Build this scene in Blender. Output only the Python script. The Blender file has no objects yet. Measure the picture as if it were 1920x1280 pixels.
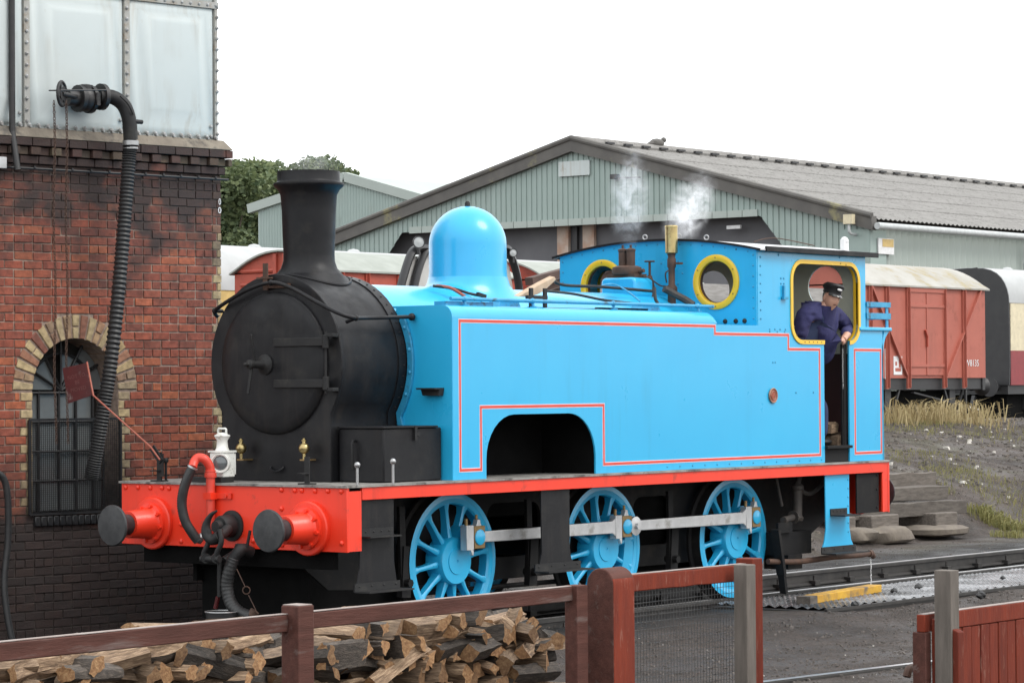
import bpy, bmesh, math, random
from math import sin, cos, pi, radians, sqrt, atan2
from mathutils import Vector, Matrix, Euler, noise as mnoise
random.seed(7)
S = bpy.context.scene
COL = S.collection
# ------------------------------------------------------------------ camera
CAM = Vector((-16.80, -16.13, 2.039)); YAW = radians(38.227); PIT = radians(.870); ROLL = radians(-.385); FPX = 5392.0
FW = Vector((cos(YAW)*cos(PIT), sin(YAW)*cos(PIT), sin(PIT)))
_r = Vector((sin(YAW), -cos(YAW), 0)); _u = _r.cross(FW)
RT = _r*cos(ROLL) + _u*sin(ROLL); UP = _u*cos(ROLL) - _r*sin(ROLL)
cd = bpy.data.cameras.new('camera'); cam = bpy.data.objects.new('camera', cd); COL.objects.link(cam)
cd.sensor_fit = 'HORIZONTAL'; cd.sensor_width = 36; cd.lens = FPX/1920*36; cd.clip_start = .1; cd.clip_end = 3000
cam.matrix_world = Matrix(((RT.x, UP.x, -FW.x, CAM.x), (RT.y, UP.y, -FW.y, CAM.y), (RT.z, UP.z, -FW.z, CAM.z), (0, 0, 0, 1)))
S.camera = cam
def ray(u, v): return FW + RT*((u-960)/FPX) - UP*((v-640)/FPX)
def on(u, v, ax, c):
    d = ray(u, v); i = 'xyz'.index(ax); return CAM + d*((c-CAM[i])/d[i])
def dep(u, v, D): return CAM + ray(u, v)*D
# ------------------------------------------------------------------ world: flat bright overcast
SUN_EL, SUN_AZ = radians(52), radians(-72)      # azimuth of the sun as a math angle in the xy plane
w = bpy.data.worlds.new('World'); S.world = w; w.use_nodes = True
nt = w.node_tree; nt.nodes.clear()
o_ = nt.nodes.new('ShaderNodeOutputWorld'); b_ = nt.nodes.new('ShaderNodeBackground')
sk = nt.nodes.new('ShaderNodeTexSky'); sk.sky_type = 'NISHITA'; sk.sun_disc = False
sk.sun_elevation = SUN_EL; sk.sun_rotation = pi/2 - SUN_AZ; sk.dust_density = 4; sk.air_density = 1
mx = nt.nodes.new('ShaderNodeMix'); mx.data_type = 'RGBA'; mx.inputs[0].default_value = .86
cl = nt.nodes.new('ShaderNodeTexNoise'); cl.inputs['Scale'].default_value = 1.6; cl.inputs['Detail'].default_value = 3
rp = nt.nodes.new('ShaderNodeValToRGB')
rp.color_ramp.elements[0].color = (14.6, 15.0, 15.3, 1); rp.color_ramp.elements[0].position = .3
rp.color_ramp.elements[1].color = (16.6, 16.9, 17.0, 1); rp.color_ramp.elements[1].position = .7
nt.links.new(cl.outputs['Fac'], rp.inputs[0]); nt.links.new(sk.outputs[0], mx.inputs[6]); nt.links.new(rp.outputs[0], mx.inputs[7])
nt.links.new(mx.outputs[2], b_.inputs[0]); b_.inputs[1].default_value = .105; nt.links.new(b_.outputs[0], o_.inputs[0])
sd = bpy.data.lights.new('sun', 'SUN'); sd.energy = 1.4; sd.angle = radians(24); sd.color = (1, .97, .92)
so = bpy.data.objects.new('sun', sd); COL.objects.link(so); so.location = (0, -20, 40)
sdir = Vector((cos(SUN_EL)*cos(SUN_AZ), cos(SUN_EL)*sin(SUN_AZ), sin(SUN_EL)))
so.rotation_euler = sdir.to_track_quat('Z', 'Y').to_euler()
vs = S.view_settings; vs.view_transform = 'Standard'; vs.look = 'None'; vs.exposure = 0.32; vs.gamma = 1
vs.use_curve_mapping = False
S.render.engine = 'CYCLES'; S.cycles.volume_bounces = 6
# ------------------------------------------------------------------ materials
MATS = {}
def mat(name, c1, c2=None, rough=.5, metal=0, sc=6, bump=0, bsc=None, coat=0, dirt=None, dsc=2.0, damt=.5, rnd=0, stretch=None, spec=.5, det=4, rv=0, streak=None, samt=.5, ssc=5):
    """principled material; c1/c2 mixed by noise, optional dirt patches, per object random brightness"""
    m = bpy.data.materials.new(name); m.use_nodes = True; n = m.node_tree; N = n.nodes; L = n.links
    P = N['Principled BSDF']; P.inputs['Roughness'].default_value = rough; P.inputs['Metallic'].default_value = metal
    P.inputs['Coat Weight'].default_value = coat; P.inputs['Coat Roughness'].default_value = .12
    P.inputs['Specular IOR Level'].default_value = spec
    tc = N.new('ShaderNodeTexCoord'); src = tc.outputs['Object']
    if rnd or stretch:
        mp = N.new('ShaderNodeMapping'); L.new(src, mp.inputs[0]); src = mp.outputs[0]
        if stretch: mp.inputs['Scale'].default_value = stretch
        if rnd:
            oi0 = N.new('ShaderNodeObjectInfo'); mm = N.new('ShaderNodeMath'); mm.operation = 'MULTIPLY'; mm.inputs[1].default_value = 37.0
            L.new(oi0.outputs['Random'], mm.inputs[0]); L.new(mm.outputs[0], mp.inputs['Location'])
    def noise(scale, detail=4, rgh=.6):
        t = N.new('ShaderNodeTexNoise'); t.inputs['Scale'].default_value = scale; t.inputs['Detail'].default_value = detail
        t.inputs['Roughness'].default_value = rgh; L.new(src, t.inputs[0]); return t
    def ramp(inp, a, b, ca=(0,0,0,1), cb=(1,1,1,1)):
        r = N.new('ShaderNodeValToRGB'); r.color_ramp.elements[0].position = a; r.color_ramp.elements[1].position = b
        r.color_ramp.elements[0].color = ca; r.color_ramp.elements[1].color = cb; L.new(inp, r.inputs[0]); return r
    col = None
    if c2 is None: c2 = tuple(x*.82 for x in c1)
    t = noise(sc, det); r = ramp(t.outputs['Fac'], .35, .65, (*c1, 1), (*c2, 1)); col = r.outputs[0]
    if dirt:
        t2 = noise(dsc, 6, .7); r2 = ramp(t2.outputs['Fac'], .62-damt*.25, .72-damt*.12)
        mxx = N.new('ShaderNodeMix'); mxx.data_type = 'RGBA'; L.new(r2.outputs[0], mxx.inputs[0]); L.new(col, mxx.inputs[6]); mxx.inputs[7].default_value = (*dirt, 1); col = mxx.outputs[2]
    if streak:                                   # rain-washed runs down the surface
        g_ = N.new('ShaderNodeNewGeometry'); mps = N.new('ShaderNodeMapping'); mps.inputs['Scale'].default_value = (ssc, ssc, ssc*.09); L.new(g_.outputs['Position'], mps.inputs[0])
        ts = N.new('ShaderNodeTexNoise'); ts.inputs['Scale'].default_value = 1.0; ts.inputs['Detail'].default_value = 5; ts.inputs['Roughness'].default_value = .65; L.new(mps.outputs[0], ts.inputs[0])
        tp = N.new('ShaderNodeTexNoise'); tp.inputs['Scale'].default_value = 1.1; tp.inputs['Detail'].default_value = 3; L.new(g_.outputs['Position'], tp.inputs[0])
        r5 = ramp(ts.outputs['Fac'], .50, .72); r6 = ramp(tp.outputs['Fac'], .42, .66); ml = N.new('ShaderNodeMath'); ml.operation = 'MULTIPLY'; L.new(r5.outputs[0], ml.inputs[0]); L.new(r6.outputs[0], ml.inputs[1])
        m5 = N.new('ShaderNodeMath'); m5.operation = 'MULTIPLY'; m5.inputs[1].default_value = samt; L.new(ml.outputs[0], m5.inputs[0])
        mxs = N.new('ShaderNodeMix'); mxs.data_type = 'RGBA'; L.new(m5.outputs[0], mxs.inputs[0]); L.new(col, mxs.inputs[6]); mxs.inputs[7].default_value = (*streak, 1); col = mxs.outputs[2]
    if rnd:
        oi = N.new('ShaderNodeObjectInfo'); mr = N.new('ShaderNodeMapRange'); mr.inputs[3].default_value = 1-rnd; mr.inputs[4].default_value = 1+rnd
        L.new(oi.outputs['Random'], mr.inputs[0]); hs = N.new('ShaderNodeHueSaturation'); L.new(mr.outputs[0], hs.inputs['Value']); L.new(col, hs.inputs['Color']); col = hs.outputs[0]
    L.new(col, P.inputs['Base Color'])
    if rv:
        t4 = noise(sc*1.7, 5); mr2 = N.new('ShaderNodeMapRange'); mr2.inputs[1].default_value = .3; mr2.inputs[2].default_value = .7
        mr2.inputs[3].default_value = max(.03, rough-rv); mr2.inputs[4].default_value = rough+rv; L.new(t4.outputs['Fac'], mr2.inputs[0]); L.new(mr2.outputs[0], P.inputs['Roughness'])
    if bump:
        t3 = noise(bsc or sc*4, 5, .65); bp = N.new('ShaderNodeBump'); bp.inputs['Strength'].default_value = bump; bp.inputs['Distance'].default_value = .02
        L.new(t3.outputs['Fac'], bp.inputs['Height']); L.new(bp.outputs[0], P.inputs['Normal'])
    MATS[name] = m; return m
M = MATS
mat('blue', (.018,.385,.68), (.020,.405,.70), rough=.34, sc=1.3, coat=.4, bump=.022, bsc=2.2, rv=.09, streak=(.012,.20,.36), samt=.30, ssc=7)
mat('blue_weathered', (.03,.31,.54), (.022,.23,.41), rough=.45, sc=4, coat=.1, dirt=(.03,.05,.06), dsc=7, damt=.25)
mat('red_paint', (.82,.042,.014), (.77,.037,.012), rough=.42, sc=3, coat=.08, dirt=(.5,.04,.02), dsc=5, damt=.12, rv=.08, streak=(.22,.02,.012), samt=.45, ssc=9)
mat('red_rail', (.66,.06,.035), (.6,.05,.03), rough=.4, sc=4)
mat('pale_line', (.72,.6,.66), rough=.45)
mat('yellow', (.80,.50,.02), (.74,.45,.02), rough=.4, coat=.2)
mat('black', (.0085,.0085,.010), (.013,.013,.0145), rough=.46, sc=3, dirt=(.02,.0185,.0175), dsc=4, damt=.3, bump=.04, bsc=30, rv=.16, spec=.24, streak=(.045,.037,.032), samt=.5, ssc=8)
mat('black_dull', (.011,.011,.012), (.019,.0185,.018), rough=.6, spec=.35, sc=4, dirt=(.032,.03,.027), dsc=5, damt=.35, bump=.05, bsc=20)
mat('frame_black', (.007,.007,.008), (.012,.0115,.011), rough=.7, spec=.25, sc=4, dirt=(.022,.019,.017), dsc=4, damt=.35)
mat('soot', (.004,.004,.004), (.006,.006,.006), rough=.95, spec=.1)  # also the near-black of the added dark fill under engine and wagons
mat('grime', (.03,.026,.024), (.055,.045,.038), rough=.7, sc=8, bump=.1)
mat('rust', (.05,.028,.02), (.09,.045,.028), rough=.75, sc=9, bump=.1)
mat('buffer_steel', (.035,.036,.038), (.055,.056,.058), rough=.4, metal=.4, sc=14, bump=.03, dirt=(.07,.07,.07), dsc=9, damt=.3)
mat('rod_steel', (.60,.60,.60), (.52,.52,.52), rough=.38, metal=.55, sc=9, dirt=(.34,.33,.31), dsc=6, damt=.3)
mat('steel', (.42,.42,.42), rough=.4, metal=.8)
mat('brass', (.50,.40,.19), (.42,.32,.15), rough=.34, metal=1, sc=8, dirt=(.2,.14,.07), dsc=9, damt=.4)
mat('bronze', (.30,.20,.09), rough=.45, metal=.7)
mat('plate_grey', (.20,.19,.175), (.30,.29,.27), rough=.6, sc=7, dirt=(.06,.055,.05), dsc=5, damt=.5)
mat('roof_grey', (.52,.52,.53), (.44,.44,.45), rough=.5, sc=4, dirt=(.3,.3,.3), dsc=3, damt=.4)
mat('white_lamp', (.74,.74,.70), (.66,.66,.62), rough=.4, sc=10, dirt=(.35,.32,.26), dsc=14, damt=.3)
mat('glass_dark', (.12,.135,.14), rough=.08, coat=.6)
mat('rubber', (.017,.017,.018), (.028,.028,.028), rough=.5, sc=14, bump=.05)
mat('cream_in', (.78,.77,.62), (.72,.71,.57), rough=.5, sc=3)
mat('maroon_in', (.055,.012,.012), rough=.6)
mat('dark_in', (.03,.026,.022), rough=.8)
mat('badge', (.28,.06,.035), (.34,.09,.05), rough=.5, sc=30)
mat('badge_ring', (.36,.24,.18), (.28,.17,.12), rough=.4, metal=.4, sc=20)
mat('leather', (.42,.30,.20), (.5,.38,.27), rough=.6, sc=12)
mat('overall', (.022,.023,.085), (.032,.032,.115), rough=.85, sc=14, bump=.35, bsc=16)
mat('trouser', (.03,.045,.11), rough=.9, sc=20)
mat('skin', (.60,.345,.255), (.54,.29,.205), rough=.55, sc=16)
mat('cap_black', (.010,.010,.011), rough=.6)
mat('peak', (.05,.05,.05), rough=.12, coat=.5)
mat('white', (.75,.75,.75), rough=.4)
# setting
mat('mortar', (.30,.24,.20), (.2,.15,.125), rough=.95, sc=8, bump=.3)
mat('tank_white', (.50,.545,.54), (.46,.505,.50), rough=.5, sc=1.2, dirt=(.36,.345,.30), dsc=1.6, damt=.15, streak=(.25,.19,.12), samt=.55, ssc=8)
mat('tank_rib', (.36,.36,.345), (.30,.285,.25), rough=.55, sc=5, dirt=(.20,.13,.07), dsc=4, damt=.4)
mat('bolt', (.40,.41,.41), (.2,.19,.18), rough=.5, sc=20)
mat('ledge', (.15,.125,.10), (.22,.19,.15), rough=.9, sc=6, bump=.3, dirt=(.06,.055,.05), dsc=5, damt=.5)
mat('slat_glass', (.19,.20,.20), (.14,.15,.15), rough=.12, sc=3, dirt=(.15,.15,.14), dsc=3, damt=.4, coat=.2)
mat('iron_black', (.014,.014,.015), (.024,.022,.022), rough=.45, sc=12)
mat('sign_red', (.085,.010,.011), (.055,.008,.009), rough=.4, sc=7, dirt=(.20,.15,.14), dsc=9, damt=.26)
mat('sign_ink', (.15,.05,.045), rough=.5)
mat('rail_steel', (.030,.028,.027), (.055,.05,.046), rough=.5, sc=6, metal=.3)
mat('rail_top', (.36,.36,.36), (.46,.46,.46), rough=.3, metal=.7, sc=10)
mat('sleeper', (.075,.062,.052), (.13,.112,.096), rough=.9, sc=5, stretch=(1,6,6), bump=.3, bsc=12, rnd=.25, dirt=(.08,.07,.06), dsc=3, damt=.4)
mat('boulder', (.17,.143,.113), (.12,.10,.082), rough=.9, sc=6, bump=.5)
mat('stone', (.115,.098,.087), (.075,.065,.058), rough=.9, sc=9)
mat('stone_pale', (.58,.55,.50), (.45,.42,.38), rough=.9, sc=9)
mat('coal', (.014,.014,.015), rough=.5)
mat('fence_brown', (.060,.022,.016), (.095,.036,.027), spec=.3, rough=.8, sc=3, stretch=(1,7,7), bump=.25, bsc=12, dirt=(.13,.09,.08), dsc=1.6, damt=.2, det=6)
mat('fence_red', (.165,.026,.011), (.12,.020,.010), spec=.25, rough=.75, sc=4, stretch=(6,6,1), bump=.25, bsc=10, dirt=(.22,.10,.075), dsc=5, damt=.12, rnd=.12)
mat('fence_top', (.34,.30,.28), (.25,.19,.17), rough=.85, sc=6, stretch=(1,5,5), bump=.2)
mat('post_grey', (.15,.128,.11), (.10,.086,.073), rough=.85, sc=3, stretch=(7,7,1), bump=.25, bsc=9)
mat('wire', (.10,.10,.10), rough=.5, metal=.5)
mat('yellow_timber', (.58,.33,.02), (.42,.22,.02), rough=.65, sc=6, dirt=(.12,.09,.06), dsc=4, damt=.4)
mat('walk_metal', (.16,.16,.165), (.36,.36,.37), rough=.2, metal=.6, sc=3, dirt=(.02,.019,.018), dsc=1.3, damt=.75)
mat('van_red', (.40,.115,.08), (.36,.10,.07), rough=.6, sc=2, streak=(.22,.075,.055), samt=.5, ssc=3, dirt=(.28,.075,.05), dsc=3, damt=.22)
mat('van_red2', (.40,.075,.045), (.34,.06,.037), rough=.6, sc=2, dirt=(.2,.045,.03), dsc=3, damt=.3)
mat('van_roof', (.37,.36,.33), (.30,.285,.25), rough=.7, sc=1.5, dirt=(.29,.235,.115), dsc=1.6, damt=.4)
mat('canvas_roof', (.27,.29,.26), (.32,.34,.31), rough=.8, sc=3)
mat('coach_black', (.022,.022,.024), (.03,.03,.031), rough=.5, sc=4)
mat('coach_cream', (.66,.58,.40), rough=.4)
mat('coach_maroon', (.24,.02,.025), rough=.4)
mat('coach_roof', (.42,.43,.43), (.37,.38,.38), rough=.6, sc=2)
mat('plank_grey', (.22,.21,.20), (.30,.29,.28), rough=.85, sc=4, stretch=(1,1,6), rnd=.15)
mat('plank_brown', (.07,.045,.038), (.1,.06,.05), rough=.85, sc=4, rnd=.15)
mat('clad', (.29,.36,.335), (.275,.345,.32), rough=.5, sc=.6, streak=(.17,.19,.17), samt=.45, ssc=2, dirt=(.27,.32,.29), dsc=.5, damt=.12)
mat('clad_side', (.36,.405,.375), (.335,.38,.35), rough=.5, sc=.6)
mat('barge', (.095,.09,.085), (.125,.118,.108), rough=.85, sc=1.2, dirt=(.24,.22,.12), dsc=.7, damt=.15)
mat('asbestos', (.27,.262,.25), (.225,.217,.207), rough=.95, sc=1.2, dirt=(.13,.125,.118), dsc=5, damt=.35, bump=.3, spec=.2)
mat('shed_dark', (.115,.115,.125), (.14,.14,.15), rough=.8, sc=.7)
mat('shed_post', (.42,.27,.20), (.5,.42,.36), rough=.8, sc=2)
mat('gutter', (.46,.48,.48), rough=.45)
mat('curtain', (.50,.50,.48), (.3,.27,.25), rough=.6, sc=1, stretch=(1,6,1))
mat('notice_yellow', (.62,.44,.16), rough=.5)
mat('bark', (.075,.058,.042), rough=.95, sc=8, bump=.4)
mat('machine_dark', (.022,.022,.024), rough=.45)
mat('moss', (.13,.145,.045), (.20,.19,.06), rough=1, sc=10)
mat('dry_grass', (.44,.36,.19), (.33,.25,.12), rough=1, sc=3)
mat('green_grass', (.125,.16,.042), (.20,.20,.06), rough=1, sc=3)

def leafmat(name, c1, c2):
    m = bpy.data.materials.new(name); m.use_nodes = True; N = m.node_tree.nodes; L = m.node_tree.links; P = N['Principled BSDF']
    g = N.new('ShaderNodeNewGeometry'); r = N.new('ShaderNodeValToRGB'); r.color_ramp.elements[0].color = (*c1, 1); r.color_ramp.elements[1].color = (*c2, 1)
    L.new(g.outputs['Random Per Island'], r.inputs[0]); L.new(r.outputs[0], P.inputs['Base Color']); P.inputs['Roughness'].default_value = .7
    tr = N.new('ShaderNodeBsdfTranslucent'); L.new(r.outputs[0], tr.inputs[0]); ms = N.new('ShaderNodeMixShader'); ms.inputs[0].default_value = .3
    L.new(P.outputs[0], ms.inputs[1]); L.new(tr.outputs[0], ms.inputs[2]); L.new(ms.outputs[0], N['Material Output'].inputs[0]); MATS[name] = m
leafmat('leaf', (.075,.11,.055), (.17,.205,.09)); leafmat('leaf_b', (.085,.125,.06), (.19,.225,.10))
leafmat('blade_dry', (.50,.41,.22), (.28,.21,.10)); leafmat('blade_green', (.15,.155,.05), (.27,.24,.09))

def brickmat(name, cols, soot=1.0):
    m = bpy.data.materials.new(name); m.use_nodes = True; n = m.node_tree; N = n.nodes; L = n.links; P = N['Principled BSDF']; P.inputs['Roughness'].default_value = .8
    g = N.new('ShaderNodeNewGeometry'); oi = N.new('ShaderNodeObjectInfo'); ad = N.new('ShaderNodeMath'); ad.operation = 'ADD'
    L.new(g.outputs['Random Per Island'], ad.inputs[0]); L.new(oi.outputs['Random'], ad.inputs[1])
    fr = N.new('ShaderNodeMath'); fr.operation = 'FRACT'; L.new(ad.outputs[0], fr.inputs[0])
    r = N.new('ShaderNodeValToRGB'); e = r.color_ramp.elements
    while len(e) < len(cols): e.new(.5)
    for i, c in enumerate(cols): e[i].position = i/(len(cols)-1); e[i].color = (*c, 1)
    L.new(fr.outputs[0], r.inputs[0])
    def noise(sc, det=5):
        t = N.new('ShaderNodeTexNoise'); t.inputs['Scale'].default_value = sc; t.inputs['Detail'].default_value = det; L.new(g.outputs['Position'], t.inputs[0]); return t
    # grain
    t = noise(22); rg = N.new('ShaderNodeValToRGB'); rg.color_ramp.elements[0].position = .3; rg.color_ramp.elements[0].color = (.62,.60,.58,1); rg.color_ramp.elements[1].position = .65; rg.color_ramp.elements[1].color = (1.1,1.08,1.05,1)
    L.new(t.outputs['Fac'], rg.inputs[0]); m1 = N.new('ShaderNodeMix'); m1.data_type = 'RGBA'; m1.blend_type = 'MULTIPLY'; m1.inputs[0].default_value = 1
    L.new(r.outputs[0], m1.inputs[6]); L.new(rg.outputs[0], m1.inputs[7])
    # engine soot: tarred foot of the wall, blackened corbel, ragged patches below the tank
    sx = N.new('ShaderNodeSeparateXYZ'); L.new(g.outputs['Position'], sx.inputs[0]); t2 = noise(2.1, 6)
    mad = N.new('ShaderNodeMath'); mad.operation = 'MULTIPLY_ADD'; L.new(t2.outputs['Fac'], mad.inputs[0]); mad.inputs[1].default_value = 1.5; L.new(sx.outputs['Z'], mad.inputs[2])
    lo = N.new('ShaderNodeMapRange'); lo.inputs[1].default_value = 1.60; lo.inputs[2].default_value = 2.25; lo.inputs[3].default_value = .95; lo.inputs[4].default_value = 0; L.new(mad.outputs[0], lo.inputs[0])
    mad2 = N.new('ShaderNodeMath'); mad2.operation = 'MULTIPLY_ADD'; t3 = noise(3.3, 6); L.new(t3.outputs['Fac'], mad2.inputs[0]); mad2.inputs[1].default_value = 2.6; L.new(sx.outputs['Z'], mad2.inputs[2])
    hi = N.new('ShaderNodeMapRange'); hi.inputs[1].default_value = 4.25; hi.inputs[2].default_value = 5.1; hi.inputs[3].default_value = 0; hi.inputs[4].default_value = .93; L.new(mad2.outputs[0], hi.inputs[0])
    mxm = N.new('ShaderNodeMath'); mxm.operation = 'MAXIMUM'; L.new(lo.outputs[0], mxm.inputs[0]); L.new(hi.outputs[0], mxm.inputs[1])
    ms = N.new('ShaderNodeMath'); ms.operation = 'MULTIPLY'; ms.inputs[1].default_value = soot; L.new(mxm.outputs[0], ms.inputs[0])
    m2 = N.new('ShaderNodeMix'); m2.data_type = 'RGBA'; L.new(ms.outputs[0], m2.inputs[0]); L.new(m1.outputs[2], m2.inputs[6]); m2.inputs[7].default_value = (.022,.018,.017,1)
    L.new(m2.outputs[2], P.inputs['Base Color'])
    tb = noise(60); bp = N.new('ShaderNodeBump'); bp.inputs['Strength'].default_value = .35; bp.inputs['Distance'].default_value = .01; L.new(tb.outputs['Fac'], bp.inputs['Height']); L.new(bp.outputs[0], P.inputs['Normal'])
    MATS[name] = m
RED = [(.25,.063,.036), (.215,.058,.037), (.28,.075,.041), (.16,.05,.034), (.27,.066,.037), (.37,.11,.05), (.20,.057,.037), (.29,.078,.043), (.13,.044,.032)]
brickmat('brick', RED); brickmat('brick_cream', [(.44,.34,.19), (.36,.27,.16), (.30,.23,.15), (.48,.38,.22), (.38,.27,.14)], .95)
brickmat('mortar_w', [(.33,.25,.205), (.28,.205,.17)], .93)
brickmat('brick_mixed', [(.44,.34,.19), (.25,.07,.05), (.36,.27,.16), (.2,.07,.05), (.30,.23,.15)], .9)

def groundmat():
    m = bpy.data.materials.new('ash_ground'); m.use_nodes = True; n = m.node_tree; N = n.nodes; L = n.links; P = N['Principled BSDF']
    g = N.new('ShaderNodeNewGeometry')
    def noise(sc, det=6, rg=.65):
        t = N.new('ShaderNodeTexNoise'); t.inputs['Scale'].default_value = sc; t.inputs['Detail'].default_value = det; t.inputs['Roughness'].default_value = rg; L.new(g.outputs['Position'], t.inputs[0]); return t
    def ramp(inp, a, b, ca, cb):
        r = N.new('ShaderNodeValToRGB'); r.color_ramp.elements[0].position = a; r.color_ramp.elements[1].position = b; r.color_ramp.elements[0].color = (*ca, 1); r.color_ramp.elements[1].color = (*cb, 1); L.new(inp, r.inputs[0]); return r
    a = ramp(noise(.9).outputs['Fac'], .35, .68, (.040,.030,.025), (.094,.072,.060))
    b = ramp(noise(30, 6, .85).outputs['Fac'], .38, .66, (.45,.45,.46), (1.75,1.70,1.64))
    m1 = N.new('ShaderNodeMix'); m1.data_type = 'RGBA'; m1.blend_type = 'MULTIPLY'; m1.inputs[0].default_value = 1; L.new(a.outputs[0], m1.inputs[6]); L.new(b.outputs[0], m1.inputs[7])
    # coal dust and oil under the engines, widened to paint shade towards the tower
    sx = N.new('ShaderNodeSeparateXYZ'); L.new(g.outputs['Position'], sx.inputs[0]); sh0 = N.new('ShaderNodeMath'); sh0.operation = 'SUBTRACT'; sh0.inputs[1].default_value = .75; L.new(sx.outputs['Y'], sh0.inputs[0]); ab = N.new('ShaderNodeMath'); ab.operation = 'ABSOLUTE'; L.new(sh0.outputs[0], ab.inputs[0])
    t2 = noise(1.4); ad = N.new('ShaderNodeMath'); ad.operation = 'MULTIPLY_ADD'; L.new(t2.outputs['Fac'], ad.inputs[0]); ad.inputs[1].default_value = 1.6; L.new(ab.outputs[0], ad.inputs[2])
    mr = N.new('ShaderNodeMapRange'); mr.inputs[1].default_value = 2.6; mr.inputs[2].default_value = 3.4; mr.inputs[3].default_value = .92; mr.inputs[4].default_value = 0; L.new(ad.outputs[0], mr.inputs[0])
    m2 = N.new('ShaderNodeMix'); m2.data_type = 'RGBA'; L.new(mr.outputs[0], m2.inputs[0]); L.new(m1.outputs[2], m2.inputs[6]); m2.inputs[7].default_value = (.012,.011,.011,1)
    # greenish growth in patches on the bank
    t3 = noise(.55); mrz = N.new('ShaderNodeMapRange'); mrz.inputs[1].default_value = 2.2; mrz.inputs[2].default_value = 4.2; mrz.inputs[3].default_value = 0; mrz.inputs[4].default_value = 1; L.new(sx.outputs['Y'], mrz.inputs[0])
    r3 = ramp(t3.outputs['Fac'], .52, .62, (0,0,0), (1,1,1)); mu = N.new('ShaderNodeMath'); mu.operation = 'MULTIPLY'; L.new(mrz.outputs[0], mu.inputs[0]); L.new(r3.outputs[0], mu.inputs[1])
    mu2 = N.new('ShaderNodeMath'); mu2.operation = 'MULTIPLY'; L.new(mu.outputs[0], mu2.inputs[0]); mu2.inputs[1].default_value = .5
    m3 = N.new('ShaderNodeMix'); m3.data_type = 'RGBA'; L.new(mu2.outputs[0], m3.inputs[0]); L.new(m2.outputs[2], m3.inputs[6]); m3.inputs[7].default_value = (.105,.10,.055,1)
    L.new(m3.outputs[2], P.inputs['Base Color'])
    mw = N.new('ShaderNodeMapRange'); mw.inputs[1].default_value = .4; mw.inputs[2].default_value = .6; mw.inputs[3].default_value = .55; mw.inputs[4].default_value = .95; L.new(t2.outputs['Fac'], mw.inputs[0]); L.new(mw.outputs[0], P.inputs['Roughness'])
    bp = N.new('ShaderNodeBump'); bp.inputs['Strength'].default_value = 1.0; bp.inputs['Distance'].default_value = .06; L.new(noise(34, 6, .75).outputs['Fac'], bp.inputs['Height']); L.new(bp.outputs[0], P.inputs['Normal'])
    MATS['ash_ground'] = m
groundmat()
def woodmat(name, a, b, c, scl):
    m = bpy.data.materials.new(name); m.use_nodes = True; n = m.node_tree; N = n.nodes; L = n.links; P = N['Principled BSDF']; P.inputs['Roughness'].default_value = .8
    tc = N.new('ShaderNodeTexCoord'); mp = N.new('ShaderNodeMapping'); mp.inputs['Scale'].default_value = scl; L.new(tc.outputs['Object'], mp.inputs[0])
    oi = N.new('ShaderNodeObjectInfo'); mm = N.new('ShaderNodeMath'); mm.operation = 'MULTIPLY'; mm.inputs[1].default_value = 51; L.new(oi.outputs['Random'], mm.inputs[0]); L.new(mm.outputs[0], mp.inputs['Location'])
    t = N.new('ShaderNodeTexNoise'); t.inputs['Scale'].default_value = 9; t.inputs['Detail'].default_value = 6; t.inputs['Roughness'].default_value = .7; L.new(mp.outputs[0], t.inputs[0])
    r = N.new('ShaderNodeValToRGB'); r.color_ramp.elements[0].position = .33; r.color_ramp.elements[1].position = .68; r.color_ramp.elements[0].color = (*a, 1); r.color_ramp.elements[1].color = (*b, 1); e = r.color_ramp.elements.new(.5); e.color = (*c, 1)
    L.new(t.outputs['Fac'], r.inputs[0]); mr = N.new('ShaderNodeMapRange'); mr.inputs[3].default_value = .55; mr.inputs[4].default_value = 1.3; L.new(oi.outputs['Random'], mr.inputs[0])
    hs = N.new('ShaderNodeHueSaturation'); L.new(mr.outputs[0], hs.inputs['Value']); L.new(r.outputs[0], hs.inputs['Color']); L.new(hs.outputs[0], P.inputs['Base Color'])
    bp = N.new('ShaderNodeBump'); bp.inputs['Strength'].default_value = .7; bp.inputs['Distance'].default_value = .012; L.new(t.outputs['Fac'], bp.inputs['Height']); L.new(bp.outputs[0], P.inputs['Normal']); MATS[name] = m
woodmat('log_bark', (.028,.023,.019), (.125,.10,.08), (.06,.048,.039), (2.2,9,9))
woodmat('log_split', (.085,.055,.036), (.42,.30,.195), (.215,.14,.085), (1.2,9,9))
woodmat('log_end', (.16,.08,.037), (.40,.25,.125), (.28,.15,.068), (5,5,5))
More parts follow.
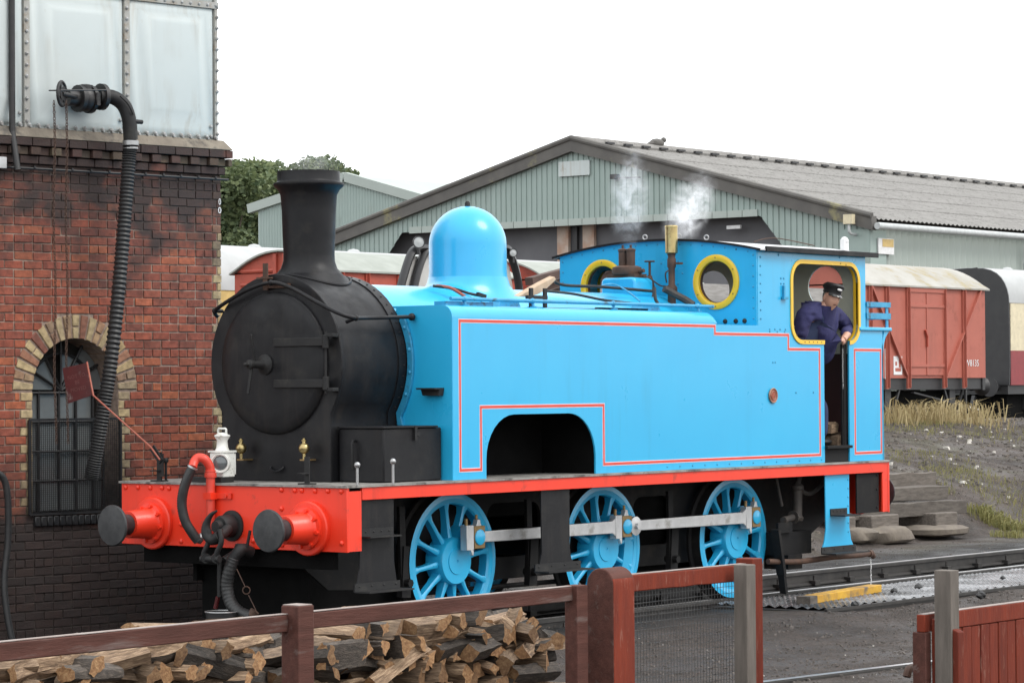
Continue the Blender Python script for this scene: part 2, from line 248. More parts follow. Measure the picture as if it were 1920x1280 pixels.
# ------------------------------------------------------------------ mesh helpers
ORG = {}
class MB:
    def __init__(s): s.v = []; s.f = []; s.m = []; s.mi = 0
    def add(s, vs, fs):
        o = len(s.v); s.v += [tuple(v) for v in vs]; s.f += [tuple(i+o for i in f) for f in fs]; s.m += [s.mi]*len(fs); return s
    def box(s, x0, x1, y0, y1, z0, z1):
        v = [(x, y, z) for x in (x0, x1) for y in (y0, y1) for z in (z0, z1)]
        return s.add(v, [(0,1,3,2), (4,6,7,5), (0,4,5,1), (2,3,7,6), (0,2,6,4), (1,5,7,3)])
    def obox(s, c, sz, R=None):
        R = R or Matrix.Identity(3); c = Vector(c); v = [c + R @ Vector((a*sz[0]/2, b*sz[1]/2, d*sz[2]/2)) for a in (-1, 1) for b in (-1, 1) for d in (-1, 1)]
        return s.add(v, [(0,1,3,2), (4,6,7,5), (0,4,5,1), (2,3,7,6), (0,2,6,4), (1,5,7,3)])
    def bar(s, p0, p1, w, h, up=(0,0,1)):
        p0 = Vector(p0); p1 = Vector(p1); x = (p1-p0).normalized(); y = Vector(up).cross(x)
        if y.length < 1e-4: y = Vector((0,1,0)).cross(x)
        y.normalize(); z = x.cross(y); R = Matrix((x, y, z)).transposed(); return s.obox((p0+p1)/2, ((p1-p0).length, w, h), R)
    def lathe(s, o, ax, prof, n=24, a0=0, a1=2*pi):
        o = Vector(o); ax = Vector(ax).normalized(); t = Vector((0,0,1)) if abs(ax.z) < .9 else Vector((1,0,0)); u = ax.cross(t).normalized(); w_ = ax.cross(u)
        full = abs(a1-a0-2*pi) < 1e-6; k = n if full else n+1; vs = []; fs = []
        for r, h in prof:
            for i in range(k):
                a = a0+(a1-a0)*i/n; vs.append(o + ax*h + (u*cos(a)+w_*sin(a))*r)
        for j in range(len(prof)-1):
            for i in range(n if full else k-1):
                i2 = (i+1) % k; fs.append((j*k+i, j*k+i2, (j+1)*k+i2, (j+1)*k+i))
        if full and not (abs(prof[0][0]-prof[-1][0]) < 1e-6 and abs(prof[0][1]-prof[-1][1]) < 1e-6):
            if prof[0][0] > 1e-5: fs.append(tuple(range(k)))
            if prof[-1][0] > 1e-5: fs.append(tuple((len(prof)-1)*k+i for i in range(k)))
        return s.add(vs, fs)
    def cyl(s, p0, p1, r0, r1=None, n=16):
        p0 = Vector(p0); p1 = Vector(p1); d = p1-p0; return s.lathe(p0, d, [(r0, 0), (r0 if r1 is None else r1, d.length)], n)
    def sph(s, c, r, n=12, sx=1, sy=1, sz=1):
        vs = []; fs = []; m = max(4, n//2); c = Vector(c)
        for j in range(m+1):
            a = pi*j/m
            for i in range(n):
                b = 2*pi*i/n; vs.append(c + Vector((sx*r*sin(a)*cos(b), sy*r*sin(a)*sin(b), sz*r*cos(a))))
        for j in range(m):
            for i in range(n): fs.append((j*n+i, (j+1)*n+i, (j+1)*n+(i+1) % n, j*n+(i+1) % n))
        return s.add(vs, fs)
    def tube(s, pts, r, n=8, closed=False, cap=True):
        pts = [Vector(p) for p in pts]; k = len(pts); rs = r if isinstance(r, (list, tuple)) else [r]*k; vs = []; fs = []; pu = None
        for i, p in enumerate(pts):
            a = pts[(i-1) % k] if (i > 0 or closed) else p; b = pts[(i+1) % k] if (i < k-1 or closed) else p; d = (b-a).normalized()
            if pu is None:
                t = Vector((0,0,1)) if abs(d.z) < .9 else Vector((1,0,0)); pu = d.cross(t).normalized()
            else:
                pu = (pu - d*pu.dot(d)).normalized()
            w_ = d.cross(pu)
            for j in range(n):
                an = 2*pi*j/n; vs.append(p + (pu*cos(an)+w_*sin(an))*rs[i])
        for i in range(k if closed else k-1):
            i2 = (i+1) % k
            for j in range(n): fs.append((i*n+j, i*n+(j+1) % n, i2*n+(j+1) % n, i2*n+j))
        if cap and not closed: fs.append(tuple(range(n))); fs.append(tuple((k-1)*n+j for j in range(n)))
        return s.add(vs, fs)
    def torus(s, c, ax, R, r, n=24, m=8):
        c = Vector(c); ax = Vector(ax).normalized(); t = Vector((0,0,1)) if abs(ax.z) < .9 else Vector((1,0,0)); u = ax.cross(t).normalized(); w_ = ax.cross(u)
        return s.tube([c + (u*cos(2*pi*i/n)+w_*sin(2*pi*i/n))*R for i in range(n)], r, m, closed=True)
    def prism(s, poly, fn, th):
        k = len(poly); vs = [fn(u, v, 0) for u, v in poly] + [fn(u, v, th) for u, v in poly]
        return s.add(vs, [tuple(range(k)), tuple(range(2*k-1, k-1, -1))] + [(i, (i+1) % k, k+(i+1) % k, k+i) for i in range(k)])
    def plate(s, outer, holes, fn, th):
        bm = bmesh.new(); loops = [outer]+list(holes); edges = []; idx = []; pts = []
        for lp in loops:
            vs = [bm.verts.new((u, v, 0)) for u, v in lp]; idx.append((len(pts), len(lp))); pts += lp
            edges += [bm.edges.new((vs[i], vs[(i+1) % len(vs)])) for i in range(len(vs))]
        bm.verts.index_update(); bmesh.ops.triangle_fill(bm, use_beauty=True, use_dissolve=False, edges=edges, normal=(0,0,1))
        tri = [tuple(v.index for v in f.verts) for f in bm.faces]; bm.free(); k = len(pts)
        fs = tri + [tuple(i+k for i in reversed(t)) for t in tri]
        for st, n in idx: fs += [(st+i, st+(i+1) % n, k+st+(i+1) % n, k+st+i) for i in range(n)]
        return s.add([fn(u, v, 0) for u, v in pts] + [fn(u, v, th) for u, v in pts], fs)
    def mesh(s, name, mats, c=(0,0,0), ang=38, recalc=True):
        me = bpy.data.meshes.new(name); me.from_pydata([(x-c[0], y-c[1], z-c[2]) for x, y, z in s.v], [], s.f)
        for m in (mats if isinstance(mats, (list, tuple)) else [mats]): me.materials.append(M[m])
        if recalc:
            bm = bmesh.new(); bm.from_mesh(me); bmesh.ops.recalc_face_normals(bm, faces=bm.faces); bm.to_mesh(me); bm.free()
        me.polygons.foreach_set('material_index', s.m)
        if ang:
            me.polygons.foreach_set('use_smooth', [True]*len(me.polygons)); me.set_sharp_from_angle(angle=radians(ang))
        me.update(); return me
    def build(s, name, mats, parent=None, bevel=0, ang=38, recalc=True, segs=2):
        xs, ys, zs = zip(*s.v); c = Vector(((min(xs)+max(xs))/2, (min(ys)+max(ys))/2, min(zs)))
        o = bpy.data.objects.new(name, s.mesh(name, mats, c, ang, recalc)); COL.objects.link(o); ORG[o.name] = c
        if parent: o.parent = parent; o.location = c - ORG[parent.name]
        else: o.location = c
        if bevel:
            b = o.modifiers.new('bevel', 'BEVEL'); b.width = bevel; b.segments = segs; b.limit_method = 'ANGLE'; b.angle_limit = radians(40)
        return o
def tag(o, label=None, cat=None, group=None, kind=None):
    if label: o['label'] = label
    if cat: o['category'] = cat
    if group: o['group'] = group
    if kind: o['kind'] = kind
    return o
def empty(name, loc, label=None, cat=None, group=None):
    o = bpy.data.objects.new(name, None); COL.objects.link(o); o.location = loc; o.empty_display_size = .2; ORG[o.name] = Vector(loc); return tag(o, label, cat, group)
def copy_tree(o, parent=None):
    c = o.copy(); COL.objects.link(c); c.parent = parent
    for ch in list(o.children): copy_tree(ch, c)
    return c
def arc(cx, cy, r, a0, a1, n, ry=None):
    ry = ry or r; return [(cx+r*cos(a0+(a1-a0)*i/n), cy+ry*sin(a0+(a1-a0)*i/n)) for i in range(n+1)]
def rrect(x0, x1, y0, y1, r, n=6):
    return arc(x1-r, y0+r, r, -pi/2, 0, n)+arc(x1-r, y1-r, r, 0, pi/2, n)+arc(x0+r, y1-r, r, pi/2, pi, n)+arc(x0+r, y0+r, r, pi, 1.5*pi, n)
def smooth(pts, n=8):
    P_ = [Vector(p) for p in pts]; out = []
    for i in range(len(P_)-1):
        a = P_[max(i-1, 0)]; b = P_[i]; c = P_[i+1]; d = P_[min(i+2, len(P_)-1)]
        for k in range(n):
            t = k/n; out.append(.5*((2*b)+(c-a)*t+(2*a-5*b+4*c-d)*t*t+(3*b-a-3*c+d)*t**3))
    out.append(P_[-1]); return out
# ================================================================== GROUND
def sstep(a, b, x):
    t = min(1, max(0, (x-a)/(b-a))); return t*t*(3-2*t)
BP = [(0,-.13), (.5,.12), (1.5,.50), (3,.80), (7.2,1.30), (8.2,1.30), (9.6,.86), (400,.86)]
def foot(x): return 3.2+.9*sstep(13, 18, x)+9*(1-sstep(5, 9, x))
def gz(x, y):
    t = y-foot(x); z = -.13
    if t > 0:
        for (a, za), (b, zb) in zip(BP, BP[1:]):
            if a <= t <= b: z = za+(zb-za)*(t-a)/(b-a); break
    z += .035*mnoise.noise((x*.5, y*.5, 1)) + .018*mnoise.noise((x*1.7, y*1.7, 5))
    if abs(y) < .72: z -= .05*(1-sstep(.6, .72, abs(y)))
    if -3.2 < y < -.72: z += .075*sstep(-3.2, -2.2, y)
    if t > .3 and t < 9: z += .07*mnoise.noise((x*.8, y*.8, 9))
    return z - .012
def axis(lo, a, b, hi, st):
    L_ = [a+st*i for i in range(int((b-a)/st)+1)]; v = a; s = st
    while v > lo: s *= 1.35; v -= s; L_.insert(0, v)
    v = L_[-1]; s = st
    while v < hi: s *= 1.35; v += s; L_.append(v)
    return L_
xs_ = axis(-400, -10, 42, 900, .4); ys_ = axis(-400, -10, 18, 900, .35)
g = MB(); g.add([(x, y, gz(x, y)) for x in xs_ for y in ys_], [(i*len(ys_)+j, (i+1)*len(ys_)+j, (i+1)*len(ys_)+j+1, i*len(ys_)+j+1) for i in range(len(xs_)-1) for j in range(len(ys_)-1)])
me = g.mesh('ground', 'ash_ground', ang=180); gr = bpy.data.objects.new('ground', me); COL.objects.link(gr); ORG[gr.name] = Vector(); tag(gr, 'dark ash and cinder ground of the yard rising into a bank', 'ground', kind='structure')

# loose stones on yard and bank: nobody could count them
def stones(name, m, n, region, s0, s1, label):
    b = MB(); rr = random.Random(hash(label) % 1000 if False else len(label)*13+n)
    for _ in range(n):
        x, y = region(rr); s = s0*(s1/s0)**(rr.random()**2.2); z = gz(x, y)
        a = rr.random()*6.28; ca, sa = cos(a), sin(a); sc = (s*rr.uniform(.7, 1.3), s*rr.uniform(.6, 1.0), s*rr.uniform(.4, .75)); vs = []
        for i in (-1, 1):
            for j in (-1, 1):
                for k in (-1, 1):
                    px, py, pz = i*sc[0]*rr.uniform(.35, 1)*(.75 if k > 0 else 1), j*sc[1]*rr.uniform(.35, 1)*(.75 if k > 0 else 1), k*sc[2]*rr.uniform(.5, 1)
                    vs.append((x+px*ca-py*sa, y+px*sa+py*ca, z+pz+s*.12))
        b.add(vs, [(0,1,3,2), (4,6,7,5), (0,4,5,1), (2,3,7,6), (0,2,6,4), (1,5,7,3)])
    o = b.build(name, m, ang=0); return tag(o, label, 'stones', kind='stuff')
def reg_yard(r):
    while True:
        x = r.uniform(-3, 11) if r.random() < .8 else r.uniform(11, 20); y = r.uniform(-6.5, -2.1) if r.random() < .75 else r.uniform(-2.1, 3.5)
        if y > .9 or y < -2.15 or x < 4: return x, y
def reg_bank(r): x = r.uniform(13, 38); return x, foot(x)+r.random()**.8*8.5
stones('ballast_stones', 'stone', 20000, reg_yard, .006, .024, 'small grey cinders strewn over the yard ash')
stones('ballast_stones', 'stone', 7000, reg_bank, .012, .06, 'loose dark rubble stones scattered over the cinder bank')
stones('bank_stones', 'boulder', 2600, reg_bank, .014, .055, 'brown grey stones lying over the bank face')
stones('pale_stones', 'stone_pale', 300, reg_bank, .02, .085, 'pale stone chips scattered on the bank')
stones('pale_stones', 'stone_pale', 220, reg_yard, .005, .016, 'white chips trodden into the yard ash')

# ------------------------------------------------------------------ running track under the engine
tr = empty('railway_track', (3, 0, -.15), 'railway track with dark rails carrying the blue engine', 'track')
def railprof(b, p0, p1, head=.036, h=.155):
    p0 = Vector(p0); p1 = Vector(p1); d = (p1-p0).normalized(); n = Vector((-d.y, d.x, 0))
    pr_ = [(-.065,-h), (.065,-h), (.065,-h+.012), (.012,-h+.03), (.012,-.045), (head,-.038), (head,-.006), (head-.008,0), (-head+.008,0), (-head,-.006), (-head,-.038), (-.012,-.045), (-.012,-h+.03), (-.065,-h+.012)]
    k = len(pr_); vs = [p0+n*a+Vector((0,0,c)) for a, c in pr_]+[p1+n*a+Vector((0,0,c)) for a, c in pr_]
    b.add(vs, [tuple(range(k)), tuple(range(2*k-1, k-1, -1))]+[(i, (i+1) % k, k+(i+1) % k, k+i) for i in range(k)])
for yy in (-.7525, .7525):
    b = MB(); railprof(b, (-22, yy, 0), (60, yy, 0)); r = b.build('rail', 'rail_steel', tr)
    b = MB(); b.box(-22, 60, yy-.027, yy+.027, .0005, .002); b.build('running_surface', 'rail_top', r)
    b = MB(); rr = random.Random(3)
    for i in range(46):
        x = -6+i*.72
        for sy in (-1, 1):
            b.box(x-.05, x+.05, yy+sy*.07-.04, yy+sy*.07+.04, -.155, -.105); b.cyl((x, yy+sy*.06, -.11), (x, yy+sy*.06, -.05), .014, n=6)
    tag(b.build('rail_chairs', 'rail_steel', r), kind='stuff')
    b = MB()
    for sy in (-1, 1): b.box(8.05, 8.62, yy+sy*.022-.016, yy+sy*.022+.016, -.118, -.045)
    for i in range(4): b.cyl((8.12+i*.143, yy-.075, -.08), (8.12+i*.143, yy+.075, -.08), .018, n=6)
    b.build('fishplate', 'rail_steel', r)
'''sl = MB(); sl.box(-.125, .125, -1.25, 1.25, -.27, -.135); slm = sl.mesh('sleeper', 'sleeper')
for i in range(34):
    o = bpy.data.objects.new('sleeper', slm); COL.objects.link(o); o.parent = tr; o.location = Vector((-5+i*.76, 0, 0))-ORG[tr.name]'''
t2 = empty('railway_track', (1, -5, -.2), 'sunken siding rail with only its head above the ash', 'track')
b = MB(); railprof(b, (-14, -3.05, -.112), (14, -6.16, -.112)); r2 = b.build('rail', 'rail_steel', t2)
b = MB(); b.bar((-14, -3.05, -.1085), (14, -6.16, -.1085), .062, .003); b.build('running_surface', 'rail_top', r2)
b = MB(); railprof(b, (-14, -4.5, -.112), (14, -7.61, -.112)); b.build('rail', 'rail_steel', t2)

# wet expanded-metal walkway beside the rail
b = MB(); nx, ny = 420, 40; vs = []
for i in range(nx+1):
    for j in range(ny+1):
        x = 5.7+18.4*i/nx; y = -2.05+1.2*j/ny+.02*sin(x*1.3)
        k = (i+j) % 4; z = -.030+(.016 if k == 0 else (.004 if k % 2 else -.008))+.006*mnoise.noise((x*3, y*3, 0)); vs.append((x, y, z))
b.add(vs, [(i*(ny+1)+j, (i+1)*(ny+1)+j, (i+1)*(ny+1)+j+1, i*(ny+1)+j+1) for i in range(nx) for j in range(ny)])
wk = b.build('walkway_mesh', 'walk_metal', ang=0); tag(wk, 'wet expanded metal walkway lying beside the rail', 'walkway')
b = MB(); b.box(5.6, 24.2, -2.10, -.80, -.19, -.048); b.build('walkway_bed', 'rail_steel', wk)
b = MB(); b.bar((5.6, -2.11, -.035), (24.2, -2.11, -.035), .03, .03); b.build('edge_strip', 'rail_steel', wk)
P0 = on(1520, 1131, 'z', -.03); P1 = on(1641, 1110, 'z', -.03)
b = MB(); b.bar((P0.x, P0.y, .012), (P1.x, P1.y, .012), .14, .075); tb = b.build('yellow_timber', 'yellow_timber', bevel=.006); tag(tb, 'short yellow painted timber lying beside the walkway', 'timber')
d_ = (P0-P1).normalized(); b = MB(); b.bar((P0.x+d_.x*.002, P0.y+d_.y*.002, .012), (P0.x+d_.x*.17, P0.y+d_.y*.17, .012), .142, .072); b.build('timber_end', 'sleeper', tb)
rr = random.Random(5)
for u, v in ((1722, 1100), (1765, 1092), (1770, 1098), (1676, 1107), (1603, 1132), (1880, 1082), (1840, 1116)):
    P = on(u, v, 'z', -.01); b = MB(); s = rr.uniform(.03, .055); b.sph((0, 0, 0), s, 8, 1.2, .9, .8); b.v = [(P.x+x*rr.uniform(.75, 1.2), P.y+y*rr.uniform(.75, 1.2), -.035+s*.6+z*rr.uniform(.8, 1.1)) for x, y, z in b.v]
    tag(b.build('coal_lump', 'coal', ang=0), 'lump of black coal dropped on or beside the walkway', 'coal', 'coal lumps beside the rail')

# ------------------------------------------------------------------ sleepers retaining the bank
SL = []
def old_sleeper(u0, v0, u1, v1, y, h, dpt, label, name='old_sleeper', m='sleeper'):
    a = on(u0, v0, 'y', y); c = on(u1, v1, 'y', y); z = (a.z+c.z)/2
    b = MB(); n = 7; vs = []; r_ = random.Random(int(u0+v0))
    for i in range(n+1):
        x = a.x+(c.x-a.x)*i/n; zz = a.z+(c.z-a.z)*i/n; j = lambda: r_.uniform(-.014, .014)
        vs += [(x, y+j(), zz-h+j()), (x, y+j(), zz+j()), (x, y+dpt+j(), zz+j()), (x, y+dpt+j(), zz-h+j())]
    fs = [(0,1,2,3), (4*n+3, 4*n+2, 4*n+1, 4*n)]
    for i in range(n):
        for k in range(4): fs.append((4*i+k, 4*i+(k+1) % 4, 4*i+4+(k+1) % 4, 4*i+4+k))
    b.add(vs, fs); return tag(b.build(name, m, bevel=.008), label, 'sleeper', 'old sleepers holding the bank')
old_sleeper(1560, 892, 1757, 884, 4.9, .20, .28, 'weathered concrete grey sleeper, topmost of the stepped stack against the bank')
old_sleeper(1550, 920, 1778, 909, 4.55, .20, .3, 'weathered sleeper in the second row of the stepped stack')
old_sleeper(1550, 950, 1814, 937, 4.2, .19, .32, 'long grey sleeper along the front of the stepped stack')
def sl_end(u0, u1, v0, v1, y, lab):
    a = on(u0, v0, 'y', y); c = on(u1, v1, 'y', y); b = MB(); b.box(a.x, c.x, y, y+1.3, c.z, a.z); return tag(b.build('sleeper_end', 'sleeper', bevel=.015), lab, 'sleeper', 'cross sleepers under the stack')
sl_end(1590, 1605, 969, 994, 3.98, 'cross sleeper end showing beside the blue step')
sl_end(1635, 1686, 967, 993, 4.0, 'cross sleeper end under the stack above a round boulder')
sl_end(1755, 1796, 962, 989, 4.0, 'cross sleeper end with notched face beside the mossy bank')
sl_end(1833, 1864, 953, 975, 5.0, 'short sleeper stub standing out of the mossy bank')
old_sleeper(1793, 930, 1873, 925, 5.3, .16, .25, 'rotting timber half sunk in the bank beside the moss')
old_sleeper(1905, 920, 1990, 914, 6.0, .18, .25, 'old timber edging the bank beyond the moss')
for u0, u1, v0, v1, lab in ((1592, 1640, 993, 1018, 'low flat boulder under the sleepers beside the blue step'), (1630, 1712, 990, 1020, 'broad tan boulder carrying the cross sleeper'), (1745, 1815, 986, 1007, 'pale sloping boulder under the notched sleeper end')):
    a = on(u0, v1, 'y', 3.85); c = on(u1, v0, 'y', 3.85); b = MB(); cx = (a.x+c.x)/2; b.sph((0, 0, 0), 1, 14, 1, 1, 1); hh = c.z-a.z
    pw_ = lambda q: math.copysign(abs(q)**.62, q)
    b.v = [(pw_(x), pw_(y), pw_(z)) for x, y, z in b.v]
    b.v = [(cx+x*(c.x-a.x)/2*(1+.2*mnoise.noise((x*2+cx, y*2, z*2))), 4.1+y*.40*(1+.2*mnoise.noise((x*2, y*2+cx, z))), a.z+.02+hh*.40+max(z, -.7)*hh*.80*(1+.25*mnoise.noise((x*3, y*3+cx, 2)))) for x, y, z in b.v]
    tag(b.build('boulder', 'boulder', ang=45), lab, 'boulder', 'boulders under the sleeper stack')

# grass on the bank
def blades(name, m, spots, label, wd=.006):
    b = MB(); r_ = random.Random(len(label))
    for (x, y, rad, n, h, droop) in spots:
        for _ in range(n):
            a = r_.random()*6.28; d = rad*sqrt(r_.random()); bx, by = x+cos(a)*d, y+sin(a)*d; bz = gz(bx, by)-.02
            hh = h*r_.uniform(.5, 1.15); a2 = r_.random()*6.28; ln = hh*droop*r_.uniform(.2, 1.2); dx, dy = cos(a2)*ln, sin(a2)*ln; px, py = -sin(a2+.7)*wd*hh/.3, cos(a2+.7)*wd*hh/.3
            b.add([(bx-px, by-py, bz), (bx+px, by+py, bz), (bx+dx*.35+px*.8, by+dy*.35+py*.8, bz+hh*.62), (bx+dx*.35-px*.8, by+dy*.35-py*.8, bz+hh*.62), (bx+dx, by+dy, bz+hh*(.95-.3*droop))], [(0,1,2,3), (3,2,4)])
    return tag(b.build(name, m, ang=0, recalc=False), label, 'grass', kind='stuff')
sp = []; rr = random.Random(2)
for u0, u1, n in ((1640, 1745, 26), (1790, 1845, 12)):
    for _ in range(n):
        u = rr.uniform(u0, u1); P = dep(u, 790, rr.uniform(53, 57)); sp.append((P.x, P.y, .55, 26, rr.uniform(.32, .70), rr.uniform(.6, 1.2)))
blades('dry_grass', 'blade_dry', sp, 'straw coloured dry grass along the top of the bank', .007)
sp = []
for _ in range(40):
    u = rr.uniform(1640, 1960); P = dep(u, 792, rr.uniform(51, 55)); sp.append((P.x, P.y, .8, 34, .13, .6))
for u, v, D, rd, n, h in ((1880, 880, 44, 1.0, 420, .12), (1840, 875, 45, .6, 160, .10), (1920, 890, 43.5, .9, 320, .14), (1885, 935, 42, .4, 420, .24), (1895, 965, 40.5, .3, 260, .16), (1850, 940, 42, .35, 300, .18), (1760, 862, 46, .9, 300, .12), (1690, 850, 47, .7, 200, .12), (1735, 885, 43, .5, 220, .12), (1790, 870, 45, .6, 260, .12)):
    P = dep(u, v, D); sp.append((P.x, P.y, rd, n, h, .8))
blades('green_grass', 'blade_green', sp, 'yellow green moss and short grass tufts on the bank', .012)

# ================================================================== WATER TOWER
TA = radians(-7.6); TD = Vector((cos(TA), sin(TA), 0)); TN = Vector((sin(TA), -cos(TA), 0)); T0 = on(416, 700, 'y', 2.4); T0.z = 0
def W(s, z, n=0.0): return T0 + TD*s + TN*n + Vector((0, 0, z))
def onw(u, v, n=0.0):
    d = ray(u, v); nn = TN; t = ((T0+nn*n-CAM).dot(nn))/d.dot(nn); P = CAM+d*t; return (P-T0).dot(TD), P.z
tw = empty('water_tower', W(-1.8, -.13), 'red brick water tower with cream quoins carrying a white panelled tank', 'water tower')
CH = (onw(411, 400)[1]-onw(411, 477.5)[1])/5
ZTOP = onw(412, 329)[1]; NC = int((ZTOP+.2)/CH); ZB = ZTOP-NC*CH
wl = onw(61, 700)[0]; wr = onw(222, 700)[0]; wc = (wl+wr)/2; wh = (wr-wl)/2
zspring = onw(140, 634)[1]-wh; zsill = onw(61, 962)[1]; RO = .205
def excl(z):
    if z < zsill-CH*.4: return None
    if z < zspring: return (wc-wh, wc+wh)
    d = z-zspring; R = wh+RO
    return None if d >= R-.01 else (wc-sqrt(R*R-d*d), wc+sqrt(R*R-d*d))
def brickmesh(L_, H_, D_, seed, m):
    r_ = random.Random(seed); j = lambda a=.0022: r_.uniform(-a, a); e = .0035; b = MB()
    vs = [(x*L_/2, D_, z*H_/2) for x, z in ((-1,-1), (1,-1), (1,1), (-1,1))]+[(x*L_/2+j(), e, z*H_/2+j()) for x, z in ((-1,-1), (1,-1), (1,1), (-1,1))]+[(x*(L_/2-e)+j(), 0+j(), z*(H_/2-e)+j()) for x, z in ((-1,-1), (1,-1), (1,1), (-1,1))]
    b.add(vs, [(0,3,2,1), (8,9,10,11)]+[(i, (i+1) % 4, 4+(i+1) % 4, 4+i) for i in range(4)]+[(4+i, 4+(i+1) % 4, 8+(i+1) % 4, 8+i) for i in range(4)])
    return b
BM = {}
def brick_obj(s, z, L_, H_, m, name, n=0.0, D_=.1, parent=None):
    key = (round(L_, 2), round(H_, 3), m, random.randint(0, 2))
    if key not in BM: BM[key] = brickmesh(L_, H_, D_, hash((round(L_*100), key[3])), m).mesh('brick_'+m, m, ang=0)
    o = bpy.data.objects.new(name, BM[key]); COL.objects.link(o); o.parent = parent or tw; o.location = W(s+random.uniform(-.003, .003), z+random.uniform(-.0025, .0025), n+random.uniform(-.003, .004))-ORG[(parent or tw).name]; o.rotation_euler = (0, random.uniform(-.006, .006), TA); return o
BL = (onw(332.8, 600)[0]-onw(300, 600)[0]); JT = .011
items = []
for c in range(NC):
    z = ZB+(c+.5)*CH; hdr = (NC-1-c) % 4 == 1; step = BL/2 if hdr else BL; off = 0 if hdr else (BL/2 if c % 2 else 0)
    ex = excl(z); q = .105 if c % 2 else .052; s1 = -q
    jl = .13 if c % 2 else .066
    segs = [(-3.7, s1)] if not ex else [(-3.7, ex[0]-(jl if z < zspring and z > zsill else 0)), (ex[1]+(jl if z < zspring and z > zsill else 0), s1)]
    items.append(('quoin', -q/2+.004, z, q-JT))
    if ex and z < zspring and z > zsill:
        items.append(('jamb', ex[0]-jl/2, z, jl-JT)); items.append(('jamb', ex[1]+jl/2, z, jl-JT))
    for a, e in segs:
        k = math.floor((a+off)/step); cuts = [a]
        while True:
            k += 1; p = k*step-off
            if p >= e-.03: break
            if p > a+.03: cuts.append(p)
        cuts.append(e)
        for p, qq in zip(cuts, cuts[1:]): items.append(('brick', (p+qq)/2, z, qq-p-JT))
from bpy_extras.object_utils import world_to_camera_view
def pix(P):
    d = P-CAM; zz = d.dot(FW); return 960+FPX*d.dot(RT)/zz, 640-FPX*d.dot(UP)/zz, zz
def hidden(u, v):
    return u < -4 or v > 1205-u*.11 or (u > 228 and v > 905 and v < 1030) or (u > 400 and v > 560) or (abs(u-(243-(v-270)*.105)) < 14 and v > 180) or (u > 350 and v > 1010)
scored = []; restm = {'brick': MB()}
for it in items:
    if it[0] == 'brick':
        u, v, zz = pix(W(it[1], it[2])); scored.append((-(it[3]/zz) if not hidden(u, v) else 0, it))
scored.sort(key=lambda t: t[0]); named = {id(t[1]) for t in scored[:298]}
random.seed(11)
for it in items:
    kind, s, z, L_ = it
    if kind == 'quoin': brick_obj(s, z, L_, CH-JT, 'brick_cream' if z < 3.45 else 'brick_mixed', 'quoin_brick')
    elif kind == 'jamb': brick_obj(s, z, L_, CH-JT, 'brick_cream', 'jamb_brick')
    elif id(it) in named: brick_obj(s, z, L_, CH-JT, 'brick', 'brick')
    else:
        bb = brickmesh(L_, CH-JT, .1, int(s*977+z*131), 'brick'); n = random.uniform(-.003, .004)
        restm['brick'].add([W(s+x, z+zz, n-y) for x, y, zz in bb.v], bb.f)
tag(restm['brick'].build('brickwork', 'brick', tw, ang=0), kind='stuff')
# arch ring
nv = 21
for i in range(nv):
    a0 = pi*i/nv; a1 = pi*(i+1)/nv; am = (a0+a1)/2; g_ = .07/ (wh+.1)/3; b = MB()
    split = i % 3 == 1
    for (r0, r1) in (((wh, wh+RO*.5-.006), (wh+RO*.5+.006, wh+RO)) if split else ((wh, wh+RO),)):
        poly = [(wc+cos(a0+.022)*r0, zspring+sin(a0+.022)*r0), (wc+cos(a1-.022)*r0, zspring+sin(a1-.022)*r0), (wc+cos(a1-.018)*r1, zspring+sin(a1-.018)*r1), (wc+cos(a0+.018)*r1, zspring+sin(a0+.018)*r1)]
        b.prism(poly, lambda u, v, t: W(u, v, .004+random.uniform(0, .002)-t), .3)
    b.build('arch_brick', 'brick_mixed' if i % 2 else 'brick_cream', tw, bevel=.004, segs=1, ang=0)
# mortar body with window hole
arcp = [(wc+cos(pi*i/20)*wh, zspring+sin(pi*i/20)*wh) for i in range(21)]
b = MB(); b.plate([(-3.72, -.35), (-.004, -.35), (-.004, ZTOP), (-3.72, ZTOP)], [[(wc+wh, zsill-.02)]+arcp+[(wc-wh, zsill-.02)]], lambda u, v, t: W(u, v, -.0095-t), .34); b.build('mortar_bed', 'mortar_w', tw, ang=0)
b = MB(); b.prism([(-.012, -.35), (-.012, 4.2), (-.30, 4.2), (-.30, -.35)], lambda u, v, t: W(u, v, -.36-t), 3.6); b.prism([(-3.6, -.35), (-3.6, 4.2), (-3.72, 4.2), (-3.72, -.35)], lambda u, v, t: W(u, v, -.36-t), 3.6); b.prism([(-3.6, -.35), (-3.6, 4.2), (-.3, 4.2), (-.3, -.35)], lambda u, v, t: W(u, v, -3.7-t), .26); b.build('side_wall', 'brick', tw, ang=0)
# corbel table
def band(z, proj, L_, m, name, alt=0, over=0):
    s = over; k = 0; r_ = random.Random(int(z*100))
    while s > -3.7:
        n = proj-(alt if k % 2 else 0); l = L_ if k else L_*.45
        b = MB(); b.prism([(s-l+JT*.7, z-CH/2+JT*.4), (s, z-CH/2+JT*.4), (s, z+CH/2-JT*.4), (s-l+JT*.7, z+CH/2-JT*.4)], lambda u, v, t: W(u, v, n+r_.uniform(-.002, .002)-t), .14+n)
        b.build(name, m, tw, bevel=.004, segs=1, ang=0); s -= l; k += 1
band(ZTOP+CH*.5, .030, BL, 'brick', 'corbel_brick', 0, .03)
band(ZTOP+CH*1.5, .075, BL*.55, 'brick_mixed', 'dentil_brick', .035, .075)
band(ZTOP+CH*2.5, .085, BL*.98, 'brick', 'corbel_brick', 0, .08)
b = MB(); zl0 = ZTOP+CH*3; zl1 = onw(405, 264)[1]
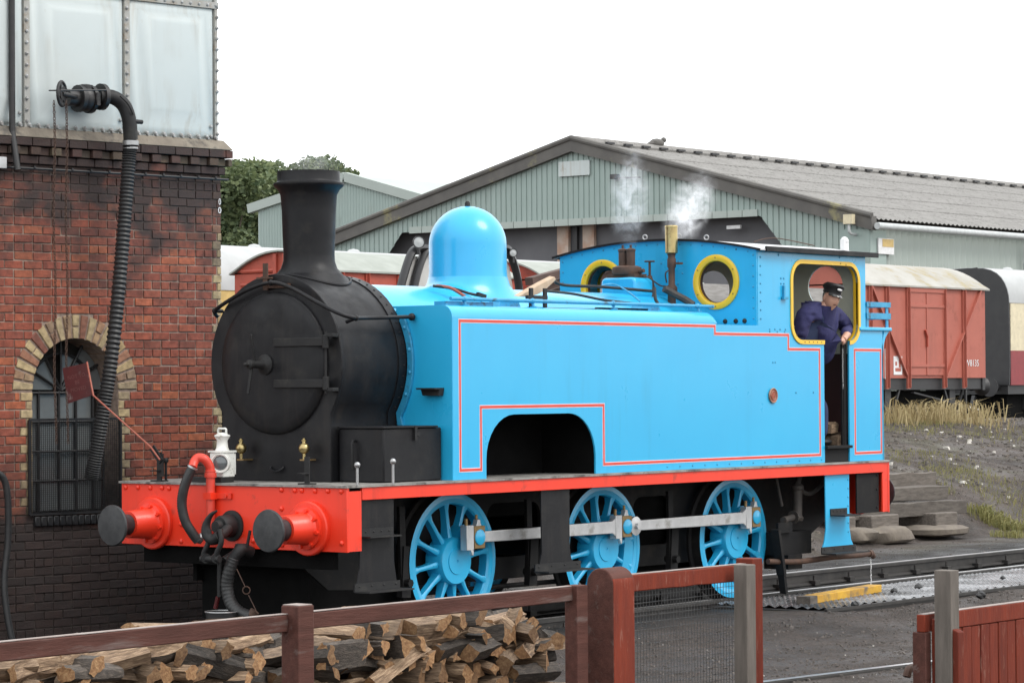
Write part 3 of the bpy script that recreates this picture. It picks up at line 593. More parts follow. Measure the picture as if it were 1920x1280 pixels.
b.prism([(.085, zl0), (.03, zl1+.01), (-.10, zl1+.012), (-.10, zl0)], lambda u, v, t: W(-3.7+t*0, v, u), 0.0) if False else None
b.add([W(.085, zl0, .09), W(-3.72, zl0, .09), W(-3.72, zl1+.004, .02), W(.02, zl1+.004, .02), W(.085, zl0, -3.6), W(-3.72, zl0, -3.6), W(-3.72, zl1+.004, -3.6), W(.02, zl1+.004, -3.6)], [(0,1,2,3), (4,7,6,5), (0,3,7,4), (1,5,6,2), (2,6,7,3), (0,4,5,1)])
b.build('ledge_cap', 'ledge', tw, bevel=.01)
zs_ = onw(412, 337)[1]; b = MB(); b.tube([W(.05, zs_, .045), W(-3.7, zs_, .045)], .011, 6)
for i in range(19): b.cyl(W(-.1-i*.2, zs_+.012, .0), W(-.1-i*.2, zs_+.012, .06), .012, n=6)
b.build('iron_strap', 'iron_black', tw)
# painted marks on the corner bricks
def text(body, size, parent, name, m, fn, ext=.001, align='CENTER', font_sx=1.0):
    cu = bpy.data.curves.new(name, 'FONT'); cu.body = body; cu.size = size; cu.align_x = align; cu.align_y = 'CENTER'; cu.extrude = ext; cu.resolution_u = 2
    to = bpy.data.objects.new(name, cu); dg = bpy.context.evaluated_depsgraph_get(); me = to.to_mesh(); vs = [tuple(v.co) for v in me.vertices]; fs = [tuple(p.vertices) for p in me.polygons]; to.to_mesh_clear()
    bpy.data.objects.remove(to); bpy.data.curves.remove(cu)
    b = MB(); b.add([fn(x*font_sx, y, z) for x, y, z in vs], fs); return b.build(name, m, parent, ang=0)
for (v_, ch_) in ((379, '0'), (395, '0')):
    s, z = onw(411, v_); text(ch_, .085, tw, 'painted_mark', 'white', lambda x, y, t, s=s, z=z: W(s+x, z+y, .0075+t), font_sx=.75 if v_ == 379 else 1.0)
# window: iron frame, glass slats, guard
zg = -.24
b = MB(); b.prism([(wc+wh, zsill-.02)]+arcp+[(wc-wh, zsill-.02)], lambda u, v, t: W(u, v, -.33-t), .02); win = b.build('window', 'dark_in', tw)
def bars(segs, r=.012): 
    q = MB()
    for a, c in segs: q.tube([W(*a, zg+.012), W(*c, zg+.012)], r, 6)
    return q
def pn(poly, tilt=0): 
    q = MB(); q.prism(poly, lambda u, v, t: W(u, v, zg-.008-t+tilt*(v-zspring)), .006); q.build('pane', 'slat_glass', win, ang=0)
xs3 = [wc-wh, wc-wh*.52, wc-wh*.05, wc+wh*.35, wc+wh*.75, wc+wh]; zs3 = [zsill, zsill+.27, zsill+.53, zsill+.79, zspring-.02]
for i in range(5):
    for j in range(4):
        if (i, j) == (4, 3): continue
        pn([(xs3[i]+.006, zs3[j]+.006), (xs3[i+1]-.006, zs3[j]+.006), (xs3[i+1]-.006, zs3[j+1]-.006), (xs3[i]+.006, zs3[j+1]-.006)], random.uniform(-.02, .02))
ri = wh*.72
for i in range(6):
    a0, a1 = pi*i/6, pi*(i+1)/6
    if i != 3: pn([(wc+cos(a)*ri*.97, zspring+sin(a)*ri*.97) for a in (a0+.03, (a0+a1)/2, a1-.03)]+[(wc+cos(a)*.08, zspring+sin(a)*.08) for a in (a1-.1, a0+.1)], random.uniform(-.02, .02))
    if i not in (2, 3): pn([(wc+cos(a)*wh*.985, zspring+sin(a)*wh*.985) for a in (a0+.02, (a0+a1)/2, a1-.02)]+[(wc+cos(a)*ri*1.03, zspring+sin(a)*ri*1.03) for a in (a1-.02, (a0+a1)/2, a0+.02)], random.uniform(-.02, .02))
sg = [((x, zsill), (x, zspring)) for x in xs3]+[((wc-wh, z), (wc+wh, z)) for z in zs3[1:]]+[((wc, zspring), (wc+cos(pi*i/6)*wh, zspring+sin(pi*i/6)*wh)) for i in range(1, 6)]
sg += [((wc+cos(pi*i/12)*ri, zspring+sin(pi*i/12)*ri), (wc+cos(pi*(i+1)/12)*ri, zspring+sin(pi*(i+1)/12)*ri)) for i in range(12)]
bars(sg).build('window_frame', 'iron_black', win)
b = MB(); gu0 = onw(52, 787); gu1 = onw(224, 958)
n = 46
for i in range(n+1):
    s = gu0[0]+(gu1[0]-gu0[0])*i/n; b.bar(W(s, gu0[1], .02), W(s, zsill-.01, .02), .0035, .0035)
for i in range(44):
    z = zsill-.01+(gu0[1]-zsill+.01)*i/43; b.bar(W(gu0[0], z, .023), W(gu1[0], z, .023), .0035, .0035)
tag(b.build('guard_mesh', 'iron_black', tw, ang=0), kind='stuff')
b = MB()
for a, c in (((gu0[0], gu0[1]), (gu1[0], gu0[1])), ((gu0[0], zsill-.01), (gu1[0], zsill-.01)), ((gu0[0], zsill-.01), (gu0[0], gu0[1])), ((gu1[0], zsill-.01), (gu1[0], gu0[1]))): b.bar(W(*a, .021), W(*c, .021), .02, .02)
b.build('guard_frame', 'iron_black', tw)
ns = 14
for i in range(ns):
    s0 = wl-.0+(wr-wl)*i/ns; b = MB(); b.prism([(s0+.004, zsill-.115), (s0+(wr-wl)/ns-.004, zsill-.115), (s0+(wr-wl)/ns-.004, zsill-.03), (s0+.004, zsill-.03)], lambda u, v, t: W(u, v, .03-t), .2); b.build('sill_brick', 'iron_black', tw, bevel=.006, segs=1)
# tank
tz0 = zl1; tz1 = onw(410, 12)[1]; fl = [onw(407, 140)[0], onw(238, 120)[0], onw(50, 120)[0]]; fl += [fl[2]-(fl[1]-fl[2]), fl[2]-2*(fl[1]-fl[2])]
b = MB(); b.prism([(fl[0], tz0), (fl[0], tz1+1.2), (fl[3], tz1+1.2), (fl[3], tz0)], lambda u, v, t: W(u, v, -.03-t), 3.3); tank = b.build('tank', 'tank_white', tw, ang=0)
for zlo, zhi in ((tz0, tz1), (tz1+.01, tz1+1.2)):
    for a, c in zip(fl[:3], fl[1:4]):
        b = MB(); s1, s0 = a-.03, c+.03; zA, zB = zlo+.02, zhi-.02
        lv = [(0, -.028), (.025, -.006), (.10, -.006), (.19, .034), (.24, .040)]
        vs = []; fs = []
        for ins, n_ in lv: vs += [W(s0+ins, zA+ins*.8+(.06 if ins > .15 else 0), n_), W(s1-ins, zA+ins*.8+(.06 if ins > .15 else 0), n_), W(s1-ins, zB-ins*.8, n_), W(s0+ins, zB-ins*.8, n_)]
        for k in range(len(lv)-1):
            for i in range(4): fs.append((4*k+i, 4*k+(i+1) % 4, 4*k+4+(i+1) % 4, 4*k+4+i))
        fs.append(tuple(4*(len(lv)-1)+i for i in range(4))); b.add(vs, fs); b.build('tank_panel', 'tank_white', tank, ang=60)
for i, a in enumerate(fl[:4]):
    b = MB(); b.prism([(a-.028, tz0), (a+(.028 if i else 0), tz0), (a+(.028 if i else 0), tz1+1.2), (a-.028, tz1+1.2)], lambda u, v, t: W(u, v, .006-t), .03); b.build('tank_rib', 'tank_rib', tank)
b = MB(); b.prism([(fl[3], tz1-.03), (fl[0]+.012, tz1-.03), (fl[0]+.012, tz1+.03), (fl[3], tz1+.03)], lambda u, v, t: W(u, v, .012-t), .04); b.build('tank_rib', 'tank_rib', tank)
b = MB()
for i in range(0, 34):
    for z in (tz0+.028,): b.sph(W(fl[0]-.03-i*.098, z, .01), .019, 8); b.cyl(W(fl[0]-.03-i*.098, z-.012, .0), W(fl[0]-.03-i*.098, z-.012, .035), .012, n=6)
for a in fl[:4]:
    for k in range(24): b.sph(W(a-.006, tz0+.06+k*.098, .010), .017, 8)
    for k in range(2): b.sph(W(a-.075, tz0+.035+k*.09, .004), .017, 8)
for i in range(34): b.sph(W(fl[0]-.02-i*.098, tz1, .014), .015, 6)
tag(b.build('tank_bolts', 'bolt', tank), kind='stuff')
# filling pipe, valve, hose, chains
def Wpx(u, v, n): s, z = onw(u, v, n); return W(s, z, n)
cp = empty('water_crane', Wpx(205, 178, .1), 'black water valve and curved pipe with ribbed hose on the tank side', 'water crane')
q0 = Wpx(160, 186, .16); b = MB(); b.sph(q0, .115, 16, 1, 1, 1); b.cyl(q0-TN*.2, q0+TN*.06, .085, n=16); b.cyl(q0-TD*.20, q0+TD*.16, .075, n=16)
b.lathe(q0-TD*.07, TD, [(.12, -.02), (.12, .02)], 16); b.lathe(q0+TD*.05, TD, [(.125, -.02), (.125, .015)], 16); b.lathe(q0, (0,0,1), [(.07, .05), (.07, .12), (.03, .13)], 12); b.box(q0.x+.02, q0.x+.06, q0.y-.13, q0.y-.1, q0.z-.06, q0.z+.05)
b.build('valve_body', 'iron_black', cp)
b = MB(); f0 = Wpx(190, 182, .2); b.lathe(f0, TD, [(.118, -.02), (.118, .02)], 20); b.lathe(f0, TD, [(.1, .02), (.075, .06)], 20); b.build('flange', 'iron_black', cp)
pth = smooth([Wpx(188, 181, .22), Wpx(212, 183, .26), Wpx(232, 198, .30), Wpx(242, 225, .33), Wpx(245, 262, .33)], 8); b = MB(); b.tube(pth, .064, 14); b.build('bend_pipe', 'black_dull', cp)
b = MB(); e_ = Wpx(251, 228, .37); b.tube([e_, e_+TD*.09], .02, 8); b.tube(smooth([Wpx(225, 180, .38), Wpx(240, 195, .4), Wpx(250, 215, .4)], 6), .008, 6); b.build('drain_stub', 'black_dull', cp)
hp = smooth([Wpx(245, 262, .33), Wpx(242, 300, .33), Wpx(236, 380, .34), Wpx(228, 480, .35), Wpx(218, 590, .36), Wpx(205, 700, .36), Wpx(192, 780, .34), Wpx(180, 850, .30), Wpx(170, 898, .26)], 24)
rs = [.057+(.009 if (i % 2) else -.003) for i in range(len(hp))]; b = MB(); b.tube(hp, rs, 14); b.build('hose', 'rubber', cp, ang=25)
b = MB(); b.lathe(hp[0]+Vector((0,0,-.03)), (0,0,1), [(.072, -.02), (.072, .02)], 16); b.lathe(hp[0]+Vector((0,0,-.075)), (0,0,1), [(.067, -.008), (.067, .008)], 16); b.build('hose_clip', 'steel', cp)
hw = Wpx(116, 176, .30); b = MB(); b.torus(hw, TD*.55+TN*.8, .105, .014, 24, 8)
for k in range(5):
    d = TD*.55+TN*.8; u_ = d.normalized().cross(Vector((0,0,1))).normalized(); a = 2*pi*k/5; b.bar(hw, hw+(u_*cos(a)+Vector((0,0,1))*sin(a))*.105, .014, .05)
b.cyl(hw, q0, .022, n=10); b.lathe(hw, TD*.55+TN*.8, [(.06, -.01), (.06, .01)], 14); b.build('chain_wheel', 'iron_black', cp)
b = MB(); b.tube([Wpx(92, 170, .33), Wpx(200, 169, .33)], .007, 6); b.build('lever_rod', 'iron_black', cp)
for u0, u1 in ((101, 104), (124, 126)):
    A = Wpx(u0, 190, .3); B = Wpx(u1, 830, .06); n = 110; b = MB()
    for i in range(n):
        t = (i+.5)/n; P = A.lerp(B, t)+TD*.008*sin(i*.13); e1 = TD if i % 2 else TN
        b.tube([P+Vector((0,0,1))*.022*cos(k*pi/4)+e1*.011*sin(k*pi/4) for k in range(8)], .0035, 4, closed=True)
    b.build('pull_chain', 'rust', cp, ang=60)
b = MB(); b.tube([W(onw(15, 100)[0], zl1-.05, .06), W(onw(15, 100)[0], tz1+1.0, .06)], .028, 10); b.tube([W(onw(15, 100)[0], zl1-.05, .06), W(onw(15, 100)[0], zl0-.3, .14)], .028, 10); tag(b.build('downpipe', 'iron_black', tw))
b = MB(); b.tube(smooth([Wpx(-30, 880, .1), Wpx(3, 892, .12), Wpx(14, 930, .12), Wpx(15, 1010, .1), Wpx(8, 1100, .1), Wpx(22, 1195, .16), Wpx(40, 1225, .2)], 8), .03, 10); tag(b.build('standpipe_hose', 'rubber'), 'black rubber hose hanging down the sooty brick wall', 'hose')
s, z = onw(0, 306); b = MB(); b.prism([(s-.12, z-.05), (s+.025, z-.05), (s+.025, z+.05), (s-.12, z+.05)], lambda u, v, t: W(u, v, .07-t), .07); b.build('junction_box', 'roof_grey', tw, bevel=.005)
# ================================================================== LOCOMOTIVE  (x to the rear, y<0 near side, z=0 rail top)
lo = empty('tank_locomotive', (4.1, 0, 0), 'sky blue six-wheeled steam tank locomotive with black smokebox and red buffer beams', 'locomotive')
ZP = 1.265; CZ = 2.232; RS = .725; YT = 1.2
def part(b, name, m, parent=None, bevel=0, ang=38, **k): return b.build(name, m, parent or lo, bevel=bevel, ang=ang, **k)
def rivets(parent, pts, d, r, m, name='rivets'):
    b = MB(); d = Vector(d).normalized()
    for p in pts: b.lathe(Vector(p)-d*.003, d, [(r, 0), (r*.9, r*.5), (r*.45, r*.85), (0, r*.95)], 8)
    return tag(part(b, name, m, parent), kind='stuff')
# --- running plate, valances, beams
b = MB(); b.box(-.02, 8.24, -1.265, 1.265, 1.247, ZP); rpl = part(b, 'running_plate', 'plate_grey')
for sy in (-1, 1):
    b = MB(); b.box(.18, 8.07, sy*1.24-.012, sy*1.24+.012, 1.147, 1.2465); part(b, 'valance', 'red_paint', bevel=.003)
b = MB(); b.box(0, .03, -1.25, 1.25, .745, 1.2465); bb = part(b, 'buffer_beam', 'red_paint', bevel=.004)
for sy in (-1, 1):
    b = MB(); b.prism([(.0305, .75), (.175, .75), (.175, 1.22), (.0305, 1.22)], lambda u, v, t, sy=sy: (u, sy*(1.247-t), v), .02); b.box(.0305, .05, sy*1.2, sy*1.1, .75, 1.2); part(b, 'beam_end', 'red_paint', bb)
rv = [(0, on(u, v, 'x', 0).y, on(u, v, 'x', 0).z) for u, v in ((236, 913), (259, 913), (282, 914), (304, 914), (317, 915), (528, 918), (553, 919), (566, 919), (591, 920), (615, 920), (640, 921), (528, 953), (340, 1014), (340, 982), (529, 1021), (641, 1018), (475, 1013))]
rivets(bb, rv, (-1, 0, 0), .023, 'red_paint')
b = MB(); b.box(8.16, 8.19, -1.25, 1.25, .745, 1.2465); b.box(8.06, 8.16, -1.247, -1.227, .75, 1.2465); b.box(8.06, 8.16, 1.227, 1.247, .75, 1.2465); part(b, 'rear_beam', 'red_paint', bevel=.003)
b = MB(); b.box(7.62, 8.04, -1.215, -1.20, .75, 1.2); part(b, 'rear_gusset', 'frame_black')
rivets(lo, [(8.0, -1.215, z) for z in (.80, .98, 1.12)], (0, -1, 0), .015, 'frame_black')
# --- buffers
def buffer(x0, dx, y):
    z = .925; t = Vector((dx, 0, 0))
    b = MB(); b.lathe((x0, y, z), t, [(.215, 0), (.215, .035), (.205, .045), (.17, .046)], 32); f = part(b, 'buffer_base', 'red_paint')
    b = MB(); b.lathe((x0, y, z), t, [(.165, .046), (.165, .072), (.135, .076), (.122, .10), (.112, .30), (.108, .305), (.09, .306)], 32); part(b, 'buffer_housing', 'red_paint', f)
    b = MB()
    for k in range(8):
        a = 2*pi*k/8+.2; b.cyl((x0+dx*.07, y+cos(a)*.145, z+sin(a)*.145), (x0+dx*.095, y+cos(a)*.145, z+sin(a)*.145), .016, n=6)
    tag(part(b, 'nuts', 'red_paint', f), kind='stuff')
    b = MB(); b.lathe((x0, y, z), t, [(.085, .29), (.085, .43), (.10, .455), (.165, .465), (.168, .475), (.16, .487), (.08, .492), (0, .494)], 36); part(b, 'buffer_head', 'buffer_steel', f)
for y in (-.8635, .8635): buffer(0, -1, y); buffer(8.19, 1, y)
# --- drawgear, pipes on the beam
def X0(u, v, x=-.05): return on(u, v, 'x', x)
b = MB(); b.lathe((0, -.02, .925), (-1, 0, 0), [(.125, 0), (.125, .018), (.105, .022), (.092, .022), (.088, .13), (.075, .15), (.05, .15), (.045, .2)], 24); dg_ = part(b, 'draw_gear', 'black_dull')
hook = [X0(u, v, -.30) for u, v in ((407, 957), (395, 966), (387, 983), (388, 1002), (399, 1012), (412, 1004))]
b = MB(); b.tube(smooth(hook, 6), [.006+.036*min(1, i/16) for i in range(31)], 10); b.tube(smooth([X0(428, 990, -.12), X0(418, 1000, -.2), X0(404, 1008, -.29)], 5), .042, 10); part(b, 'draw_hook', 'black_dull', dg_)
for du in (0, 24):
    b = MB(); b.tube(smooth([X0(392+du*.85, 992, -.3), X0(391+du, 1015, -.31), X0(383+du, 1035, -.32), X0(381+du*.95, 1046, -.32)], 6), .022, 10); b.lathe(X0(386+du*.8, 1046, -.32), (-.6, -.8, 0), [(.04, -.02), (.04, .02)], 12); part(b, 'coupling_link', 'black_dull', dg_)
b = MB(); b.cyl(X0(378, 1047, -.32), X0(412, 1048, -.32), .028, n=10); b.cyl(X0(412, 1050, -.22), X0(412, 1118, -.22), .022, n=10); b.tube([X0(420, 1052, -.2), X0(440, 1040, -.1)], .04, 10); part(b, 'coupling_screw', 'black_dull', dg_)
b = MB(); b.tube([X0(409, 1118, -.22), X0(404, 1140, -.22)], .018, 8); part(b, 'coupling_handle', 'sign_red', dg_)
# vacuum standpipe
ry = X0(394, 930, -.05).y
b = MB(); b.tube(smooth([(-.045, ry, .78), (-.045, ry, 1.0), (-.045, ry, 1.28), (-.045, ry, 1.37)]+[X0(u, v, -.06-.03*i) for i, (u, v) in enumerate(((391, 870), (383, 860), (371, 858), (364, 866), (361, 876)))], 6), .037, 14); vp = part(b, 'vacuum_pipe', 'red_rail')
b = MB(); b.lathe((-.045, ry, 1.33), (0,0,1), [(.048, -.02), (.05, 0), (.048, .02)], 16); b.lathe((-.045, ry, 1.36), (0,0,1), [(.044, -.005), (.044, .01)], 16); part(b, 'pipe_union', 'red_rail', vp)
b = MB(); b.box(-.09, -.004, ry-.045, ry+.045, 1.135, 1.19); b.box(-.02, -.004, ry-.20, ry+.05, 1.14, 1.185); b.cyl((-.02, ry-.15, 1.162), (-.035, ry-.15, 1.162), .014, n=6); part(b, 'pipe_bracket', 'red_paint', vp)
hh = smooth([X0(361, 876, -.18), X0(354, 890, -.2), X0(345, 915, -.22), X0(341, 945, -.22), X0(347, 975, -.2), X0(360, 998, -.16), X0(372, 1014, -.12)], 14)
b = MB(); b.tube(hh, [.038+(.0035 if i % 2 else 0) for i in range(len(hh))], 12); part(b, 'vacuum_hose', 'rubber', vp, ang=80)
b = MB(); b.tube([hh[0]+(hh[0]-hh[4])*.5, hh[3]], .044, 12); part(b, 'hose_coupling', 'steel', vp); b = MB(); b.tube([hh[-4], hh[-1], X0(380, 1003, -.08)], .03, 10); part(b, 'hose_coupling', 'steel', vp)
# steam heat hose
b = MB(); b.tube(smooth([X0(470, 1035, -.02), X0(456, 1030, -.1), X0(446, 1036, -.15), X0(436, 1050, -.18)], 6), .05, 12); b.lathe(X0(452, 1028, -.1), (0,0,1), [(.055, -.03), (.06, 0), (.045, .04)], 12); b.bar(X0(463, 1026, -.16), X0(469, 994, -.16), .014, .02); sh = part(b, 'steam_pipe_cock', 'black_dull')
hp2 = smooth([X0(438, 1046, -.18), X0(430, 1070, -.2), X0(426, 1100, -.2), X0(433, 1130, -.2), X0(450, 1148, -.2), X0(472, 1156, -.2)], 12)
b = MB(); b.tube(hp2, [.05+(.002 if i % 3 else -.002) for i in range(len(hp2))], 12); part(b, 'steam_heat_hose', 'rubber', sh, ang=80)
b = MB(); b.tube([X0(444, 1066, -.2), X0(459, 1098, -.2)], .004, 5); b.torus(X0(462, 1106, -.2), (.8, .6, 0), .03, .005, 10, 5); b.tube([X0(466, 1115, -.2), X0(483, 1150, -.2)], .004, 5); b.lathe(X0(474, 1150, -.2), (.3, -.5, .8), [(.035, -.02), (.04, .03)], 10); part(b, 'hose_chain', 'rust', sh)
# guard irons / lower front
b = MB(); b.box(.06, .12, -1.05, 1.05, .60, .745); b.box(.2, 1.2, .58, .62, .45, .75); b.prism([(0, 0), (.35, 0), (.35, .28), (.1, .28)], lambda u, v, t: (.25, .62+u, .50+v-t*0) , 0) if False else None; part(b, 'beam_packing', 'soot')
# --- frames and underworks
for sy in (-1, 1):
    b = MB(); cut = [rrect(2.55, 3.3, .55, 1.02, .12), rrect(4.7, 5.3, .55, 1.0, .12)]
    b.plate([(.17, .62), (.5, .40), (1.2, .36), (7.4, .36), (8.1, .70), (8.16, .75), (8.16, 1.24), (.17, 1.24)], cut, lambda u, v, t, sy=sy: (u, sy*(.60-t), v), .03); part(b, 'frame_plate', 'frame_black', ang=0)
b = MB(); b.box(.5, 7.6, -.52, .52, .9, 1.2); b.box(.28, 1.5, -.595, .595, .14, .95); b.box(4.6, 6.9, -.5, .5, .30, .95); b.box(2.2, 2.5, -.55, .55, .45, 1.1); b.box(7.2, 7.7, -.54, .54, .42, 1.1); part(b, 'ashpan_and_dark_fill', 'soot')  # ashpan, plus an oversized front block added to keep the underside dark
for xg in (1.22, 2.92, 5.05):
    b = MB(); b.bar((xg, -.76, 1.05), (xg+.02, -.76, .35), .03, .07, (1, 0, 0)); b.bar((xg+.06, -.76, .72), (xg+.03, -.76, .30), .06, .11, (1, 0, 0)); b.cyl((xg+.03, -.84, .42), (xg+.03, -.7, .42), .035, n=8); part(b, 'brake_hanger', 'frame_black')
b = MB(); b.tube([(1.1, -.55, .30), (6.6, -.55, .28)], .022, 8); part(b, 'brake_pull_rod', 'frame_black')
for xl in (1.85, 3.96, 6.06):
    b = MB(); b.box(xl-.13, xl+.13, -.57, -.56, .7, 1.2); [b.box(xl-.42, xl+.42, -.64+.0, -.575, .30+.015*i, .312+.015*i) for i in range(5)]; part(b, 'axle_spring', 'frame_black')
# sandpipe / injector at the rear
b = MB(); b.lathe((6.95, -.95, .70), (0,0,1), [(.05, 0), (.06, .03), (.045, .05), (.05, .30), (.065, .31), (.065, .34), (.04, .36)], 12); b.tube(smooth([(6.95, -.95, 1.05), (7.0, -.95, 1.15), (7.1, -.9, 1.22)], 5), .028, 8); b.cyl((6.62, -1.0, .72), (6.9, -.95, .74), .035, n=10); b.lathe((6.86, -.96, .74), (1, 0, 0), [(.065, -.01), (.065, .01)], 12); ij = part(b, 'injector', 'grime')
b = MB(); b.tube(smooth([(7.0, -.95, 1.0), (7.1, -1.0, .96), (7.25, -1.05, 1.05), (7.35, -1.05, 1.2)], 6), .022, 8); part(b, 'injector_pipe', 'grime', ij); b = MB(); b.tube([(6.7, -.85, 1.2), (6.75, -.9, .85)], .016, 8); part(b, 'injector_pipe', 'grime', ij)
pd = [on(1440, 1052, 'y', -1.0), on(1500, 1052, 'y', -1.05), on(1560, 1044, 'y', -1.1), on(1612, 1040, 'y', -1.15), on(1632, 1037, 'y', -1.16), on(1638, 1043, 'y', -1.16)]
b = MB(); b.tube(smooth(pd, 6), .028, 10); b.lathe(pd[4], (1, 0, 0), [(.036, -.03), (.036, .02)], 10); part(b, 'drain_pipe', 'rust', ij)
b = MB(); b.box(6.62, 7.15, -.98, -.7, .38, .60); b.box(6.7, 6.95, -1.0, -.72, .24, .38); b.box(6.5, 6.75, -1.02, -.99, .6, .7); part(b, 'ashpan_damper', 'frame_black')
b = MB(); b.bar((6.55, -1.02, .2), (6.45, -1.02, .64), .04, .09, (0, 1, 0)); b.bar((6.55, -1.02, .22), (6.62, -1.0, .02), .04, .07, (0, 1, 0)); part(b, 'guard_iron', 'frame_black')
# --- wheels
def wheelset(xc, bal, seed):
    for sy in (-1, 1):
        yo = sy*.80; ax = (0, sy, 0); o = (xc, 0, .571); P = lambda a, r, y: (xc+cos(a)*r, y, .571+sin(a)*r)
        b = MB(); b.lathe((xc, 0, .571), ax, [(.525, .665), (.60, .665), (.60, .69), (.574, .705), (.568, .797), (.525, .80), (.525, .665)], 56); b.f = b.f[:-2] if False else b.f; b.m = [1 if i < 56*4 else 0 for i in range(len(b.f))]; wh_ = part(b, 'wheel', ['blue', 'frame_black'])
        b = MB(); b.lathe((xc, 0, .571), ax, [(.528, .68), (.480, .69), (.474, .775), (.486, .792), (.530, .7985), (.528, .68)], 56); part(b, 'rim', 'blue', wh_)
        b = MB(); b.lathe((xc, 0, .571), ax, [(.20, .66), (.20, .82), (.19, .835), (.112, .836), (.110, .843), (.012, .843), (.012, .837), (0, .837)], 40); part(b, 'hub', 'blue', wh_)
        for k in range(12):
            a = 2*pi*k/12+.13; b = MB(); d = Vector((cos(a), 0, sin(a))); n = Vector((-sin(a), 0, cos(a))); vs = []
            prof = [(.17, .030, .060), (.30, .019, .042), (.42, .019, .038), (.49, .034, .05)]
            for r, wd, th in prof:
                for (q, t) in ((-1, -1), (-.5, -1.25), (.5, -1.25), (1, -1), (1, 1), (-1, 1)): vs.append(Vector((xc, sy*.745, .571))+d*r+n*q*wd+Vector((0, -sy*t*th*.75, 0)))
            fs = [(i*6+j, i*6+(j+1) % 6, i*6+6+(j+1) % 6, i*6+6+j) for i in range(3) for j in range(6)]+[(0,1,2,3,4,5), (18,23,22,21,20,19)]
            b.add(vs, fs); part(b, 'spoke', 'blue', wh_, ang=50)
        b = MB(); a0, a1 = bal; outer = [(cos(a0+(a1-a0)*i/12)*.50, sin(a0+(a1-a0)*i/12)*.50) for i in range(13)]; inner = [(cos(a1+(a0-a1)*i/8)*(.345+.10*abs(i/4-1)**2), sin(a1+(a0-a1)*i/8)*(.345+.10*abs(i/4-1)**2)) for i in range(9)]
        b.prism(outer+inner, lambda u, v, t, sy=sy: (xc+u, sy*(.785-t), .571+v), .09); part(b, 'balance_weight', 'blue', wh_)
        b = MB(); cx, cz = .15, .195; b.lathe((xc+cx, 0, .571+cz), ax, [(.105, .70), (.105, .81), (.075, .82), (.068, .88)], 24); b.prism([(-.10, .02), (.02, -.12), (cx+.09, cz-.03), (cx-.03, cz+.09)], lambda u, v, t, sy=sy: (xc+u, sy*(.80-t), .571+v), .09); part(b, 'crank_boss', 'blue', wh_)
    b = MB(); b.cyl((xc, -.66, .571), (xc, .66, .571), .085, n=16); part(b, 'axle', 'frame_black')
wheelset(1.85, (-2.2, -1.1), 1); wheelset(3.96, (-1.1, .75), 2); wheelset(6.06, (-2.6, -1.5), 3)
# --- coupling rods (near and far)
def rod(xa, xb, sy, knuckle):
    z = .571+.195; yf = sy*.945; f = lambda u, v, t: (u, yf-sy*t, z+v); hb = lambda x: [(x-.085, -.02)]
    b = MB(); A, B = xa+.15, xb+.15
    st = A+(.16 if knuckle else .07); b.prism([(st, -.045), (B-.20, -.055), (B-.13, -.095), (B-.055, -.10), (B-.055, .10), (B-.13, .095), (B-.20, .055), (st, .045)], f, .05); r = part(b, 'coupling_rod', 'rod_steel', bevel=.006)
    if knuckle: b = MB(); b.lathe((A+.13, sy*.88, z), (0, sy, 0), [(.085, 0), (.085, .085), (.06, .088), (.05, .09)], 20); b.lathe((A+.13, sy*.88, z), (0, sy, 0), [(.03, .08), (.03, .12)], 6); part(b, 'knuckle_joint', 'rod_steel', r)
    ends = [B] if knuckle else [A, B]
    for e in ends:
        b = MB(); q = -1 if e != A else -1
        f2 = lambda u, v, t: (u, yf+sy*(.005)-sy*t, z+v); f3 = lambda u, v, t: (u, yf+sy*.009-sy*t, z+v); b.prism([(e-.155, -.105), (e-.06, -.105), (e-.06, .105), (e-.155, .105)], f2, .07); b.prism([(e-.03, .094), (e+.045, .094), (e+.03, .118), (e+.025, .15), (e-.01, .15), (e-.015, .118)], f2, .05); b.prism([(e-.10, -.102), (e-.085, -.15), (e-.065, -.15), (e-.06, -.106)], f2, .03); part(b, 'strap', 'rod_steel', r, bevel=.004)
        b = MB(); b.prism([(e-.055, -.095), (e+.085, -.095), (e+.085, .095), (e-.055, .095)], f3, .06); part(b, 'bearing_brass', 'bronze', r, bevel=.004)
        b = MB(); b.lathe((e+.012, 0, z), (0, sy, 0), [(.066, .88), (.066, .962), (.058, .968), (0, .969)], 24); part(b, 'crank_pin', 'blue', r)
        b = MB(); b.cyl((e-.005, sy*.93, z+.15), (e-.005, sy*.93, z+.19), .012, n=8); b.cyl((e-.14, sy*.93, z+.10), (e-.14, sy*.93, z+.16), .014, n=8); part(b, 'oil_cup', 'bronze', r)
for sy in (-1, 1): rod(1.85, 3.96, sy, False); rod(3.96, 6.06, sy, True)
# --- steps
def step(pts, m, treads, foot_=None):
    b = MB(); b.prism(pts, lambda u, v, t: (u, -1.215+t, v), .015); s = part(b, 'footstep', m, bevel=.003)
    for x0, x1, z, dp in treads:
        b = MB(); b.box(x0, x1, -1.215-dp, -1.2155, z, z+.012); b.box(x0, x1, -1.226, -1.2155, z+.012, z+.07); part(b, 'step_tread', 'black_dull', s)
        rivets(s, [(x0+.05+(x1-x0-.1)*i/3, -1.226, z+.045) for i in range(4)], (0, -1, 0), .010, 'black_dull')
step([(.19, 1.146), (.19, .62), (.16, .50), (.12, .43), (.68, .43), (.63, .50), (.60, .65), (.60, 1.146)], 'black', [(.2, .58, .85, .10), (.12, .66, .425, .16)])
step([(2.52, 1.146), (2.53, .62), (2.50, .52), (2.43, .46), (3.03, .46), (2.94, .55), (2.92, .64), (2.92, 1.146)], 'black', [(2.42, 3.06, .455, .16)])
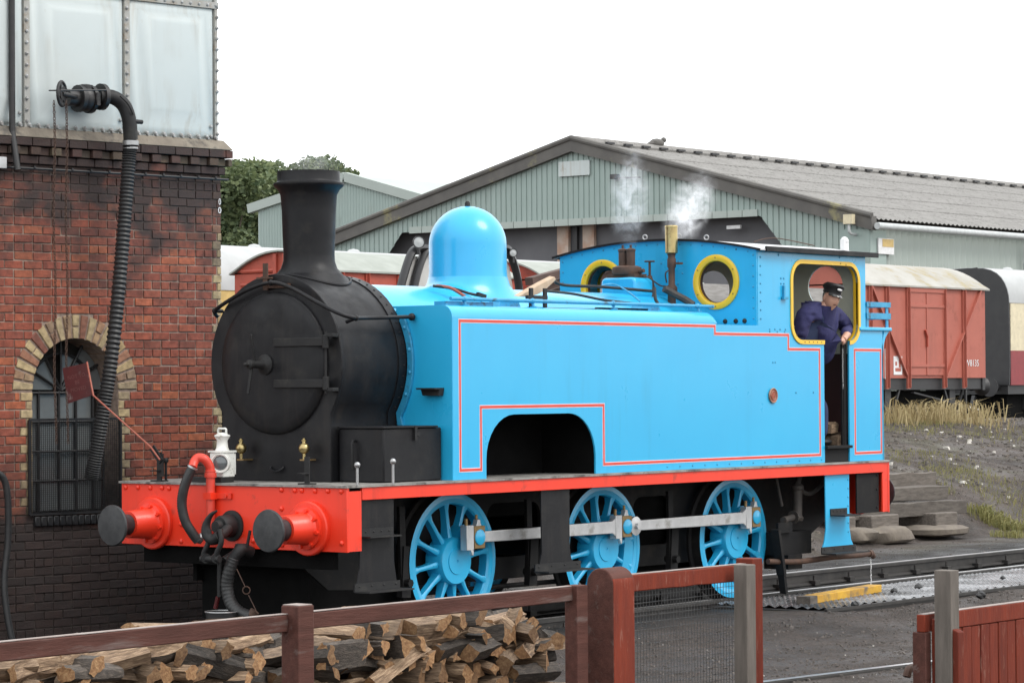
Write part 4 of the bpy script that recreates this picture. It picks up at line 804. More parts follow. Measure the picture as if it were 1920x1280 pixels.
step([(7.04, 1.146), (7.05, .62), (7.02, .50), (6.97, .42), (7.57, .42), (7.51, .50), (7.48, .62), (7.48, 1.146)], 'blue', [(7.12, 7.42, .745, .17), (6.95, 7.58, .38, .17)])
rivets(lo, [(7.455, -1.216, .58+.085*i) for i in range(7)], (0, -1, 0), .011, 'blue_weathered')
# --- smokebox
def sbprof(r, yb, n=40):
    a_end = math.acos(min(1, yb/r)); p = [(-yb, ZP)]+[(-yb, ZP+(CZ-r*sin(a_end)-ZP)*.8)]
    p += [(-cos(-a_end+(pi+2*a_end)*i/n)*r, CZ+sin(-a_end+(pi+2*a_end)*i/n)*r) for i in range(n+1)]
    return p+[(yb, ZP+(CZ-r*sin(a_end)-ZP)*.8), (yb, ZP)]
pr_ = sbprof(RS, .60); b = MB(); k = len(pr_); b.add([(x, y, z) for x in (.56, 1.36) for y, z in pr_], [(i, i+1, k+i+1, k+i) for i in range(k-1)]); sb = part(b, 'smokebox', 'black', ang=60, recalc=False)
b = MB(); b.prism(sbprof(RS+.006, .606), lambda u, v, t: (.535+t, u, v), .03); part(b, 'smokebox_front', 'black', sb, bevel=.006)
b = MB(); pr2 = sbprof(RS+.010, .61); b.add([(x, y, z) for x in (1.24, 1.358) for y, z in pr2], [(i, i+1, k+i+1, k+i) for i in range(k-1)]); b.add([(1.24, y, z) for y, z in pr2]+[(1.24, y, z) for y, z in sbprof(RS-.01, .59)], [(i, i+1, k+i+1, k+i) for i in range(k-1)]); part(b, 'smokebox_band', 'black', sb, ang=60, recalc=False)
rivets(sb, [(1.30, -sin(a)*(RS+.008), CZ+cos(a)*(RS+.008)) for a in [-.9+.125*i for i in range(28)]], (0, 0, 1), .012, 'black')
b = MB(); b.lathe((.536, 0, CZ), (-1, 0, 0), [(.585, 0), (.585, .012), (.578, .03), (.56, .045), (.52, .058), (.40, .066), (.2, .072), (0, .074)], 64); dr = part(b, 'smokebox_door', 'black', sb)
for dz in (.168, -.168):
    b = MB(); b.box(.448, .466, -.60, -.06, CZ+dz-.034, CZ+dz+.034); b.cyl((.47, -.615, CZ+dz-.055), (.47, -.615, CZ+dz+.055), .028, n=12); b.box(.46, .53, -.70, -.615, CZ+dz+(.035 if dz > 0 else -.065), CZ+dz+(.065 if dz > 0 else -.035)); part(b, 'hinge_strap', 'black_dull', sb, bevel=.004)
b = MB(); b.cyl((.47, -.615, CZ-.25), (.47, -.615, CZ+.25), .011, n=8); part(b, 'hinge_pin', 'black_dull', sb)
b = MB(); b.lathe((.462, .04, CZ-.01), (-1, 0, 0), [(.085, 0), (.085, .015), (.05, .03), (.035, .05), (.03, .16), (.038, .165), (.038, .20), (.015, .21), (.015, .25), (0, .255)], 20); b.bar((.34, .04, CZ-.01), (.30, .05, CZ+.235), .026, .018, (1, 0, 0)); b.bar((.30, .04, CZ-.01), (.27, .055, CZ-.25), .026, .018, (1, 0, 0)); part(b, 'dart_handle', 'black_dull', sb, bevel=.003)
b = MB(); b.box(.50, .535, -.18, .10, CZ+.615, CZ+.65); b.bar((.50, .07, CZ+.60), (.50, .07, CZ+.82), .05, .014, (1, 0, 0)); b.bar((.50, .0, CZ+.70), (.50, .16, CZ+.70), .03, .014); part(b, 'lamp_iron', 'rust', sb)
hr = smooth([on(407, 593, 'x', .62), on(403, 583, 'x', .52), on(425, 566, 'x', .47), on(465, 543, 'x', .45), on(508, 530, 'x', .45), on(545, 539, 'x', .45), on(590, 564, 'x', .45), on(630, 585, 'x', .46), on(660, 595, 'x', .56), on(690, 596, 'y', -.76), on(730, 595, 'y', -.78), on(772, 594, 'y', -.80)], 8)
b = MB(); b.tube(hr, .0165, 10); hrp = part(b, 'handrail', 'black', sb)
b = MB()
for i, dd in ((32, (.07, .0, 0)), (66, (.0, .10, -.03)), (8, (.09, 0, 0))):
    b.sph(hr[i], .026, 10); b.cyl(hr[i], hr[i]+Vector(dd), .016, n=8)
b.sph(hr[-1], .032, 10); b.cyl(hr[-1], hr[-1]+Vector((.06, .02, 0)), .02, n=8); part(b, 'handrail_knobs', 'black', hrp)
for yy in (-.30, .26):
    b = MB(); P = on(570 if yy < 0 else 452, 840, 'x', .44); b.sph(P, .046, 16); b.lathe(P, (0,0,1), [(.02, .035), (.014, .052), (.021, .056), (.021, .066), (.011, .07), (.011, .08), (0, .083)], 12); b.cyl(P-Vector((0,0,.09)), P, .013, n=8); oc = part(b, 'oil_pot', 'brass', sb)
    b = MB(); b.box(P.x-.02, .535, P.y-.045, P.y+.03, P.z-.10, P.z-.088); part(b, 'oil_pot_bracket', 'bronze', oc)
P = on(520, 875, 'x', .53); b = MB(); b.tube([(P.x-.03*sin(pi*i/8), P.y+.07*cos(pi*i/8), P.z-.035*sin(pi*i/8)) for i in range(9)], .010, 6); part(b, 'grab_handle', 'black', sb)
# chimney
cxm = .955; b = MB(); prof = [(.15, 3.78), (.255, 3.80), (.262, 3.826), (.262, 3.75), (.268, 3.738), (.292, 3.730), (.296, 3.716), (.286, 3.700), (.255, 3.672), (.236, 3.63), (.226, 3.5), (.220, 3.3), (.213, 3.14), (.216, 3.08), (.235, 3.02), (.275, 2.975)]
b.lathe((cxm, 0, 0), (0,0,1), prof, 48); b.f = b.f[:-2]
n = 48; vs = []; rings = [(.275, 1.0), (.33, .0), (.345, -.012)]
for r, t in rings:
    for i in range(n):
        a = 2*pi*i/n; x = cxm+cos(a+0)*r; y = sin(a)*r; zb = CZ+sqrt(max(0, RS*RS-y*y)); vs.append((x, y, 2.975 if t == 1.0 else zb+.012+(t if t < 0 else 0)))
b.add(vs, [(j*n+i, j*n+(i+1) % n, (j+1)*n+(i+1) % n, (j+1)*n+i) for j in range(2) for i in range(n)])
ch = part(b, 'chimney', 'black', ang=50)
b = MB(); b.tube([(cxm+cos(2*pi*i/40)*.345, sin(2*pi*i/40)*.345, CZ+sqrt(RS*RS-(sin(2*pi*i/40)*.345)**2)+.006) for i in range(40)], .012, 6, closed=True); part(b, 'chimney_seat', 'black', ch)
# toolbox on the running plate
b = MB(); b.box(.615, 1.34, -1.10, -.62, ZP+.001, 1.70); bx_ = part(b, 'toolbox', 'black', bevel=.012)
b = MB(); b.box(.60, 1.28, -1.115, -.62, 1.7005, 1.715); part(b, 'lid', 'black', bx_, bevel=.003)
b = MB(); b.tube([(.613, -.80, 1.60), (.585, -.80, 1.60), (.575, -.80, 1.58), (.575, -.80, 1.40), (.585, -.80, 1.38), (.613, -.80, 1.38)], .012, 8); b.box(.98, 1.01, -1.122, -1.10, 1.60, 1.712); b.cyl((1.03, -1.12, 1.65), (1.03, -1.10, 1.65), .02, n=10); part(b, 'box_handle', 'black_dull', bx_)
# lamp irons and knobs on the plate
for (u, v, h, x, knob) in ((311, 895, .16, .12, 1), (670, 903, .15, .10, 1), (737, 903, .17, .45, 1), (575, 905, .22, .06, 0), (298, 895, .24, .05, 0)):
    P = on(u, v, 'x', x); y = P.y; b = MB()
    if knob: b.cyl((x, y, ZP), (x, y, ZP+h), .011, n=8); b.sph((x, y, ZP+h+.01), .025, 12); part(b, 'handrail_knob', 'steel' if u != 311 else 'black_dull')
    else: b.box(x, x+.012, y-.025, y+.025, ZP, ZP+h); b.box(x-.08, x, y-.025, y+.025, ZP+.085, ZP+.095); b.box(x-.04, x+.05, y-.06, y+.06, ZP, ZP+.012); part(b, 'lamp_iron', 'black_dull')
# --- boiler, dome, firebox casing
b = MB(); b.cyl((1.30, 0, CZ), (5.90, 0, CZ), .672, n=72); part(b, 'boiler', 'blue')
b = MB(); prof = [(0, 3.632), (.06, 3.628)]+[(.346*sin(a), 3.285+.346*cos(a)) for a in [.25+(pi/2-.25)*i/14 for i in range(15)]]+[(.347, 3.05), (.352, 3.0)]
b.lathe((3.05, 0, 0), (0,0,1), prof, 56); b.f = b.f[:-1]; n = 56; vs = []
for r, t in ((.352, 3.0), (.372, .55), (.41, .22), (.47, .05), (.52, .006)):
    for i in range(n):
        a = 2*pi*i/n; y = sin(a)*r; zb = CZ+sqrt(max(0, .672**2-y*y)); vs.append((3.05+cos(a)*r, y, 3.0 if t == 3.0 else zb+(3.0-zb)*t+.003))
b.add(vs, [(j*n+i, j*n+(i+1) % n, (j+1)*n+(i+1) % n, (j+1)*n+i) for j in range(4) for i in range(n)]); dm = part(b, 'dome', 'blue', ang=60)
b = MB(); b.lathe((3.05, 0, 3.625), (0,0,1), [(.025, 0), (.024, .035), (.016, .05), (0, .056)], 10); part(b, 'dome_bolt', 'black_dull', dm)
b = MB(); b.prism(rrect(-.2, .2, 2.85, 3.055, .05), lambda u, v, t: (5.31+t, u, v), .30); fx = part(b, 'valve_casing', 'blue', bevel=.02)
b = MB(); b.box(5.36, 5.56, -.16, .16, 3.052, 3.09); b.lathe((5.46, 0, 3.085), (0,0,1), [(.14, 0), (.15, .03), (.14, .07), (.1, .085)], 16)
for yy in (-.047, .047): b.lathe((5.46, yy, 3.15), (0,0,1), [(.045, 0), (.042, .02), (.042, .155), (.047, .16), (.047, .178), (.03, .185), (.012, .19), (.012, .22), (0, .222)], 16)
b.tube([(5.46, -.14, 3.11), (5.46, -.20, 3.12)], .02, 8); part(b, 'safety_valves', 'rust', bevel=0)
b = MB(); P = on(1218, 490, 'x', 5.62); b.torus((P.x, P.y, P.z), (0,0,1), .045, .008, 16, 6); b.bar((P.x-.045, P.y, P.z), (P.x+.045, P.y, P.z), .012, .006); b.bar((P.x, P.y-.045, P.z), (P.x, P.y+.045, P.z), .012, .006); b.cyl((P.x, P.y, 2.88), (P.x, P.y, P.z), .012, n=8); b.lathe((P.x, P.y, 2.86), (0,0,1), [(.05, 0), (.05, .1), (.04, .15), (.02, .22)], 12); part(b, 'steam_valve', 'rust')
P = on(1259, 470, 'x', 5.72); b = MB(); b.lathe((P.x, P.y, 2.80), (0,0,1), [(.04, 0), (.04, .1), (.055, .12), (.055, .16), (.032, .19), (.032, .34), (.042, .36), (.042, .43), (.034, .45), (.046, .50), (.058, .51), (.058, .53), (.03, .54), (.03, .57)], 14); b.box(P.x-.01, P.x+.06, P.y-.09, P.y-.03, 3.18, 3.20); wp = part(b, 'whistle_pipe', 'rust')
b = MB(); zb_ = P.z-.03; b.lathe((P.x, P.y, zb_), (0,0,1), [(.045, 0), (.060, .01), (.060, .25), (.064, .255), (.060, .27), (.0, .275)], 20); part(b, 'whistle', 'brass', wp)
def cable(pts, r, m, name='pipe_run'):
    b = MB(); b.tube(smooth(pts, 8), r, 8); return part(b, name, m)
G = lambda u, v, y: on(u, v, 'y', y)
cable([G(1040, 528, -.2), G(1062, 535, -.25), G(1130, 538, -.3), G(1225, 546, -.35)], .014, 'black_dull')
cable([G(1020, 545, -.5), G(1075, 551, -.5), G(1130, 562, -.5), G(1180, 568, -.5), G(1215, 572, -.55)], .012, 'black_dull')
cable([G(1190, 514, -.1), G(1215, 520, -.2), G(1240, 536, -.25), G(1262, 534, -.25), G(1278, 524, -.25), G(1275, 510, -.25), G(1260, 506, -.25), G(1248, 512, -.25), G(1250, 530, -.25)], .007, 'rust')
cable([G(1245, 541, -.4), G(1262, 550, -.45), G(1285, 562, -.55), G(1300, 572, -.62)], .035, 'grime')
cable([G(1227, 540, -.6), G(1229, 560, -.65), G(1236, 573, -.7)], .016, 'black_dull')
cable([G(1128, 535, -.2), G(1150, 533, -.25), G(1175, 545, -.4), G(1200, 565, -.6)], .008, 'blue_weathered')
cable([G(812, 536, -.3), G(850, 541, -.4), G(880, 550, -.5), G(908, 556, -.55)], .012, 'black_dull')
cable([G(818, 536, -.3), G(845, 540, -.4), G(872, 556, -.5)], .014, 'badge')
b = MB(); b.bar(G(895, 551, -.55), G(910, 556, -.56), .03, .03); part(b, 'bracket', 'black_dull')
# tank-top brackets and filler, fire shovel
for u0, u1, v0, v1 in ((933, 978, 556, 574), (1200, 1240, 556, 572)):
    a = G(u0, v1, -.95); c = G(u1, v0, -.95); w_ = c.x-a.x; b = MB(); b.prism([(a.x, 2.69), (a.x+w_, 2.69), (a.x+w_*.86, 2.69+.075), (a.x+w_*.14, 2.69+.075)], lambda u, v, t: (u, -.95+t, v), .12); part(b, 'tank_lug', 'blue_weathered', bevel=.004)
a = G(994, 570, -.9); c = G(1020, 545, -.9); b = MB()
for x in (a.x, c.x): b.box(x-.02, x+.02, -.92, -.90, 2.68, c.z+.02)
b.bar((a.x-.06, -.91, a.z+.06), (c.x+.02, -.91, a.z+.06), .03, .03); part(b, 'shovel_rest', 'black_dull')
b = MB(); b.box(G(1120, 566, -1.0).x, G(1210, 570, -1.0).x, -1.03, -.97, 2.695, 2.72); b.box(G(990, 572, -1.0).x, G(1118, 570, -1.0).x, -1.02, -.99, 2.695, 2.708); part(b, 'fire_iron', 'soot')
# --- side tanks and cab sides: one sheet each, cut for arch, window and doorway
R1 = .10
side = [(1.367, ZP+.001), (1.367, 2.70-R1), (5.14, 2.70-R1), (5.14+.06, 2.70-R1-.02), (5.215, 2.585), (5.90, 2.585), (5.90, 3.30), (7.84, 3.31), (7.84, 2.575), (8.16, 2.575), (8.165, 2.40), (8.175, ZP+.001), (7.522, ZP+.001), (7.522, 2.455)]
wbr = arc(7.69-.16, 2.455+.16, .16, -pi/2, 0, 6); wtr = arc(7.69-.16, 3.19-.16, .16, 0, pi/2, 6); wtl = arc(6.50+.16, 3.19-.16, .16, pi/2, pi, 6); wbl = arc(6.50+.16, 2.455+.16, .16, pi, 1.5*pi, 6)
arch = [(1.80, ZP+.001)]+[(1.80, 1.36)]+arc(2.18, 1.42, .38, pi, pi/2, 8, .375)[0:]+arc(2.94, 1.42, .38, pi/2, 0, 8, .375)+[(3.32, 1.36), (3.32, ZP+.001)]
side2 = [(1.367, ZP+.001), (1.367, 2.70-R1), (5.14, 2.70-R1), (5.19, 2.60-.005), (5.215, 2.585), (5.90, 2.585), (5.90, 3.30), (7.84, 3.31), (7.84, 2.575), (8.16, 2.575), (8.165, 2.40), (8.175, ZP+.001), (7.522, ZP+.001)] + [(7.522, 2.455)] + wbr[1:] + wtr + wtl + wbl + [(7.06, 2.455), (7.06, ZP+.001)] + list(reversed(arch))
tanks = []
for sy in (-1, 1):
    b = MB(); b.plate(side2, [], lambda u, v, t, sy=sy: (u, sy*((YT if sy < 0 or u < 5.5 else 1.14)-t), v), .016); sd_ = part(b, 'side_sheet', 'blue', ang=30); tanks.append(sd_)
    ti = .555
    prof = [(-(YT-.004), 2.62)]+[(-(YT-R1)-R1*sin(a), 2.70-R1+R1*cos(a)) for a in [pi/2-(pi/2)*i/8 for i in range(9)]]+[(-ti, 2.70), (-ti, 2.68), (-(YT-R1), 2.68)]
    b = MB(); k2 = len(prof); X1 = 5.14
    prof = [(-YT, 2.70-R1)]+[(-(YT-R1)-R1*cos(a), 2.70-R1+R1*sin(a)) for a in [(pi/2)*i/8 for i in range(1, 9)]]+[(-ti, 2.70), (-ti, 2.685), (-(YT-R1), 2.685), (-(YT-.014), 2.70-R1)]
    b.prism(prof, lambda u, v, t, sy=sy: (1.367+t, -sy*u, v), X1-1.367); part(b, 'tank_top', 'blue', sd_, ang=40)
    b = MB(); k2 = len(prof); vs = []
    for j in range(6):
        t = j/5; sc = cos(t*pi/2); vs += [(X1+.085*sin(t*pi/2), -sy*(u if u < -1.18 else u), 2.585+(v-2.585)*sc if True else v) for u, v in prof]
    b.add(vs, [(j*k2+i, j*k2+(i+1) % k2, (j+1)*k2+(i+1) % k2, (j+1)*k2+i) for j in range(5) for i in range(k2)]); part(b, 'tank_shoulder', 'blue', sd_, ang=50)
    b = MB(); b.box(5.14, 5.90, -sy*-YT if sy > 0 else -YT, sy*ti, 2.572, 2.584) if False else b.box(5.14, 5.90, min(sy*YT*.987, sy*ti), max(sy*YT*.987, sy*ti), 2.570, 2.583); part(b, 'tank_shelf', 'blue', sd_)
    fr_ = [(-YT+.002, ZP+.001), (-YT+.002, 2.70-R1)]+[(-(YT-R1)-R1*cos(a), 2.699-R1+R1*sin(a)) for a in [(pi/2)*i/8 for i in range(9)]]+[(-.60, 2.699), (-.60, ZP+.001)]
    b = MB(); b.prism(fr_, lambda u, v, t, sy=sy: (1.362+t, -sy*u, v), .014); part(b, 'tank_front', 'blue', sd_)
    b = MB(); b.box(1.38, 5.9, min(sy*.58, sy*.60), max(sy*.58, sy*.60), ZP, 2.66); b.box(1.79, 3.33, min(sy*.60, sy*1.183), max(sy*.60, sy*1.183), 1.80, 1.81); b.box(1.775, 1.788, min(sy*.6, sy*1.183), max(sy*.6, sy*1.183), ZP, 1.80); b.box(3.332, 3.345, min(sy*.6, sy*1.183), max(sy*.6, sy*1.183), ZP, 1.80); part(b, 'tank_inner', 'soot', sd_)
sd0 = tanks[0]
# flange ring round the smokebox against the tank front
b = MB(); n = 30; vs = []
A_ = [-2.25+i*(1.25+.35)/n for i in range(n+1)]
ang_ = [radians(28)-i*radians(62)/n for i in range(n+1)]
lp = [(-cos(a)*(RS+.015), CZ+sin(a)*(RS+.015)) for a in ang_]+[(-.625, 1.72)]
lp2 = [(-cos(a)*(RS+.075), CZ+sin(a)*(RS+.075)) for a in ang_]+[(-.69, 1.70)]
b.prism(lp+list(reversed(lp2)), lambda u, v, t: (1.335+t, u, v), .026); fg = part(b, 'flange_ring', 'blue_weathered', bevel=.004)
rivets(fg, [(1.335, -cos(a)*(RS+.045), CZ+sin(a)*(RS+.045)) for a in (radians(22), radians(8), radians(-6), radians(-20))], (-1, 0, 0), .018, 'blue_weathered')
b = MB(); P = on(815, 730, 'x', 1.36); b.box(1.24, 1.36, P.y-.10, P.y+.10, P.z, P.z+.014); b.prism([(-.10, 0), (.10, 0), (.08, -.05), (-.09, -.05)], lambda u, v, t: (1.30+t, P.y+u, P.z+v), .06); part(b, 'front_foothold', 'black_dull')
# red lining with pale edges
def lining(pts, parent, closed=True, w=.021, w2=.034):
    for ww, off, m, nm in ((w2, .0015, 'pale_line', 'lining_edge'), (w, .0028, 'red_rail', 'lining')):
        b = MB(); L_ = pts+([pts[0]] if closed else [])
        for (x0, z0), (x1, z1) in zip(L_, L_[1:]):
            if abs(x0-x1) < 1e-6: b.box(x0-ww/2, x0+ww/2, -YT-off, -YT+.001, min(z0, z1)-ww/2, max(z0, z1)+ww/2)
            else: b.box(min(x0, x1)-ww/2, max(x0, x1)+ww/2, -YT-off+.0004, -YT+.001, z0-ww/2, z0+ww/2)
        part(b, nm, m, parent, ang=0)
lining([(1.46, 2.57), (5.175, 2.57), (5.175, 2.50), (6.42, 2.50), (6.42, 2.365), (6.975, 2.365), (6.975, 1.345), (3.44, 1.345), (3.44, 1.86), (1.73, 1.86), (1.73, 1.345), (1.46, 1.345)], sd0)
lining([(7.625, 2.365), (8.12, 2.365), (8.12, 1.345), (7.625, 1.345)], sd0)
# rivets on the sheets
rivets(sd0, [(4.4+.2*i, -YT, 1.297) for i in range(14)]+[(6.1+.09*i, -YT, 2.553) for i in range(4)]+[(6.1+.13*i, -YT, 2.53) for i in range(3)]+[(6.15, -YT, 2.24), (6.19, -YT, 2.24), (6.55, -YT, 1.95), (6.86, -YT, 1.95)], (0, -1, 0), .011, 'blue_weathered')
b = MB(); b.lathe((6.135, -YT, 1.925), (0, -1, 0), [(.066, 0), (.066, .012), (.058, .016), (.054, .012), (.036, .012), (.034, .016), (0, .016)], 28); b.cyl((6.135-.05, -YT-.01, 1.925), (6.135-.05, -YT-.022, 1.925), .008, n=8); b.cyl((6.135+.05, -YT-.01, 1.925), (6.135+.05, -YT-.022, 1.925), .008, n=8); b.box(6.11, 6.16, -YT-.018, -YT-.01, 1.92, 1.93); b.box(6.115, 6.155, -YT-.018, -YT-.01, 1.938, 1.944); b.box(6.115, 6.155, -YT-.018, -YT-.01, 1.906, 1.912); wpl = part(b, 'works_plate', 'badge', sd0); b = MB(); b.torus((6.135, -YT-.012, 1.925), (0, 1, 0), .066, .007, 32, 8); b.torus((6.135, -YT-.014, 1.925), (0, 1, 0), .041, .0035, 28, 6); part(b, 'plate_rim', 'badge_ring', wpl)
# tank handrail
z_ = 2.755; b = MB(); xa, xb = G(845, 565, -1.08).x, G(1337, 575, -1.08).x; b.tube([(xa, -1.08, z_), (xb, -1.08, z_)], .0165, 10); th = part(b, 'tank_handrail', 'blue_weathered')
b = MB()
for x in (xa+.18, xa+1.1, (xa+xb)/2+.35, xb-.25): b.sph((x, -1.08, z_), .026, 10); b.cyl((x, -1.08, z_), (x, -1.09, 2.70), .012, n=8); b.cyl((x, -1.09, 2.70), (x, -1.09, 2.71), .03, n=10)
part(b, 'handrail_stanchions', 'blue_weathered', th)
b = MB(); b.box(xa-.02, xa+.6, -1.05, -.92, 2.70, 2.735); part(b, 'tank_filler', 'blue_weathered')
# --- cab
YR = 1.14
def roofz(y): return 3.435-.125*((y+.03)/1.2)**2
def cabplate(x, th, holes, m, name, z0=2.585, parent=None):
    out = [(-YT+.004, z0)]+[(y, roofz(y)-.012) for y in [-YT+.004+(YT+YR-.02)*i/24 for i in range(25)]]+[(YR-.016, z0)]
    b = MB(); b.plate(out, holes, lambda u, v, t: (x+t, u, v), th); return part(b, name, m, parent, ang=0)
circ = lambda cy, cz, r, n=36: [(cy+r*cos(2*pi*i/n), cz+r*sin(2*pi*i/n)) for i in range(n)]
HN = (-.742, 3.006); HF = (.60, 3.0)
cf = cabplate(5.885, .014, [circ(*HN, .205), circ(*HF, .205)], 'blue', 'cab_front')
cabplate(5.9005, .006, [circ(*HN, .205), circ(*HF, .205)], 'dark_in', 'front_lining', parent=cf)
for c in (HN, HF):
    b = MB(); b.lathe((5.886, c[0], c[1]), (-1, 0, 0), [(.200, -.03), (.262, -.001), (.262, .016), (.250, .022), (.212, .022), (.200, .014), (.200, -.03)], 48); f_ = part(b, 'spectacle_frame', 'yellow', cf)
    rivets(f_, [(5.864, c[0]+.232*cos(a), c[1]+.232*sin(a)) for a in [pi/6+i*pi/3 for i in range(6)]], (-1, 0, 0), .009, 'bronze')
    b = MB(); b.lathe((5.902, c[0], c[1]), (1, 0, 0), [(.200, 0), (.205, .04), (.198, .04), (.192, 0), (.200, 0)], 40); part(b, 'spectacle_rim', 'rust', cf)
rivets(cf, [(5.885, y, roofz(y)-.05) for y in [-1.1+.13*i for i in range(17)]]+[(5.885, -1.16, 2.65+.1*i) for i in range(7)]+[(5.885, 1.09, 2.65+.1*i) for i in range(7)]+[(5.885, -.3, 3.22), (5.885, -.35, 3.1), (5.885, -.1, 3.2), (5.885, -.3, 3.0)], (-1, 0, 0), .011, 'blue_weathered')
rivets(cf, [(5.885, y, 2.63) for y in (-1.06, -.96, -.84)], (-1, 0, 0), .025, 'black_dull')
rivets(sd0, [(5.945, -YT, 2.65+.083*i) for i in range(8)]+[(6.26, -YT, 3.26), (7.36, -YT, 3.27), (6.30, -YT, 3.04), (6.35, -YT, 3.04), (6.30, -YT, 2.99), (6.35, -YT, 2.99)], (0, -1, 0), .012, 'blue_weathered')
b = MB(); b.bar((6.33, -YT-.012, 2.97), (6.33, -YT-.012, 2.86), .02, .025, (0, 1, 0)); b.bar((6.30, -YT-.02, 2.85), (6.38, -YT-.02, 2.85), .03, .025); part(b, 'lamp_bracket', 'blue_weathered', sd0)
cr = cabplate(7.826, .012, [circ(*HN, .205), circ(.62, 3.0, .205)], 'cream_in', 'cab_rear', z0=2.33); cabplate(7.8385, .004, [circ(*HN, .205), circ(.62, 3.0, .205)], 'blue', 'cab_rear_sheet', z0=2.56, parent=cr)
b = MB(); n_ = 24; lp_ = [(-1.17+2.28*i/n_, roofz(-1.17+2.28*i/n_)-.016) for i in range(n_+1)]; b.prism(lp_+[(y, z-.006) for y, z in reversed(lp_)], lambda u, v, t: (5.91+t, u, v), 1.91); part(b, 'roof_bounce_sheet', 'cream_in', ang=30)  # cream sheet added under the roof to bounce light into the cab
b = MB(); b.box(7.80, 7.825, -1.18, 1.12, 2.575, 2.59); part(b, 'rear_ledge', 'white_lamp', cr)
b = MB(); b.box(7.812, 7.825, -1.18, 1.12, 1.43, 2.329); part(b, 'bunker_front', 'maroon_in')
b = MB(); b.box(5.91, 7.82, -1.17, 1.11, 1.40, 1.425); part(b, 'cab_floor', 'frame_black')
b = MB(); b.box(5.907, 5.93, -1.17, 1.11, 1.43, 2.5); b.cyl((5.6, 0, 2.1), (6.02, 0, 2.1), .5, n=24); part(b, 'backhead', 'dark_in')
b = MB(); b.box(7.06, 7.522, -1.185, -1.17, ZP+.005, 1.40); b.box(7.06, 7.522, -1.235, -1.14, 1.40, 1.428); part(b, 'door_sill', 'frame_black', bevel=.003)
b = MB(); b.box(7.44, 7.455, -1.17, -1.15, 1.43, 2.42); b.box(7.47, 7.52, -1.17, -1.15, 1.43, 2.42); part(b, 'door_post', 'frame_black')
# yellow window surround
win_o = [(6.465, 2.42)]; O = .04
for sy, par in ((-1, tanks[0]), (1, tanks[1])):
    inner = [(7.522, 2.455)]+wbr[1:]+wtr+wtl+wbl+[(7.06, 2.455)]
    owbr = arc(7.69-.16, 2.455+.16, .16+O, -pi/2, 0, 6); owtr = arc(7.69-.16, 3.19-.16, .16+O, 0, pi/2, 6); owtl = arc(6.66, 3.03, .16+O, pi/2, pi, 6); owbl = arc(6.66, 2.615, .16+O, pi, 1.5*pi, 6)
    outer = [(7.522, 2.415)]+owbr[1:]+owtr+owtl+owbl+[(7.06, 2.415)]; k = len(inner)
    b = MB(); Y0 = YT if sy < 0 else 1.14; vs = []
    for y, which in ((Y0+.012, 0), (Y0+.012, 1), (Y0-.05, 0)):
        vs += [(u, sy*y, v) for u, v in (inner if which == 0 else outer)]
    vs += [(u, sy*(Y0-.001), v) for u, v in outer]
    fs = [(i, i+1, k+i+1, k+i) for i in range(k-1)]+[(i, i+1, 2*k+i+1, 2*k+i) for i in range(k-1)]+[(k+i, k+i+1, 3*k+i+1, 3*k+i) for i in range(k-1)]
    b.add(vs, fs); wf = part(b, 'window_surround', 'yellow', par, ang=40)
    if sy < 0: rivets(wf, [(6.70+.075*i, -YT-.012, 2.437) for i in range(5)]+[(6.55, -YT-.012, 2.50), (6.51, -YT-.012, 2.58), (7.36, -YT-.012, 3.21), (7.46, -YT-.012, 3.20)], (0, -1, 0), .009, 'bronze')
# roof
b = MB(); n = 30; prof = [(-1.26+2.46*i/n, roofz(-1.26+2.46*i/n)) for i in range(n+1)]; poly = prof+[(y, z-.012) for y, z in reversed(prof)]
b.prism(poly, lambda u, v, t: (5.855+t, u, v), 2.12); rf = part(b, 'cab_roof', 'roof_grey', ang=30)
b = MB(); b.prism(prof+[(y, z-.022) for y, z in reversed(prof)], lambda u, v, t: (5.848+t, u, v+.004), .012); part(b, 'roof_edge', 'black', rf, ang=30)
for yy in (-1.262, 1.20):
    b = MB(); b.box(5.95, 7.98, yy-.012, yy+.012, 3.283, 3.332); part(b, 'gutter', 'black', rf, bevel=.003)
b = MB(); b.box(7.78, 7.86, -1.0, -.95, 3.36, 3.47); b.sph((7.82, -.975, 3.46), .04, 10); part(b, 'roof_bracket', 'white', rf)
for yy in (.1, -.62, -.3): b = MB(); b.torus((5.9, yy, roofz(yy)+.03), (1, .2, 0), .022, .007, 12, 6); part(b, 'lifting_eye', 'steel', rf)
b = MB(); b.tube(smooth([(6.6, -.7, roofz(-.7)+.02), (6.9, -.75, roofz(-.75)+.07), (7.3, -.95, roofz(-.95)+.03)], 6), .005, 5); part(b, 'roof_cord', 'rust', rf)
# --- bunker
b = MB()
pf = [(8.16, ZP+.001), (8.165, 2.30), (8.18, 2.42), (8.22, 2.50), (8.30, 2.56), (8.30, 2.575), (8.27, 2.575)]
b.prism([(8.16, ZP+.001), (8.165, 2.30), (8.185, 2.42), (8.225, 2.50), (8.30, 2.56), (8.30, 2.577), (8.20, 2.577), (8.15, 2.40), (8.15, ZP+.001)], lambda u, v, t: (u, -YT+t, v), 2*YT); bk = part(b, 'bunker_back', 'blue', ang=40)
b = MB(); b.box(7.70, 8.31, -1.225, -1.185, 2.555, 2.592); part(b, 'bunker_rim', 'blue', bk, bevel=.01)
b = MB(); b.box(7.84, 8.2, -1.15, 1.15, 2.45, 2.52); part(b, 'coal_load', 'coal', bk)
for z0, z1 in ((2.68, 2.735), (2.80, 2.845)):
    b = MB(); b.box(7.85, 8.31, -1.212, -1.20, z0-.005, z1); b.box(8.30, 8.312, -1.2, 1.2, z0-.005, z1); part(b, 'coal_rail', 'blue_weathered', bk)
